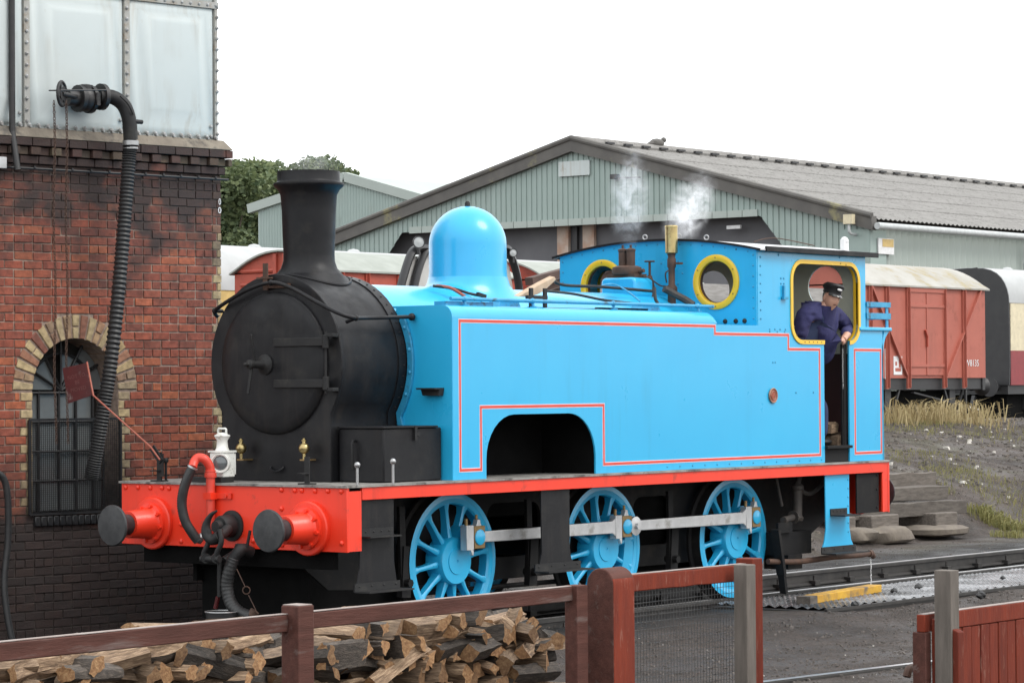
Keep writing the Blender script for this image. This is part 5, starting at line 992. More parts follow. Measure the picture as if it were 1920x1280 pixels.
for x in (7.88, 8.26):
    b = MB(); b.box(x-.022, x+.022, -1.199, -1.188, 2.58, 2.845); part(b, 'coal_rail_post', 'blue_weathered', bk)
# ================================================================== LOOSE THINGS ON THE ENGINE
# white lamp
P = on(417, 887, 'x', .12); lx, ly = .12, P.y; z0 = ZP+.045
lm_ = empty('head_lamp', (lx, ly, ZP), 'white painted oil lamp with round lens standing on the running plate', 'lamp')
b = MB(); b.box(lx-.07, lx+.07, ly-.075, ly+.075, z0, z0+.20); body = b.build('lamp_body', 'white_lamp', lm_, bevel=.008)
b = MB(); b.box(lx-.08, lx+.08, ly-.085, ly+.085, z0+.1995, z0+.215); b.lathe((lx, ly, z0+.21), (0,0,1), [(.062, 0), (.048, .03), (.043, .085), (.062, .115), (.066, .12), (.066, .128), (.05, .135), (.03, .15), (0, .152)], 20); b.build('lamp_chimney', 'white_lamp', lm_)
b = MB(); b.tube([(lx, ly-.045, z0+.33), (lx, ly-.045, z0+.385), (lx, ly-.038, z0+.392), (lx, ly+.038, z0+.392), (lx, ly+.045, z0+.385), (lx, ly+.045, z0+.33)], .009, 8); b.build('lamp_handle', 'white_lamp', lm_)
LD = Vector((-.82, -.57, 0)); LO = Vector((lx-.045, ly-.03, z0+.115))
b = MB(); b.lathe(LO, LD, [(.082, 0), (.074, .05), (.078, .055), (.078, .07), (.068, .07), (.066, .05)], 28); hd = b.build('lens_hood', 'white_lamp', lm_)
b = MB(); b.lathe(LO, LD, [(.067, .045), (.05, .056), (.025, .063), (0, .065)], 24); b.build('lens', 'glass_dark', hd)
b = MB(); b.box(lx+.071, lx+.085, ly-.07, ly-.03, z0+.02, z0+.19); b.build('lamp_socket', 'white_lamp', lm_)
b = MB(); b.box(lx-.05, lx+.06, ly-.07, ly+.07, ZP+.0005, z0); b.box(lx-.10, lx-.05, ly-.08, ly+.28, ZP+.0005, ZP+.045); b.build('lamp_stand', 'black_dull', lm_)
# not-to-be-moved board on its bent rod
fb = empty('warning_board', on(303, 895, 'x', .05), 'worn dark red warning board on a bent rod over the buffer beam', 'sign')
YF = lambda u, v, x=.0: on(u, v, 'x', x)
b = MB(); b.tube([YF(163, 678), YF(175, 741), YF(283, 838), YF(300, 862, .03)], .008, 6); b.build('rod', 'badge', fb)
b = MB(); b.bar(YF(285, 838, .03), YF(302, 865, .04), .06, .012, (1, 0, 0)); b.bar(YF(302, 850, .05), YF(303, 893, .05), .05, .012, (1, 0, 0)); b.build('socket', 'black_dull', fb)
c0, c1, c2, c3 = YF(117, 690), YF(162, 680), YF(174, 740), YF(128, 756); nx = (c1-c0).cross(c3-c0).normalized()
if nx.x > 0: nx = -nx
b = MB(); b.add([c0, c1, c2, c3]+[c-nx*.006 for c in (c0, c1, c2, c3)], [(0,1,2,3), (7,6,5,4), (0,4,5,1), (1,5,6,2), (2,6,7,3), (3,7,4,0)]); bd_ = b.build('board', 'sign_red', fb, ang=0)
ex = (c1-c0); ey = (c0-c3); cc = (c0+c1+c2+c3)/4
for txt, dy in (('NOT TO', .17), ('BE', 0), ('MOVED', -.19)):
    text(txt, .20, bd_, 'lettering', 'sign_ink', lambda x, y, t, dy=dy: cc+ex*x*.95+ey*(y*.75+dy)+nx*(.0015+t*.3))
# leather seat pad / shovel blade
b = MB(); S0 = [G(u, v, -.85) for u, v in ((972, 556), (1000, 540), (1018, 530), (1034, 522), (1040, 519), (1043, 524), (1034, 533), (1020, 546), (1008, 552), (990, 557))]; k = len(S0)
b.add([p+Vector((0, -.0, 0)) for p in S0]+[p+Vector((-.01, .05, .01)) for p in S0], [tuple(range(k)), tuple(range(2*k-1, k-1, -1))]+[(i, (i+1) % k, k+(i+1) % k, k+i) for i in range(k)]); tag(b.build('shovel_blade', 'leather', bevel=.004), 'tan worn wooden paddle blade resting on the boiler top', 'paddle')
# firewood in the cab doorway
r_ = random.Random(9)
for i, (u, v, lab) in enumerate(((1556, 822, 'split firewood billet lowest on the cab floor'), (1568, 812, 'split firewood billet leaning on another in the cab doorway'), (1558, 796, 'split firewood billet on top of the small stack in the cab doorway'))):
    P = on(u, v, 'y', -1.0); zc = (1.475, 1.50, 1.60)[i]; b = MB(); b.prism([(-.045, -.05), (.05, -.045), (.055, .03), (.0, .05), (-.05, .03)], lambda a, c, t, P=P, zc=zc, i=i: (P.x-.02*i+.0+c*.2+a*1.3, -1.13+t+.03*i, zc+c*1.15), .40)
    b.mi = 0; tag(b.build('cab_firewood', 'log_split', ang=30), lab, 'firewood')
# ================================================================== DRIVER
dv = empty('person', (7.0, -.75, 1.425), 'driver in navy overall jacket and black peaked cap leaning out of the cab window', 'person')
def skin(name, verts, edges, m, parent, sub=2, root=0, post=None):
    me = bpy.data.meshes.new(name); me.from_pydata([v[:3] for v in verts], edges, []); o = bpy.data.objects.new(name, me); COL.objects.link(o)
    sm = o.modifiers.new('skin', 'SKIN'); sm.use_smooth_shade = True; 
    for i, v in enumerate(verts):
        r = v[3]; me.skin_vertices[0].data[i].radius = r if isinstance(r, tuple) else (r, r)
        me.skin_vertices[0].data[i].use_root = (i == root)
    ss = o.modifiers.new('sub', 'SUBSURF'); ss.levels = sub; ss.render_levels = sub
    dg = bpy.context.evaluated_depsgraph_get(); m2 = bpy.data.meshes.new_from_object(o.evaluated_get(dg)); bpy.data.objects.remove(o)
    b = MB(); b.add([tuple(v.co) for v in m2.vertices], [tuple(p.vertices) for p in m2.polygons]); 
    if post: post(b)
    return b
Y = -1.19
hc = on(1558, 560, 'y', Y)                     # face centre
chest = on(1534, 602, 'y', -1.05); neck = on(1543, 580, 'y', -1.12)
pel = Vector((6.80, -.72, 2.22))
shR = on(1510, 588, 'y', -1.06); shL = on(1567, 590, 'y', -1.05)
elR = on(1497, 640, 'y', -1.0); wrR = elR+Vector((.02, .06, -.12))
elL = on(1590, 616, 'y', -1.06); wrL = on(1586, 630, 'y', -1.22)
kn = on(1549, 720, 'y', -1.02); an_ = on(1549, 800, 'y', -1.02)
JV = [(*pel, .16), (*(pel.lerp(chest, .5)), (.21, .18)), (*chest, (.20, .17)), (*neck, .065), (*(hc+Vector((-.01, .03, -.02))), .06), (*shR, .105), (*elR, .080), (*wrR, .055), (*shL, .095), (*elL, .078), (*wrL, .05), (pel.x-.09, pel.y+.02, 2.05, .10), (pel.x-.07, pel.y-.02, 1.80, .075), (pel.x-.06, pel.y+.03, 1.47, .05), (pel.x+.18, pel.y-.14, 2.05, .10), (kn.x-.09, kn.y, 1.82, .075), (an_.x-.10, an_.y, 1.47, .052)]
JE = [(0,1), (1,2), (2,3), (3,4), (2,5), (5,6), (6,7), (2,8), (8,9), (9,10), (0,11), (11,12), (12,13), (0,14), (14,15), (15,16)]
def shrink(v, k=.86):
    r = v[3]; return (*v[:3], tuple(x*k for x in r) if isinstance(r, tuple) else r*k)
def scl(v, k): return shrink(v, k)
bodyb = skin('b', [shrink(v, .55 if i < 11 else .8) if i not in (3, 4, 10) else v for i, v in enumerate(JV)], JE, 'skin', dv)
# head, facing out to the right of the picture
fdir = Vector((-.40, -.90, -.14)).normalized(); up_ = Vector((.20, -.06, 1)); sdv = fdir.cross(up_).normalized(); up_ = sdv.cross(fdir).normalized()
def H(f, s, u): return hc + fdir*f + sdv*s + up_*u
hb = MB(); n1, n2 = 28, 20; vs = []
for j in range(n2+1):
    t = pi*j/n2
    for i in range(n1):
        a = 2*pi*i/n1; f = sin(t)*cos(a); s = sin(t)*sin(a); u = cos(t)
        F_, S_, U_ = f*.100, s*.076, u*.125
        if u < 0: S_ *= 1-.28*(-u)**1.5; F_ *= 1-(.10*(-u) if f > 0 else .35*(-u))
        if f > .3 and abs(s) < .5:
            F_ += .024*math.exp(-((s/.13)**2))*math.exp(-(((u+.12)/.20)**2))       # nose
            F_ += .008*math.exp(-(((u-.18)/.10)**2))*math.exp(-((s/.45)**2))        # brow
            F_ -= .010*math.exp(-(((abs(s)-.28)/.13)**2+((u-.02)/.10)**2))          # eye sockets
            F_ += .007*math.exp(-((s/.25)**2+((u+.50)/.10)**2)); F_ -= .006*math.exp(-((s/.26)**2+((u+.44)/.035)**2))
            F_ += .014*math.exp(-((s/.25)**2+((u+.80)/.16)**2))                     # chin
        vs.append(H(F_, S_, U_))
hb.add(vs, [(j*n1+i, (j+1)*n1+i, (j+1)*n1+(i+1) % n1, j*n1+(i+1) % n1) for j in range(n2) for i in range(n1)])
bodyb.add(hb.v, hb.f)
for sg_ in (-1, 1):
    e = MB(); e.sph((0, 0, 0), 1, 10); bodyb.add([H(-.005+x*.012+.006*z*.3, sg_*(.078+y*.008), -.005+z*.034) for x, y, z in e.v], e.f)
# left hand resting over the window sill: palm and five fingers
hd_ = on(1578, 640, 'y', -1.24); palm0 = wrL; pd_ = (hd_-palm0).normalized(); pw = Vector((1, .15, .1)).normalized(); pn_ = pd_.cross(pw).normalized()
hm = MB(); hm.tube([palm0-pd_*.05, palm0, palm0+pd_*.03, palm0+pd_*.075], [.030, .029, .034, .030], 10)
bodyb.add(hm.v, hm.f)
for k, (off, ln) in enumerate(((-.036, .060), (-.013, .075), (.011, .080), (.034, .070))):
    p0 = palm0+pd_*.055+pw*off*.8; p1 = p0+pd_*ln*.45-Vector((0, .012, 0)); p2 = p1+Vector((0, .004, -.6)).normalized()*ln*.35; p3 = p2+Vector((0, .6, -.7)).normalized()*ln*.3
    q = MB(); q.tube(smooth([p0, p1, p2, p3], 3), [.0098]*7+[.009, .0085, .006], 8); bodyb.add(q.v, q.f)
p0 = palm0+pd_*.02-pw*.03; q = MB(); q.tube(smooth([p0, p0-pw*.02+pd_*.025, p0-pw*.028+pd_*.055-Vector((0, .01, .01)), p0-pw*.026+pd_*.078], 3), [.013]*6+[.011, .010, .009, .007], 8); bodyb.add(q.v, q.f)
part_body = bodyb.build('body', 'skin', dv, ang=60)
# clothing
bel = on(1530, 630, 'y', -.99); hem = on(1538, 690, 'y', -.97); ups = on(1537, 585, 'y', -1.07)
jk = [(*chest, (.19, .16)), (*bel, (.215, .18)), (*hem, (.165, .14)), (*ups, (.15, .115)), (*(neck+Vector((0, .01, -.012))), (.082, .078)), (*shR, .095), (*on(1502, 612, 'y', -1.03), .092), (*elR, .08), (*shL, .092), (*shL.lerp(elL, .55), .082), (*elL, .074), (*(wrL+Vector((0, .01, .015))), .050)]
jb = skin('j', jk, [(0,1), (1,2), (0,3), (3,4), (3,5), (5,6), (6,7), (3,8), (8,9), (9,10), (10,11)], 'overall', dv, sub=3)
jb.v = [tuple(Vector(v)+Vector((1, 1, 1))*.009*mnoise.noise(Vector(v)*16)+Vector((1, 1, 0))*.010*mnoise.noise(Vector((v[0]*8, v[1]*8, v[2]*30)))) for v in jb.v]
jo = jb.build('jacket', 'overall', dv, ang=80)
b = MB(); cn = neck+Vector((-.005, .01, -.02)); ax_ = (hc-neck).normalized()
for sg_ in (-1, 1):
    fw_ = Vector((-.15, -.98, 0)).normalized(); sd2 = Vector((.98, -.15, 0))*sg_
    b.add([cn+ax_*.05-fw_*.07, cn+ax_*.045+sd2*.075, cn+fw_*.075+sd2*.012-ax_*.02, cn+fw_*.095+sd2*.05-ax_*.075, cn+sd2*.11-ax_*.02, cn-fw_*.10-ax_*.005], [(0,1,5), (1,4,5), (1,2,3,4)])
co = b.build('collar', 'overall', jo, ang=0); so_ = co.modifiers.new('s', 'SOLIDIFY'); so_.thickness = .008
shb = skin('s', [(*ups, .12), (*chest, (.165, .14)), (*pel.lerp(chest, .5), (.19, .16)), (*pel, .165), (*shR, .075), (*elR, .065), (*wrR, .06)], [(0,1), (1,2), (2,3), (0,4), (4,5), (5,6)], 'trouser', dv); shb.build('bib_overall', 'trouser', dv, ang=80)
tb_ = skin('t', [(*pel, .155), JV[11][:3]+(.105,), JV[12][:3]+(.09,), (JV[13][0], JV[13][1], 1.50, .085), JV[14][:3]+(.11,), JV[15][:3]+(.08,), (JV[16][0], JV[16][1], 1.50, .07)], [(0,1), (1,2), (2,3), (0,4), (4,5), (5,6)], 'trouser', dv); tb_.build('trousers', 'trouser', dv, ang=80)
b = MB()
for j in (13, 16): b.sph((JV[j][0]+.04, JV[j][1]-.02, 1.462), .055, 12, 2.0, 1, .62)
b.build('boots', 'cap_black', dv)
b = MB(); n = 28; prof = [(0, .152, .0), (.75, .150, -.0), (1.02, .138, 0), (1.16, .118, 0), (1.10, .100, 0), (.98, .086, 0), (.97, .050, 0), (.90, .048, 0)]; vs = []
for k, h, o in prof:
    for i in range(n):
        a = 2*pi*i/n; vs.append(H(-.006+cos(a)*.106*k, sin(a)*.086*k, h+.004+(.012*cos(a) if k > .9 and h > .09 else 0)))
b.add(vs, [(j*n+i, j*n+(i+1) % n, (j+1)*n+(i+1) % n, (j+1)*n+i) for j in range(len(prof)-1) for i in range(n)]); cpo = b.build('cap', 'cap_black', dv, ang=50)
b = MB(); vs = []
for r, h in ((1.0, .045), (1.18, .038), (1.38, .022), (1.40, .018)):
    for i in range(13):
        a = -1.05+2.1*i/12; vs.append(H(cos(a)*.102*(1+(r-1)*max(.1, cos(a*1.25))), sin(a)*.084*(1+(r-1)*.6*max(.1, cos(a))), h+.010))
b.add(vs, [(j*13+i, j*13+i+1, j*13+14+i, j*13+13+i) for j in range(3) for i in range(12)]); pk = b.build('cap_peak', 'peak', cpo, ang=60)
b = MB(); e = MB(); e.sph((0, 0, 0), 1, 12); b.add([H(.112+x*.006, -.0+y*.030, .100+z*.012) for x, y, z in e.v], e.f); b.build('cap_badge', 'white', cpo)
b = MB()
for sg_ in (-1, 1): e = MB(); e.sph((0, 0, 0), 1, 10); b.add([H(.079+x*.010, sg_*.030+y*.013, .004+z*.006) for x, y, z in e.v], e.f)
b.build('eyes', 'cap_black', part_body)
b = MB()
for sg_ in (-1, 1): b.tube([H(.088, sg_*.014, .022), H(.091, sg_*.032, .026), H(.082, sg_*.050, .020)], .0035, 6)
b.tube([H(.094, -.020, -.053), H(.099, 0, -.052), H(.094, .020, -.053)], .0030, 6); b.build('brows_and_mouth', 'maroon_in', part_body)
b = MB(); e = MB(); e.sph((0, 0, 0), 1, 16); b.add([H(-.014+x*.092, y*.079, .03+z*.085) for x, y, z in e.v if True], e.f); b.v = [v if (Vector(v)-hc).dot(fdir) < .02 else tuple(Vector(v)-fdir*.06) for v in b.v]; b.build('hair', 'plate_grey', part_body)
# chain in his hand
A = on(1580, 655, 'y', -1.24); b = MB(); n = 22
for i in range(n):
    P = A+Vector((.002*sin(i), 0, -.015*i)); e1 = Vector((1, 0, 0)) if i % 2 else Vector((0, 1, 0)); b.tube([P+Vector((0,0,1))*.010*cos(k*pi/3)+e1*.006*sin(k*pi/3) for k in range(6)], .002, 4, closed=True)
b.torus(A+Vector((0, 0, -.36)), (.6, -.8, 0), .026, .004, 16, 6); tag(b.build('hand_chain', 'steel'), 'thin steel chain with a ring hanging from the driver hand', 'chain')
# water dripping from the drain
b = MB(); r_ = random.Random(1); P = on(1634, 1050, 'y', -1.16)
for i in range(26): b.sph((P.x-.012+r_.uniform(-.007, .007), -1.16, P.z-.012*i+r_.uniform(-.003, .003)), r_.uniform(.004, .007), 6, 1, 1, 1.6)
tag(b.build('water_drips', 'white'), 'thin trickle of water falling from the drain pipe', 'water', kind='stuff')

# ================================================================== FOREGROUND FENCE
YFN = -7.587
fence = empty('yard_fence', (-6.5, YFN, -.13), 'weathered brown post and rail fence with a round topped gate post', 'fence')
FR = lambda u, v: on(u, v, 'y', YFN)
def railbar(x0, x1, zt, zb, y0=YFN, th=.045, m='fence_brown'):
    b = MB(); n = 10; r_ = random.Random(int(x0*100)); vs = []
    for i in range(n+1):
        x = x0+(x1-x0)*i/n; j = lambda: r_.uniform(-.0025, .0025); vs += [(x, y0+j(), zb+j()), (x, y0+j(), zt+j()), (x, y0+th+j(), zt+j()), (x, y0+th+j(), zb+j())]
    fs = [(0,1,2,3), (4*n+3, 4*n+2, 4*n+1, 4*n)]+[(4*i+k, 4*i+(k+1) % 4, 4*i+4+(k+1) % 4, 4*i+4+k) for i in range(n) for k in range(4)]
    b.add(vs, fs); o = b.build('rail', m, fence, bevel=.005); b = MB(); b.bar(((x0), y0+th/2, zt+.0032), (x1, y0+th/2, zt+.0032), th-.008, .003); b.build('worn_top', 'fence_top', o); return o
xg0 = FR(1076, 1090).x; xp = FR(541, 1150).x
railbar(-11.5, xp, 1.046, .972); railbar(xp+.105, xg0-.0, 1.046, .975); 
b = MB(); b.box(xp, xp+.10, YFN-.06, YFN+.045, -.2, 1.085); p_ = b.build('post', 'fence_brown', fence, bevel=.006); b = MB(); b.box(xp+.006, xp+.094, YFN-.054, YFN+.039, 1.0855, 1.089); b.build('post_top', 'fence_top', p_)
b = MB(); b.box(xg0-.012, xg0+.075, YFN-.03, YFN+.05, -.2, 1.052); b.build('post', 'fence_brown', fence, bevel=.005)
# round topped gate post
xr = FR(1127, 1100).x+.04; ww = .10; dd = .17; b = MB(); poly = [(-ww, -.2), (ww, -.2)]+[(ww*cos(a), 1.10-.085+ww*.95*sin(a)) for a in [pi*i/16 for i in range(17)]]
b.prism([(-.083, -.2), (.083, -.2)]+[(.083*cos(a), 1.045+.083*sin(a)) for a in [pi*i/16 for i in range(17)]], lambda u, v, t: (xr+t-.09, YFN-.02+u-.01, v), .18); gp_ = b.build('gate_post', ['fence_red', 'fence_brown'], fence, bevel=.006, ang=35)
for p in gp_.data.polygons:
    if p.normal.x < -.5 or p.normal.z > .3: p.material_index = 1
x2 = FR(1404, 1060).x; railbar(xr+.10, x2-.02, 1.075, .99, m='fence_red')
b = MB(); xq = FR(1362, 1080).x; b.box(xq, xq+.085, YFN-.13, YFN-.045, -.2, 1.085); b.build('post', 'post_grey', fence, bevel=.005)
b = MB(); b.box(x2-.02, x2+.075, YFN-.04, YFN+.07, -.2, 1.105); b.build('post', 'fence_red', fence, bevel=.006)
b = MB(); xa, xb = xr+.1, x2
for i in range(int((xb-xa)/.027)):
    x = xa+i*.027; b.bar((x, YFN+.055, .1), (x, YFN+.055, 1.0), .0022, .0022, (0, 1, 0))
for i in range(26): z = .12+i*.035; b.bar((xa, YFN+.057, z+.004*sin(i)), (xb, YFN+.057, z), .0022, .0022)
tag(b.build('wire_netting', 'wire', fence, ang=0), kind='stuff')
# right-hand boarded fence
YB = YFN-.95; FB = lambda u, v: on(u, v, 'y', YB)
f2 = empty('board_fence', (-3.0, YB, -.13), 'red board fence with a tall grey post in front', 'fence')
xl = FB(1726, 1160).x; zt = FB(1726, 1152).z; b = MB(); b.bar((xl, YB, zt-.045), (xl+2.6, YB, zt-.045), .05, .09); o = b.build('rail', 'fence_red', f2, bevel=.005); b = MB(); b.bar((xl+.01, YB, zt+.0022), (xl+2.6, YB, zt+.0022), .044, .003); b.build('worn_top', 'fence_top', o)
nb = 22
for i in range(nb):
    x = xl+.21+i*.098; b = MB(); b.box(x, x+.09, YB-.022+.003*(i % 2), YB+.0, -.2, zt-.092+.0); b.build('board', 'fence_red', f2, bevel=.005)
b = MB(); b.box(xl+.0, xl+.055, YB-.03, YB+.05, -.2, zt-.091); b.build('post', 'fence_brown', f2, bevel=.005)
b = MB(); zt2 = zt-.0; b.prism([(0, -.2), (.16, -.2), (.16, zt-.085), (0, zt-.02)], lambda u, v, t: (xl+.05+t, YB-.035-u, v), .06); b.build('post', 'fence_red', f2, bevel=.005)
b = MB(); xg_ = FB(1785, 1070).x; zg_ = on(1797, 1066, 'y', YB-.12).z; xg_ = on(1783, 1100, 'y', YB-.16).x; b.box(xg_, xg_+.085, YB-.16, YB-.06, -.2, zg_); b.build('post', 'post_grey', f2, bevel=.004)
P = on(1700, 1268, 'y', YB+.25); b = MB(); b.tube(smooth([P, P+Vector((.02, 0, .035)), P+Vector((.08, .02, .04)), P+Vector((.2, .05, .03))], 5), .022, 8); b.tube([P+Vector((.2, .05, .03)), P+Vector((.22, .05, -.7))], .022, 8); tag(b.build('pipe_bend', 'rust'), 'rusty bent pipe poking out behind the board fence', 'pipe')

# ================================================================== FIREWOOD
def log(P, L_, w, h, yaw, pitch, roll, kind, seed):
    r_ = random.Random(seed); n = r_.choice((3, 4, 4, 5, 5)); b = MB(); fl_ = r_.uniform(.75, 1.3); w = w*fl_; h = h/fl_
    angs = sorted(2*pi*(i+r_.uniform(-.28, .28))/n for i in range(n)); sec = [(cos(a)*w*r_.uniform(.42, .66), sin(a)*h*r_.uniform(.42, .66)) for a in angs]; st = 6
    vs = []; bend = r_.uniform(-.02, .02); tw_ = r_.uniform(-.25, .25)
    fine = []
    for i in range(n):
        a, c = sec[i], sec[(i+1) % n]; fine += [a, ((a[0]*2+c[0])/3+r_.uniform(-.007, .007), (a[1]*2+c[1])/3+r_.uniform(-.007, .007)), ((a[0]+2*c[0])/3+r_.uniform(-.007, .007), (a[1]+2*c[1])/3+r_.uniform(-.007, .007))]
    m_ = len(fine)
    for i in range(st+1):
        t = i/st; k = 1-.12*abs(t-.5)+r_.uniform(-.04, .04); ca, sa = cos(tw_*t), sin(tw_*t)
        for y, z in fine: vs.append((-L_/2+L_*t+r_.uniform(-.006, .006)*(1 if i in (0, st) else 0), (y*ca-z*sa)*k+bend*sin(pi*t)+r_.uniform(-.002, .002), (y*sa+z*ca)*k+r_.uniform(-.002, .002)))
    b.mi = 0; b.add(vs, [])
    for i in range(st):
        for j in range(m_):
            seg = j//3; b.mi = 0 if (kind == 'bark' or (kind == 'mix' and seg < max(1, n//3))) else 1
            b.f.append((i*m_+j, i*m_+(j+1) % m_, (i+1)*m_+(j+1) % m_, (i+1)*m_+j)); b.m.append(b.mi)
    b.f.append(tuple(range(m_))); b.m.append(2); b.f.append(tuple(st*m_+j for j in reversed(range(m_)))); b.m.append(2)
    me = b.mesh('firewood_log', ['log_bark', 'log_split', 'log_end'], ang=32); o = bpy.data.objects.new('firewood_log', me); COL.objects.link(o); o.location = P; o.rotation_euler = Euler((roll, pitch, yaw), 'ZYX'); return o
YW = YFN+.55
def LP(u, v, y): return on(u, v, 'y', y)
# (u, v, depth y offset, length, width, height, yaw deg, pitch deg, kind, special label)
# long axis: yaw 0 = along the fence, 90 = end on to the fence
SPEC = [
 (170, 1262, .0, .34, .10, .09, 8, -3, 'bark', 'grey bark slab log lying along the left of the pile'),
 (215, 1240, .06, .30, .12, .12, -20, 10, 'mix', 'half round split log with its pale cut face to the right'),
 (400, 1243, .0, .46, .05, .135, 5, -14, 'bark', 'long flat grey plank slab tilted up to the right'),
 (475, 1222, .06, .16, .10, .08, 30, 0, 'bark', 'short dark log stub with sawn end beside the tilted slab'),
 (670, 1222, .05, .26, .10, .085, 0, 4, 'bark', 'squared dark timber offcut in the upper layer'),
 (640, 1228, -.02, .30, .12, .11, 2, 0, 'bark', 'broad grey beam offcut beside the brown fence post'),
 (850, 1215, .02, .30, .12, .10, 3, 4, 'bark', 'dark wedge of timber under the pale split ends'),
 (900, 1217, -.02, .24, .12, .10, 12, 5, 'bark', 'squared dark timber with a sawn right end'),
 (800, 1176, .06, .30, .13, .12, 5, 0, 'mix', 'thick brown split log with torn bark on the top row'),
 (850, 1178, .04, .16, .11, .10, 20, 2, 'split', 'short ribbed split log on the top row'),
 (745, 1247, .0, .42, .09, .12, 2, 22, 'split', 'coarse fibrous split log sloping down to the right'),
 (940, 1160, .16, .34, .10, .06, 8, 3, 'split', 'flat split slab topping the right end of the pile'),
 (960, 1168, .12, .26, .05, .03, 6, 8, 'split', 'thin orange splinter strip lying on the right end'),
 (1005, 1182, .05, .26, .08, .07, 25, -22, 'bark', 'silver grey bark log tilted up at the right end'),
 (995, 1215, -.02, .24, .10, .07, 20, 8, 'split', 'honey coloured split log at the right end of the pile'),
 (1030, 1200, .10, .20, .11, .11, 60, 0, 'bark', 'round bark log end on at the right end of the pile'),
 (1000, 1262, -.02, .40, .10, .09, 4, -2, 'bark', 'long dark log along the bottom right of the pile'),
 (950, 1240, -.03, .22, .11, .10, 30, 4, 'split', 'split log with pale grainy face below the honey log'),
 (470, 1198, .22, .30, .04, .025, 4, -6, 'split', 'thin orange kindling strip under the fence rail'),
 (318, 1180, .40, .5, .18, .05, 0, -4, 'split', 'pale slab of wood lying on top behind the fence rail'),
 (400, 1168, .40, .36, .14, .04, 5, 0, 'split', 'bleached flat slab behind the fence rail'),
 (650, 1146, .4, .16, .08, .04, 10, 0, 'split', 'small pale chip of wood behind the fence rail'),
 (955, 1185, .03, .11, .075, .15, 75, 20, 'split', 'upright half round split log with tan cut face'),
 (960, 1160, .02, .10, .05, .13, 80, -10, 'split', 'thin tan leaf shaped split standing on end'),
 (60, 1255, .02, .26, .07, .08, 10, 5, 'mix', 'striped split log at the far left of the pile'),
 (130, 1232, .08, .22, .10, .09, 15, 0, 'mix', 'split log with a pale sawn end under the rail'),
 (340, 1215, .16, .30, .10, .05, 5, -8, 'split', 'weathered split board lying under the rail'),
]
k = 100
for (u, v, dy, L_, w_, h_, yw, pt, kd, lab) in SPEC:
    k += 1; o = log(LP(u, v, YW+dy), L_, w_, h_, radians(yw), radians(-pt), random.Random(k).uniform(-.4, .4), kd, k); tag(o, lab, 'firewood', 'firewood logs in the pile')
r_ = random.Random(21); xL = LP(-60, 1200, YW).x; xR = LP(1045, 1200, YW).x
for row in range(7):
    z = .95-row*.085; x = xL+r_.uniform(0, .06); top = LP
    while x < xR-.02*row*0:
        u_, v_, _d = pix(Vector((x, YW, z))); lim = 1158 if u_ > 640 else (1196 if u_ > 300 else 1222)
        if u_ > 1000: lim = 1185
        end_on = r_.random() < .62; wd = r_.uniform(.05, .14)
        if v_ > lim+6:
            kd = r_.choice(('split', 'mix', 'bark', 'split', 'mix')); k += 1
            if end_on: o = log(Vector((x+wd/2, YW+.12+r_.uniform(-.035, .05), z+r_.uniform(-.01, .01))), r_.uniform(.30, .38), wd, r_.uniform(.075, .10), pi/2+r_.uniform(-.35, .35), r_.uniform(-.08, .08), r_.uniform(0, 6), kd, k); x += wd*.93
            else: L_ = r_.uniform(.2, .36); o = log(Vector((x+L_/2, YW+.08+r_.uniform(-.03, .04), z)), L_, .10, r_.uniform(.07, .095), r_.uniform(-.15, .15), r_.uniform(-.1, .1), r_.uniform(0, 6), kd, k); x += L_*.97
            lab = {('split', True): 'split firewood log stacked end on showing orange cut wood', ('split', False): 'split firewood log stacked lengthwise showing pale grain', ('mix', True): 'half barked firewood log stacked end on', ('mix', False): 'half barked firewood log stacked lengthwise', ('bark', True): 'bark covered firewood log stacked end on', ('bark', False): 'bark covered firewood log stacked lengthwise'}[(kd, end_on)]
            lab += ' in the '+('top', 'second', 'third', 'fourth', 'fifth', 'sixth', 'lowest')[row]+' layer'; tag(o, lab, 'firewood', 'firewood logs in the pile')
        else: x += wd
# mass of logs under and behind the visible face
b = MB(); r_ = random.Random(4)
for i in range(620):
    x = r_.uniform(xL, xR-.05); y = YW+r_.uniform(.12, .95); z = r_.uniform(-.1, .40) if y < YW+.27 else r_.uniform(-.1, .83)
    a = r_.uniform(-.4, .4)+(pi/2 if r_.random() < .6 else 0); L_ = r_.uniform(.25, .38); d = Vector((cos(a), sin(a), r_.uniform(-.1, .1)))*L_/2; b.tube([Vector((x, y, z))-d, Vector((x, y, z))+d], [r_.uniform(.04, .055)]*2, 5)
tag(b.build('log_heap', 'log_bark', ang=30), 'mass of firewood behind and beneath the front of the pile', 'firewood', kind='stuff')
# bucket by the wall
P = on(416, 1146, 'x', -.3); bk_ = empty('bucket', (P.x, P.y, -.13), 'dark bucket with bright wire rim standing in front of the engine', 'bucket')
b = MB(); z1 = P.z; b.lathe((P.x, P.y, -.13), (0,0,1), [(.0, .01), (.10, .0), (.13, z1+.13), (.125, z1+.13), (.097, .012), (0, .02)], 28); b.build('bucket_body', 'iron_black', bk_)
b = MB(); b.torus((P.x, P.y, z1), (0,0,1), .132, .006, 36, 6); b.build('bucket_rim', 'steel', bk_)
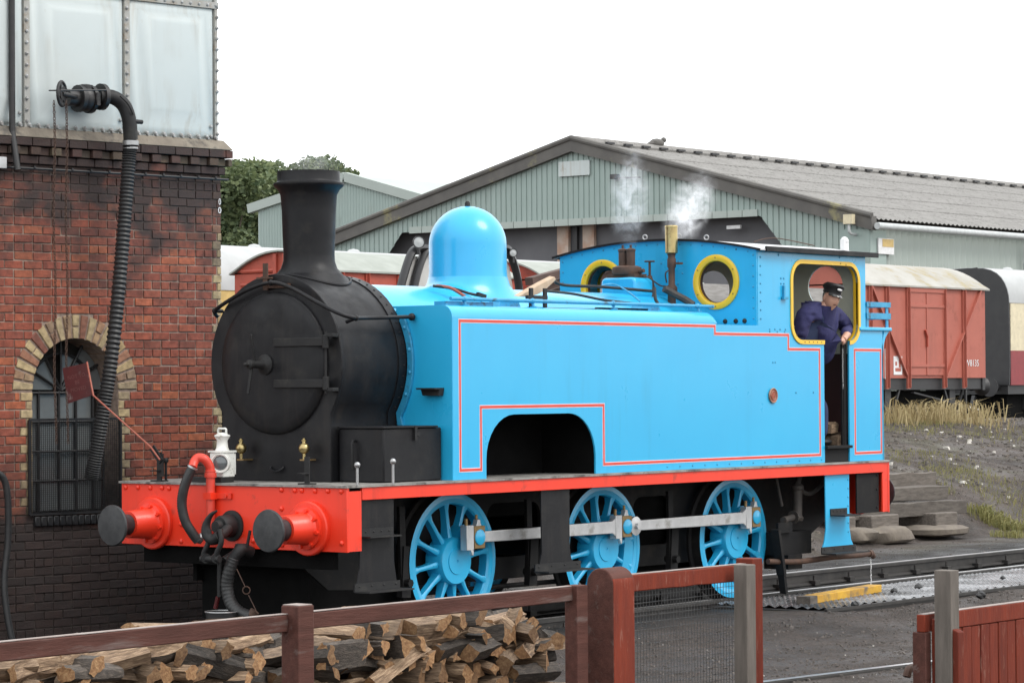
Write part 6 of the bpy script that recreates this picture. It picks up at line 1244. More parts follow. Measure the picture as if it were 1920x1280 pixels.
# ================================================================== ROLLING STOCK BEHIND
def bogie_wheels(b, x, y0, y1, z, r=.47):
    for y in (y0, y1): b.lathe((x, y, z+r), (0, 1, 0), [(r*1.05, -.06), (r*1.05, -.03), (r, -.02), (r, .06)], 20)
    b.cyl((x, y0, z+r), (x, y1, z+r), .07, n=8)
def van(name, label, x0, x1, y0, zr, zf, ze, zpk, m, roofm, detail=True, corrug=True, group=None):
    W2 = 2.42; y1 = y0+W2; yc = (y0+y1)/2; o = empty(name, ((x0+x1)/2, yc, zr), label, 'wagon', group)
    rz = lambda y: zpk-(zpk-ze)*((y-yc)/(W2/2))**2
    b = MB(); b.box(x0, x1, y0, y1, zf, ze); ys = [y0+W2*i/14 for i in range(15)]; b.prism([(y, rz(y)-.03) for y in ys]+[(y1, ze), (y0, ze)], lambda u, v, t: (x0+t, u, v), x1-x0); body = b.build('body', m, o, ang=20)
    b = MB(); pr = [(y0-.07+(W2+.14)*i/16, rz(min(max(y0-.07+(W2+.14)*i/16, y0), y1))-(.02 if i in (0, 16) else 0)+.01) for i in range(17)]; b.prism(pr+[(u, v-.035) for u, v in reversed(pr)], lambda u, v, t: (x0-.09+t, u, v), x1-x0+.18); b.build('roof', roofm, o, ang=25)
    L_ = x1-x0; xc = (x0+x1)/2
    for f in (-1, 1):                                         # near / far side ironwork
        ys_ = y0-.0 if f < 0 else y1; yo = ys_+f*.035
        for x in (x0+.06*L_, x0+.19*L_, xc-.145*L_, xc+.145*L_, x1-.19*L_):
            if f < 0: b = MB(); b.box(x-.05, x+.05, min(ys_, yo), max(ys_, yo), zf-.22, ze-.03); b.box(x-.006, x+.006, min(ys_+f*.09, yo), max(ys_+f*.09, yo), zf-.2, ze-.05); b.build('stanchion', m, body)
    if detail:
        b = MB(); b.box(xc-.135*L_, xc+.135*L_, y0-.03, y0-.001, zf+.06, ze-.12); dr = b.build('door', m, body)
        b = MB(); b.box(xc-.012, xc+.012, y0-.045, y0-.031, zf+.06, ze-.12); b.box(xc-.15*L_, xc+.15*L_, y0-.05, y0-.031, ze-.14, ze-.03); b.build('door_edge', m, dr)
        for z in (zf+.26, ze-.42): b = MB(); b.box(xc-.15*L_, xc+.15*L_, y0-.05, y0-.031, z-.03, z+.03); b.build('door_strap', m, dr)
        b = MB(); b.bar((xc-.02, y0-.06, zf+.85), (xc-.1, y0-.06, zf+1.0), .03, .05, (0, 1, 0)); b.bar((xc-.02, y0-.06, zf+.85), (xc-.02, y0-.06, zf+.65), .03, .04, (0, 1, 0)); b.build('door_latch', 'van_red2', dr)
        for xa, za, xb, zb in ((x0+.07*L_, ze-.05, xc-.16*L_, zf+.05), (x1-.05*L_, ze-.05, xc+.16*L_, zf+.05)):
            b = MB(); b.bar((xa, y0-.02, za), (xb, y0-.02, zb), .035, .09, (0, 1, 0)); b.build('brace', m, body)
    if corrug:
        for s_ in (-1, 1):
            for i in range(8):
                z = zf+.25+i*.26; b = MB()
                if z < ze+.15: b.tube([(x0, yc+s_*.18, z), (x0, yc+s_*1.02, z)], .045, 8); b.build('end_corrugation', m, body)
        for yy in (yc-.12, yc+.12): b = MB(); b.box(x0-.06, x0-.001, yy-.04, yy+.04, zf-.1, rz(yy)-.06); b.build('end_stanchion', m, body)
    b = MB(); b.box(x0, x1, y0+.05, y0+.13, zf-.24, zf-.001); b.box(x0, x1, y1-.13, y1-.05, zf-.24, zf-.001); b.box(x0-.02, x0+.1, y0+.02, y1-.02, zf-.26, zf-.001); b.box(x1-.1, x1+.02, y0+.02, y1-.02, zf-.26, zf-.001); ch_ = b.build('chassis', 'coach_black', o)
    for xw in (x0+.24*L_, x1-.24*L_):
        b = MB(); bogie_wheels(b, xw, yc-.75, yc+.75, zr); b.box(xw-.55, xw+.55, y0+.14, y0+.22, zr+.42, zr+.50); b.box(xw-.12, xw+.12, y0+.12, y0+.24, zr+.33, zf-.2); b.bar((xw-.4, y0+.1, zf-.24), (xw-.1, y0+.1, zr+.45), .05, .05, (0, 1, 0)); b.bar((xw+.4, y0+.1, zf-.24), (xw+.1, y0+.1, zr+.45), .05, .05, (0, 1, 0)); b.build('wheel_pair', 'coach_black', ch_)
    b = MB(); b.box(x0+.5, x1-.5, yc-.7, yc+.7, zr+.12, zf-.27); b.box(x0+.25*L_, x1-.25*L_, y0+.3, y0+.4, zr+.1, zf-.26); b.build('dark_underfill', 'soot', ch_)  # plain dark mass added between the wheels to stand for shade under the van
    b = MB(); b.bar((xc-.1*L_, y0+.02, zf-.3), (x1-.15*L_, y0+.02, zf-.62), .03, .08, (0, 1, 0)); b.box(x1-.17*L_, x1-.16*L_, y0+.0, y0+.05, zf-.85, zf-.25); bl = b.build('brake_lever', 'coach_black', ch_)
    b = MB(); b.bar((x1-.15*L_, y0+.02, zf-.62), (x1-.07*L_, y0+.02, zf-.68), .035, .085, (0, 1, 0)); b.build('brake_handle', 'white', bl)
    for xx, dx in ((x0, -1), (x1, 1)):
        for yy in (yc-.863, yc+.863): b = MB(); b.lathe((xx, yy, zf-.18), (dx, 0, 0), [(.1, 0), (.09, .3), (.2, .43), (.21, .46), (0, .47)], 16); b.build('buffer', 'coach_black', ch_)
    return o, body
# van on the right
A = dep(1848, 708, 62); yv = A.y; xv1 = A.x; zf = A.z; ze = on(1848, 543, 'x', xv1).z; ze = CAM.z+ (dep(1848, 541, 62).z-CAM.z); xv0 = on(1614, 530, 'y', yv).x
vr, vb = van('goods_van', 'faded pinkish red goods van with weathered pale roof', xv0, xv1, yv, .9, zf, ze, ze+.48, 'van_red', 'van_roof', True, False)
def vtext(t, u, v, size, m='white'):
    P = on(u, v, 'y', yv-.01); return text(t, size, vb, 'lettering', m, lambda x, y, z, P=P: (P.x+x, yv-.006-z, P.z+y))
vtext('W8135', 1823, 681, .20)
P = on(1683, 685, 'y', yv); b = MB(); b.box(P.x-.17, P.x+.17, yv-.010, yv-.001, P.z-.19, P.z+.19); lb = b.build('label_panel', 'white', vb); b = MB(); b.box(P.x-.11, P.x+.11, yv-.014, yv-.0102, P.z-.12, P.z-.05); b.box(P.x+.03, P.x+.1, yv-.014, yv-.0102, P.z-.04, P.z+.13); b.box(P.x-.11, P.x-.04, yv-.014, yv-.0102, P.z+.0, P.z+.08); b.build('label_print', 'van_red', lb)
P = on(1661, 683, 'y', yv); b = MB(); b.box(P.x-.05, P.x+.07, yv-.010, yv-.001, P.z-.30, P.z+.32); lb = b.build('label_panel', 'white', vb)
b = MB()
for i in range(5): b.box(P.x-.03, P.x+.05, yv-.014, yv-.0102, P.z-.24+i*.11, P.z-.19+i*.11)
b.build('label_print', 'van_red', lb)
# vans on the left behind the chimney
E0 = on(440, 505, 'x', 23.2); ye = E0.y; yv2 = ye-2.42; xv = 23.2
eaveL = on(640, 504, 'y', yv2); zeL = on(575, 503, 'y', yv2).z; zpk = on(532, 469, 'x', xv).z
van('goods_van', 'bright red goods van with ribbed end behind the chimney', xv, xv+5.6, yv2, .9, zeL-2.05, zeL, zpk, 'van_red2', 'canvas_roof', False, True)
van('goods_van', 'bright red goods van with grey roof coupled behind the ribbed van', xv+6.7, xv+12.3, yv2, .9, zeL-2.05, zeL, zpk, 'van_red2', 'canvas_roof', True, False)
# coaches
def coach(name, label, x0, x1, yc, zr, ztop, ends, lower, upper, roofm, w=2.74):
    o = empty(name, ((x0+x1)/2, yc, zr), label, 'coach'); hw = w/2; zf = zr+1.05; zc = ztop-1.0
    sec = [(-hw, zf), (-hw-.02, zf+.6), (-hw, zc)]+[(-hw*max(0, cos(a))**.6, zc+(ztop-zc)*sin(a)) for a in [pi/2*i/8 for i in range(1, 9)]]; sec = sec+[(-u, v) for u, v in reversed(sec[:-1])]
    b = MB(); b.prism(sec, lambda u, v, t: (x0-.05+t, yc+u, v), .06); e = b.build('coach_end', ends, o, ang=40); b = MB(); b.box(x0-.08, x0-.001, yc-.42, yc+.42, zf, zf+2.0); b.build('gangway', ends, e)
    b = MB(); b.tube([(x0-.05, yc+.6, zf), (x0-.05, yc+1.1, zc+.3), (x0-.03, yc+.6, ztop-.1), (x0-.03, yc-.3, ztop)], .02, 6); b.build('conduit', ends, e)
    rf = [(u, v) for u, v in sec if v >= zc-.001]; b = MB(); b.prism([(u*1.012, v+.012) for u, v in rf], lambda u, v, t: (x0-.02+t, yc+u, v), x1-x0); ro = b.build('roof', roofm, o, ang=40)
    for i in range(5): b = MB(); b.lathe((x0+1.6+i*3.2, yc-.35, ztop-.05), (0,0,1), [(.16, -.02), (.16, .05), (.1, .1), (0, .12)], 12); b.build('roof_ventilator', roofm, ro)
    b = MB(); b.bar((x0, yc-.5, ztop-.03), (x1, yc-.5, ztop-.03), .05, .05); b.build('roof_rail', roofm, ro)
    for sy in (-1, 1):
        b = MB(); b.box(x0+.06, x1, yc+sy*(hw-.02)-.02, yc+sy*(hw-.02)+.02, zf, zf+.95); b.build('lower_panel', lower, o)
        b = MB(); b.box(x0+.06, x1, yc+sy*(hw-.02)-.02, yc+sy*(hw-.02)+.02, zf+.951, zc+.05); up = b.build('upper_panel', upper, o)
        for i in range(6):
            xw = x0+1.5+i*2.6; yo = yc+sy*(hw+.002); b = MB(); b.box(xw, xw+1.3, min(yo, yo+sy*.012), max(yo, yo+sy*.012), zf+1.05, zf+1.75); b.build('window', 'glass_dark', up)
    b = MB(); b.box(x0, x1, yc-1.2, yc+1.2, zf-.25, zf-.001); [bogie_wheels(b, x, yc-.75, yc+.75, zr) for x in (x0+2, x0+4.5)]; b.box(x0+1.2, x0+5.2, yc-1.15, yc-1.0, zr+.35, zr+.7)
    b.build('underframe', 'coach_black', o); b = MB(); b.box(x0+.3, x1, yc-1.0, yc+1.0, zr+.1, zf-.26); b.build('dark_underbody', 'soot', o)  # last box is dark filler added for the shade beneath the coach
    for yy in (-.87, .87): b = MB(); b.lathe((x0, yc+yy, zf-.05), (-1, 0, 0), [(.1, 0), (.1, .3), (.26, .42), (.27, .46), (0, .47)], 18); b.build('buffer', 'coach_black', o)
    b = MB(); b.bar((x0-.1, yc-.2, zf-.3), (x0-.3, yc-.2, zr+.3), .1, .1); b.build('coupling', 'coach_black', o); return o
XC = 53.9; yA = on(1742, 600, 'x', XC).y; yB = on(1893, 620, 'x', XC).y; ycc = (yA+yB)/2; zt_ = on(1815, 503, 'x', XC).z
coach('railway_coach', 'maroon and cream coach with black end and white roof', XC, XC+19, ycc, .9, zt_, 'coach_black', 'coach_maroon', 'coach_cream', 'coach_roof', w=abs(yA-yB))
XD = 20.0; ycd = 26.5; zt2 = on(500, 461, 'y', ycd-.9).z
coach('railway_coach', 'maroon coach with pale grey roof behind the brick tower', XD, XD+19, ycd, .9, zt2, 'coach_maroon', 'coach_maroon', 'notice_yellow', 'coach_roof')
# open plank wagon behind the cab
def open_wagon(label, x0, x1, y0, zr, ztop, m, nb=6):
    o = empty('open_wagon', ((x0+x1)/2, y0+1.2, zr), label, 'wagon'); zf = zr+1.2; hb = (ztop-zf)/nb
    for k in range(nb):
        for (a0, a1, c0, c1) in ((x0, x1, y0, y0+.06), (x0, x1, y0+2.34, y0+2.4), (x0, x0+.06, y0+.061, y0+2.339), (x1-.06, x1, y0+.061, y0+2.339)):
            b = MB(); b.box(a0, a1, c0, c1, zf+k*hb+.008, zf+(k+1)*hb-.008); b.build('plank', m, o)
    b = MB(); 
    for x in (x0+.3, (x0+x1)/2-.7, (x0+x1)/2+.7, x1-.3): b.box(x-.05, x+.05, y0-.03, y0-.001, zf-.2, ztop+.02)
    b.build('ironwork', 'coach_black', o)
    b = MB(); b.box(x0, x1, y0+.05, y0+2.35, zf-.25, zf); bogie_wheels(b, x0+1.3, y0+.45, y0+1.95, zr); bogie_wheels(b, x1-1.3, y0+.45, y0+1.95, zr); b.build('chassis', 'coach_black', o); return o
P = on(1342, 530, 'x', 30.0); open_wagon('grey plank sided open wagon seen through the cab windows', 26.5, 32.5, P.y-1.6, .9, dep(1342, 518, 50).z-.0, 'plank_grey')
P = on(1040, 520, 'y', 10.5); b = MB(); a = on(1000, 528, 'y', 9.0); c = on(1062, 508, 'y', 9.0); 
lg = empty('timber_load', ((a.x+c.x)/2, 9.0, .9), 'dark brown timber baulks stacked behind the engine', 'timber')
for i in range(4): b = MB(); b.bar((a.x-.1+i*.2, 9.0+i*.12, a.z-.12*i+.0), (c.x+1.5, 9.0+i*.12, c.z+.28-.12*i), .14, .11); b.build('baulk', 'plank_brown', lg)
b = MB(); b.box(a.x+.4, c.x+1.2, 9.0, 9.5, .8, a.z-.45); b.build('trestle', 'plank_brown', lg)
# digger cab behind the dome
mc = empty('excavator', (14, 9.5, .6), 'dark framed excavator cab with round work lamp behind the dome', 'excavator')
D1 = lambda u, v, y=9.0: on(u, v, 'y', y)
ztp = D1(790, 455).z; zbt = D1(760, 545).z-1.0
def pil(pts, w=.06, nm='cab_pillar'): b = MB(); b.tube(smooth(pts, 5), w, 6); b.build(nm, 'machine_dark', mc, ang=60)
pil([D1(738, 600), D1(752, 535), D1(770, 478), D1(785, 466), D1(800, 466)]); pil([D1(768, 600, 9.0), D1(778, 530, 9.0), D1(795, 476, 9.0), D1(810, 468, 9.0), D1(880, 462, 9.0), D1(945, 465, 9.0), D1(958, 480, 9.0), D1(968, 510, 9.0), D1(974, 545, 9.0), D1(980, 600, 9.0)]); 
b = MB(); xs2 = D1(775, 560).x; xe2 = D1(972, 560).x; b.prism([(D1(779, 560).x, D1(779, 560).z), (D1(968, 560).x, D1(968, 560).z), (D1(958, 500).x, D1(958, 500).z), (D1(945, 475).x, D1(945, 475).z), (D1(800, 478).x, D1(800, 478).z)], lambda u, v, t: (u, 9.03+t, v), .02); b.build('cab_window', 'curtain', mc, ang=0)
b = MB(); b.prism([(D1(748, 560).x, D1(748, 560).z), (D1(770, 560).x, D1(770, 560).z), (D1(790, 480).x, D1(790, 480).z), (D1(774, 482).x, D1(774, 482).z)], lambda u, v, t: (u, 9.06+t, v), .02); b.build('cab_window', 'curtain', mc, ang=0)
b = MB(); b.box(D1(740, 600).x, D1(985, 600).x, 9.0, 11.0, .65, D1(800, 580).z); b.box(D1(740, 600).x-.2, D1(985, 600).x+.6, 8.9, 11.1, .6, 1.5); b.build('machine_body', 'machine_dark', mc)
b = MB(); b.box(D1(806, 462).x, D1(940, 462).x, 9.0, 9.25, D1(800, 470).z-.02, D1(800, 465).z); b.build('cab_roof', 'machine_dark', mc)
for u, v, r in ((785, 454, .085), (962, 474, .06)):
    P = D1(u, v, 8.9); b = MB(); b.lathe(P, (-.6, -.8, 0), [(r*.6, -.05), (r*.9, -.03), (r, .0), (r, .02), (r*.86, .02), (r*.84, .01), (0, .01)], 20); b.bar(P-Vector((0, 0, r)), P-Vector((0, 0, r+.08)), .03, .03); wl_ = b.build('work_lamp', 'machine_dark', mc); b = MB(); b.lathe(P, (-.6, -.8, 0), [(r*.84, .012), (0, .022)], 16); b.build('lamp_lens', 'gutter', wl_)
# ================================================================== SHED
SX = 65.1; cR = on(1630, 415, 'x', SX); apx = on(1078, 272, 'x', SX); yE0 = cR.y; yE1 = 2*apx.y-yE0+.3; zE = cR.z; zA = apx.z
sh_ = empty('engine_shed', (SX, apx.y, .86), 'large pale green clad engine shed with grey asbestos roof', 'shed')
dl = on(690, 445, 'x', SX).y; dr_ = on(1505, 440, 'x', SX).y; dzt = on(1000, 424, 'x', SX).z; dzc = on(1505, 445, 'x', SX).z
gable = lambda y: zE+(zA-zE)*(1-abs(y-apx.y)/((yE1-yE0)/2))
pitch = .235; y = yE0
b = MB()
yl = sorted([yE0, yE1, dr_, dl, dl-1.6, dr_+1.6, apx.y]); n = int((yE1-yE0)/pitch)
def dtop(y):
    if y < dr_ or y > dl: return .86
    return min(dzt, dzc-1.2+(dzt-dzc+1.2)*min(1, (y-dr_)/1.7), dzc-1.2+(dzt-dzc+1.2)*min(1, (dl-y)/1.7))
prof = []
for i in range(n+1):
    y0_ = yE0+i*pitch
    for dy, dx in ((0, 0), (.015, .035), (.185, .035), (.20, 0)): 
        if y0_+dy <= yE1: prof.append((y0_+dy, dx))
vs = []
for y, dx in prof: vs += [(SX-dx, y, dtop(y)), (SX-dx, y, gable(y)-.02)]
b.add(vs, [(2*i, 2*i+2, 2*i+3, 2*i+1) for i in range(len(prof)-1)]); b.build('gable_cladding', 'clad', sh_, ang=20, recalc=False)
# lower flashing strip over the door with slats
for i in range(int((dl-dr_-3.4)/.62)):
    y = dr_+1.75+i*.62; b = MB(); b.box(SX-.09, SX-.05, y+.01, y+.605, dzt-.05, dzt+.19); b.build('door_flashing', 'clad_side', sh_)
b = MB(); b.box(SX+.8, SX+.9, dr_-.2, dl+.2, .8, dzt+.3); b.box(SX+.05, SX+.9, dr_-.2, dl+.2, dzt+.3, dzt+.4); dk = b.build('door_recess', 'shed_dark', sh_)
for u in (1055, 1103): P = on(u, 460, 'x', SX+.6); b = MB(); b.box(SX+.6, SX+.75, P.y-.25, P.y+.25, .86, dzt+.1); b.build('door_post', 'shed_post', sh_)
for u in (1078, 1290): P = on(u, 460, 'x', SX+.6); b = MB(); b.box(SX+.62, SX+.72, P.y-.08, P.y+.08, .86, dzt+.1); b.build('door_joint', 'machine_dark', sh_)
for u in (1378, 1463): P = on(u, 426, 'x', SX+.4); b = MB(); b.box(SX+.3, SX+.4, P.y-.28, P.y+.28, P.z-.06, P.z+.06); b.build('strip_light', 'white', sh_)
# barge boards
for s_ in (-1, 1):
    ye_ = yE0 if s_ < 0 else yE1; b = MB(); d = Vector((0, ye_-apx.y, zE-zA)); A_ = Vector((SX-.14, apx.y, zA+.10)); B_ = A_+d*1.02; b.bar(A_, B_, .22, .62, (1, 0, 0)) if False else None
    q = .46; b.add([A_+Vector((-.12, 0, .12)), B_+Vector((-.12, 0, .12)), B_+Vector((-.12, 0, -q+.12)), A_+Vector((-.12, 0, -q+.12)), A_+Vector((.2, 0, .12)), B_+Vector((.2, 0, .12)), B_+Vector((.2, 0, -q+.12)), A_+Vector((.2, 0, -q+.12))], [(0,1,2,3), (7,6,5,4), (0,4,5,1), (1,5,6,2), (2,6,7,3), (3,7,4,0)]); bgb = b.build('barge_board', 'barge', sh_, ang=0)
    b = MB(); b.tube([A_+Vector((-.1, 0, .14)), B_+Vector((-.1, 0, .14))], .10, 8); b.build('verge_roll', 'barge', bgb)
# roof slopes with corrugation lines
LR = 64
for s_ in (-1, 1):
    ye_ = yE0-.25 if s_ < 0 else yE1+.25; zz = gable(yE0)-.0-.25*(zA-zE)/((yE1-yE0)/2); nS = 430; vs = []
    for i in range(nS+1):
        x = SX-.1+LR*i/nS; o = .03*(1 if i % 2 else -1)
        vs += [(x, apx.y, zA+.1+o), (x, ye_, zz+.1+o)]
    b = MB(); b.add(vs, [(2*i, 2*i+2, 2*i+3, 2*i+1) for i in range(nS)]); b.build('roof_slope', 'asbestos', sh_, ang=20, recalc=False)
    b = MB()
    for t in (.2, .4, .6, .8): A_ = Vector((SX-.1, apx.y+(ye_-apx.y)*t, zA+.13+(zz-zA)*t)); b.bar(A_, A_+Vector((LR, 0, 0)), .03, .02)
    b.build('sheet_lap', 'asbestos', sh_)
b = MB(); b.tube([(SX-.1, apx.y, zA+.16), (SX+LR, apx.y, zA+.16)], .17, 8); rd = b.build('ridge_cap', 'asbestos', sh_)
for i in range(56): b = MB(); x = SX+1.6+i*1.12; b.box(x, x+.45, apx.y-.27, apx.y-.06, zA+.13, zA+.20); b.build('ridge_vent', 'machine_dark', rd)
# right side wall
b = MB(); nS = 320; vs = []
for i in range(nS+1): x = SX+.02+LR*i/nS; o = .09 if i % 2 else 0; vs += [(x, yE0+o, .86), (x, yE0+o, zE-.05)]
b.add(vs, [(2*i, 2*i+2, 2*i+3, 2*i+1) for i in range(nS)]); b.build('side_cladding', 'clad_side', sh_, ang=20, recalc=False)
b = MB(); b.box(SX-.12, SX+.9, yE0-.10, yE0-.0, .86, zE-.3); b.box(SX-.14, SX-.0, yE0-.08, yE0+.9, .86, zE-.25); b.build('corner_trim', 'clad', sh_)
b = MB(); b.tube([(SX-.2, yE0-.42, zE-.17), (SX+LR, yE0-.42, zE-.17)], .12, 10); gt = b.build('gutter', 'gutter', sh_)
for x in (SX+10.5, SX+26): b = MB(); b.tube([(x, yE0-.42, zE-.2), (x, yE0-.4, zE-.6), (x, yE0-.14, zE-1.1), (x, yE0-.14, .9)], .085, 8); b.build('downpipe', 'gutter', gt)
P = on(1657, 462, 'y', yE0-.06); b = MB(); b.box(P.x-.5, P.x+.5, yE0-.16, yE0-.12, P.z-.26, P.z+.26); nb_ = b.build('notice', 'white', sh_); b = MB(); b.box(P.x-.25, P.x+.46, yE0-.17, yE0-.1605, P.z-.02, P.z+.24); b.build('notice_panel', 'notice_yellow', nb_)
P = on(1078, 316, 'x', SX-.06); Q = on(1049, 304, 'x', SX-.06); R_ = on(1107, 328, 'x', SX-.06); b = MB(); b.box(SX-.12, SX-.06, R_.y, Q.y, R_.z, Q.z); b.build('white_panel', 'tank_white', sh_)
P = on(1592, 411, 'x', SX-.5); b = MB(); b.box(SX-.6, SX-.4, P.y-.17, P.y+.17, P.z-.16, P.z+.16); fl_ = b.build('floodlight', 'coach_cream', sh_); b = MB(); b.tube(smooth([(SX-.5, P.y, P.z-.16), (SX-.5, P.y-.03, P.z-.45), (SX-.05, P.y-.06, P.z-.5)], 5), .05, 8); b.build('flood_arm', 'gutter', fl_)
P = on(1180, 332, 'x', SX-.1); b = MB(); b.bar((SX-.15, P.y+.6, P.z), (SX-.15, P.y-.5, P.z-.04), .05, .05); b.box(SX-.3, SX-.05, P.y+.45, P.y+.7, P.z-.05, P.z+.12); b.build('conduit', 'machine_dark', sh_)
# gull on the ridge
P = on(1232, 268, 'y', apx.y); b = MB(); b.sph((P.x, P.y, P.z+.0), .22, 10, 1.9, .8, .75); b.sph((P.x+.42, P.y, P.z+.13), .11, 8); b.lathe((P.x-.32, P.y, P.z-.02), (-1, 0, -.25), [(.1, 0), (.05, .28), (0, .36)], 8); b.cyl((P.x, P.y, P.z), (P.x, P.y, zA+.30), .025, n=6); b.lathe((P.x+.52, P.y, P.z+.12), (1, 0, -.1), [(.03, 0), (0, .12)], 6); tag(b.build('pigeon', 'barge'), 'grey bird perched on the shed ridge', 'bird')
# second shed
SX2 = 100.0; p1 = on(470, 392, 'x', SX2); p2 = on(650, 332, 'x', SX2); p3 = on(790, 372, 'x', SX2)
s2 = empty('clad_shed', (SX2, p2.y, .86), 'smaller pale green clad shed with white verge behind the chimney', 'shed'); b = MB(); vs = []; n = 70; pr = []
g2 = lambda y: p2.z+(p1.z-p2.z)*(y-p2.y)/(p1.y-p2.y) if y > p2.y else p2.z+(p3.z-p2.z)*(y-p2.y)/(p3.y-p2.y)
yy0, yy1 = p3.y-3, p1.y-.9
for i in range(n+1):
    y = yy0+(yy1-yy0)*i/n
    for dy, dx in ((0, 0), (.1, .07), (.22, .07), (.32, 0)): pr.append((y+dy, dx))
for y, dx in pr: vs += [(SX2-dx, y, .8), (SX2-dx, y, g2(y)-.05)]
b.add(vs, [(2*i, 2*i+2, 2*i+3, 2*i+1) for i in range(len(pr)-1)]); b.build('gable_cladding', 'clad', s2, ang=20, recalc=False)
for a, c in ((p1, p2), (p2, p3+(p3-p2)*.8)): b = MB(); b.bar((SX2-.1, a.y, a.z), (SX2-.1, c.y, c.z), .5, .36, (1, 0, 0)); b.build('verge', 'clad_side', s2)
b = MB(); far_ = Vector((30, 0, 0)); e = p3+(p3-p2)*.8
b.add([(SX2, p1.y, p1.z), (SX2, p2.y, p2.z+.1), (SX2, e.y, e.z), (SX2+30, p1.y, p1.z), (SX2+30, p2.y, p2.z+.1), (SX2+30, e.y, e.z)], [(0,1,4,3), (1,2,5,4)]); b.build('roof', 'clad_side', s2)
b = MB(); b.box(SX2, SX2+30, yy1-.1, yy1+.1, .8, p1.z-.4); b.build('side_wall', 'clad', s2)
# ================================================================== TREES
def tree(label, u, vtop, D, wpx, seed, m, trunk_h=4, n=2600):
    r_ = random.Random(seed); top = dep(u, vtop, D); base = Vector((top.x, top.y, .7)); H = top.z-.7; Rw = wpx/2*D/FPX
    t = empty('tree', base, label, 'tree', 'trees behind the sheds'); b = MB(); b.tube([base, base+Vector((.1, .1, H*.35)), base+Vector((-.2, .1, H*.75))], [.38, .28, .1], 8)
    cl_ = []
    for i in range(26):
        z = r_.uniform(.22, .92); a = r_.random()*6.28; rad = Rw*sqrt(max(.05, 1-((z-.5)/.52)**2))*r_.uniform(.25, .9); c = base+Vector((cos(a)*rad, sin(a)*rad, z*H)); cl_.append((c, Rw*r_.uniform(.24, .40)))
        if i < 10: b.tube([base+Vector((0, 0, H*r_.uniform(.2, .5))), c], [.12, .03], 5)
    cl_.append((base+Vector((0, 0, H*.9)), Rw*.33)); b.build('trunk', 'bark', t, ang=60); L_ = MB()
    for c, rr_ in cl_:
        for _ in range(n//26):
            d = Vector((r_.gauss(0, 1), r_.gauss(0, 1), r_.gauss(0, 1))).normalized()*rr_*r_.random()**.35; p = c+d*Vector((1, 1, .85)).length/1.65; s = r_.uniform(.12, .25)
            e1 = Vector((r_.uniform(-1, 1), r_.uniform(-1, 1), r_.uniform(-.6, .6))).normalized()*s; e2 = e1.cross(Vector((r_.uniform(-1, 1), r_.uniform(-1, 1), r_.uniform(-1, 1)))).normalized()*s*.7
            L_.add([p-e1, p+e2, p+e1, p-e2], [(0,1,2,3)])
    L_.build('crown', m, t, ang=0, recalc=False)
tree('tall bushy green tree beside the brick tower', 455, 292, 190, 250, 1, 'leaf_b', n=21000)
tree('broad green tree rising behind the chimney top', 575, 284, 200, 240, 2, 'leaf', n=21000)
tree('darker green tree above the small shed roof', 655, 292, 205, 150, 3, 'leaf_b', n=12000)
tree('low green tree closing the gap between tower and shed', 400, 300, 185, 240, 4, 'leaf', n=18000)
tree('leafy green tree filling the gap beside the tall tree', 515, 298, 196, 200, 9, 'leaf', n=16000)
tree('low thin topped tree over the shed verge', 690, 318, 210, 60, 5, 'leaf', n=3500)
b = MB()
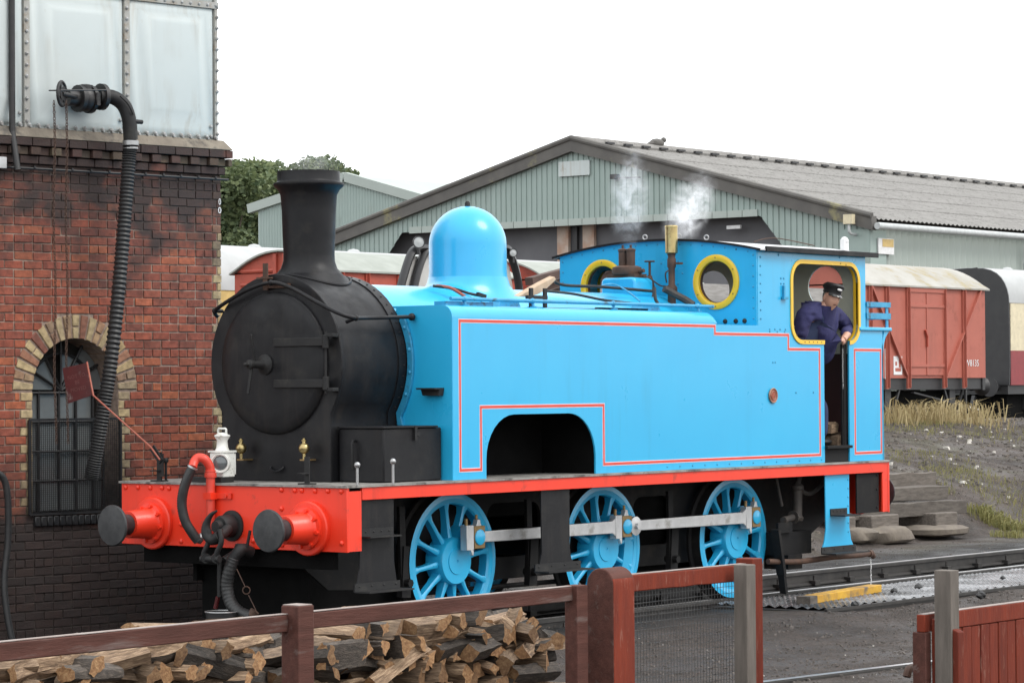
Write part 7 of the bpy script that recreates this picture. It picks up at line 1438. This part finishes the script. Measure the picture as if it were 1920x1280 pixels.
# ================================================================== STEAM
def steam(name, label, A, B, r, dens, sc, lo=.42, hi=.70):
    """one ellipsoid of air holding a noisy scattering volume that thins out towards its skin"""
    c = (A+B)/2; ax = B-A; b = MB(); b.sph((0, 0, 0), 1, 24); me = b.mesh(name, 'white', ang=80); me.materials.clear()
    m = bpy.data.materials.new(name); m.use_nodes = True; N = m.node_tree.nodes; L = m.node_tree.links; N.remove(N['Principled BSDF'])
    pv = N.new('ShaderNodeVolumePrincipled'); pv.inputs['Color'].default_value = (.97, .98, 1, 1); pv.inputs['Anisotropy'].default_value = .2
    g = N.new('ShaderNodeNewGeometry'); tn = N.new('ShaderNodeTexNoise'); tn.inputs['Scale'].default_value = sc; tn.inputs['Detail'].default_value = 6; tn.inputs['Roughness'].default_value = .7; tn.inputs['Distortion'].default_value = .8; L.new(g.outputs['Position'], tn.inputs[0])
    mr = N.new('ShaderNodeMapRange'); mr.inputs[1].default_value = lo; mr.inputs[2].default_value = hi; mr.inputs[3].default_value = 0; mr.inputs[4].default_value = dens; L.new(tn.outputs['Fac'], mr.inputs[0])
    tc = N.new('ShaderNodeTexCoord'); ln = N.new('ShaderNodeVectorMath'); ln.operation = 'LENGTH'; L.new(tc.outputs['Object'], ln.inputs[0])
    f = N.new('ShaderNodeMapRange'); f.interpolation_type = 'SMOOTHSTEP'; f.inputs[1].default_value = .05; f.inputs[2].default_value = 1.0; f.inputs[3].default_value = 1; f.inputs[4].default_value = 0; L.new(ln.outputs['Value'], f.inputs[0])
    mu = N.new('ShaderNodeMath'); mu.operation = 'MULTIPLY'; L.new(mr.outputs[0], mu.inputs[0]); L.new(f.outputs[0], mu.inputs[1]); L.new(mu.outputs[0], pv.inputs['Density']); L.new(pv.outputs[0], N['Material Output'].inputs['Volume']); MATS[name+label] = m
    me.materials.append(m); o = bpy.data.objects.new(name, me); COL.objects.link(o); o.location = c; o.rotation_euler = ax.to_track_quat('Z', 'Y').to_euler(); o.scale = (r, r, ax.length/2); return tag(o, label, 'steam', kind='stuff')
g0 = lambda u, v, y=0: on(u, v, 'y', y)
steam('steam_wisp', 'white steam rising from the safety valves', g0(1176, 478), g0(1186, 262), .24, 15, 8.5, .45, .75)
steam('steam_wisp', 'white steam drifting from the brass whistle', g0(1256, 462, -.2), g0(1330, 318, -.2), .26, 20, 8.5, .45, .75)
steam('smoke_haze', 'faint smoke haze over the chimney top', Vector((.955, 0, 3.74)), Vector((1.0, 0, 4.06)), .36, 1.8, 6)
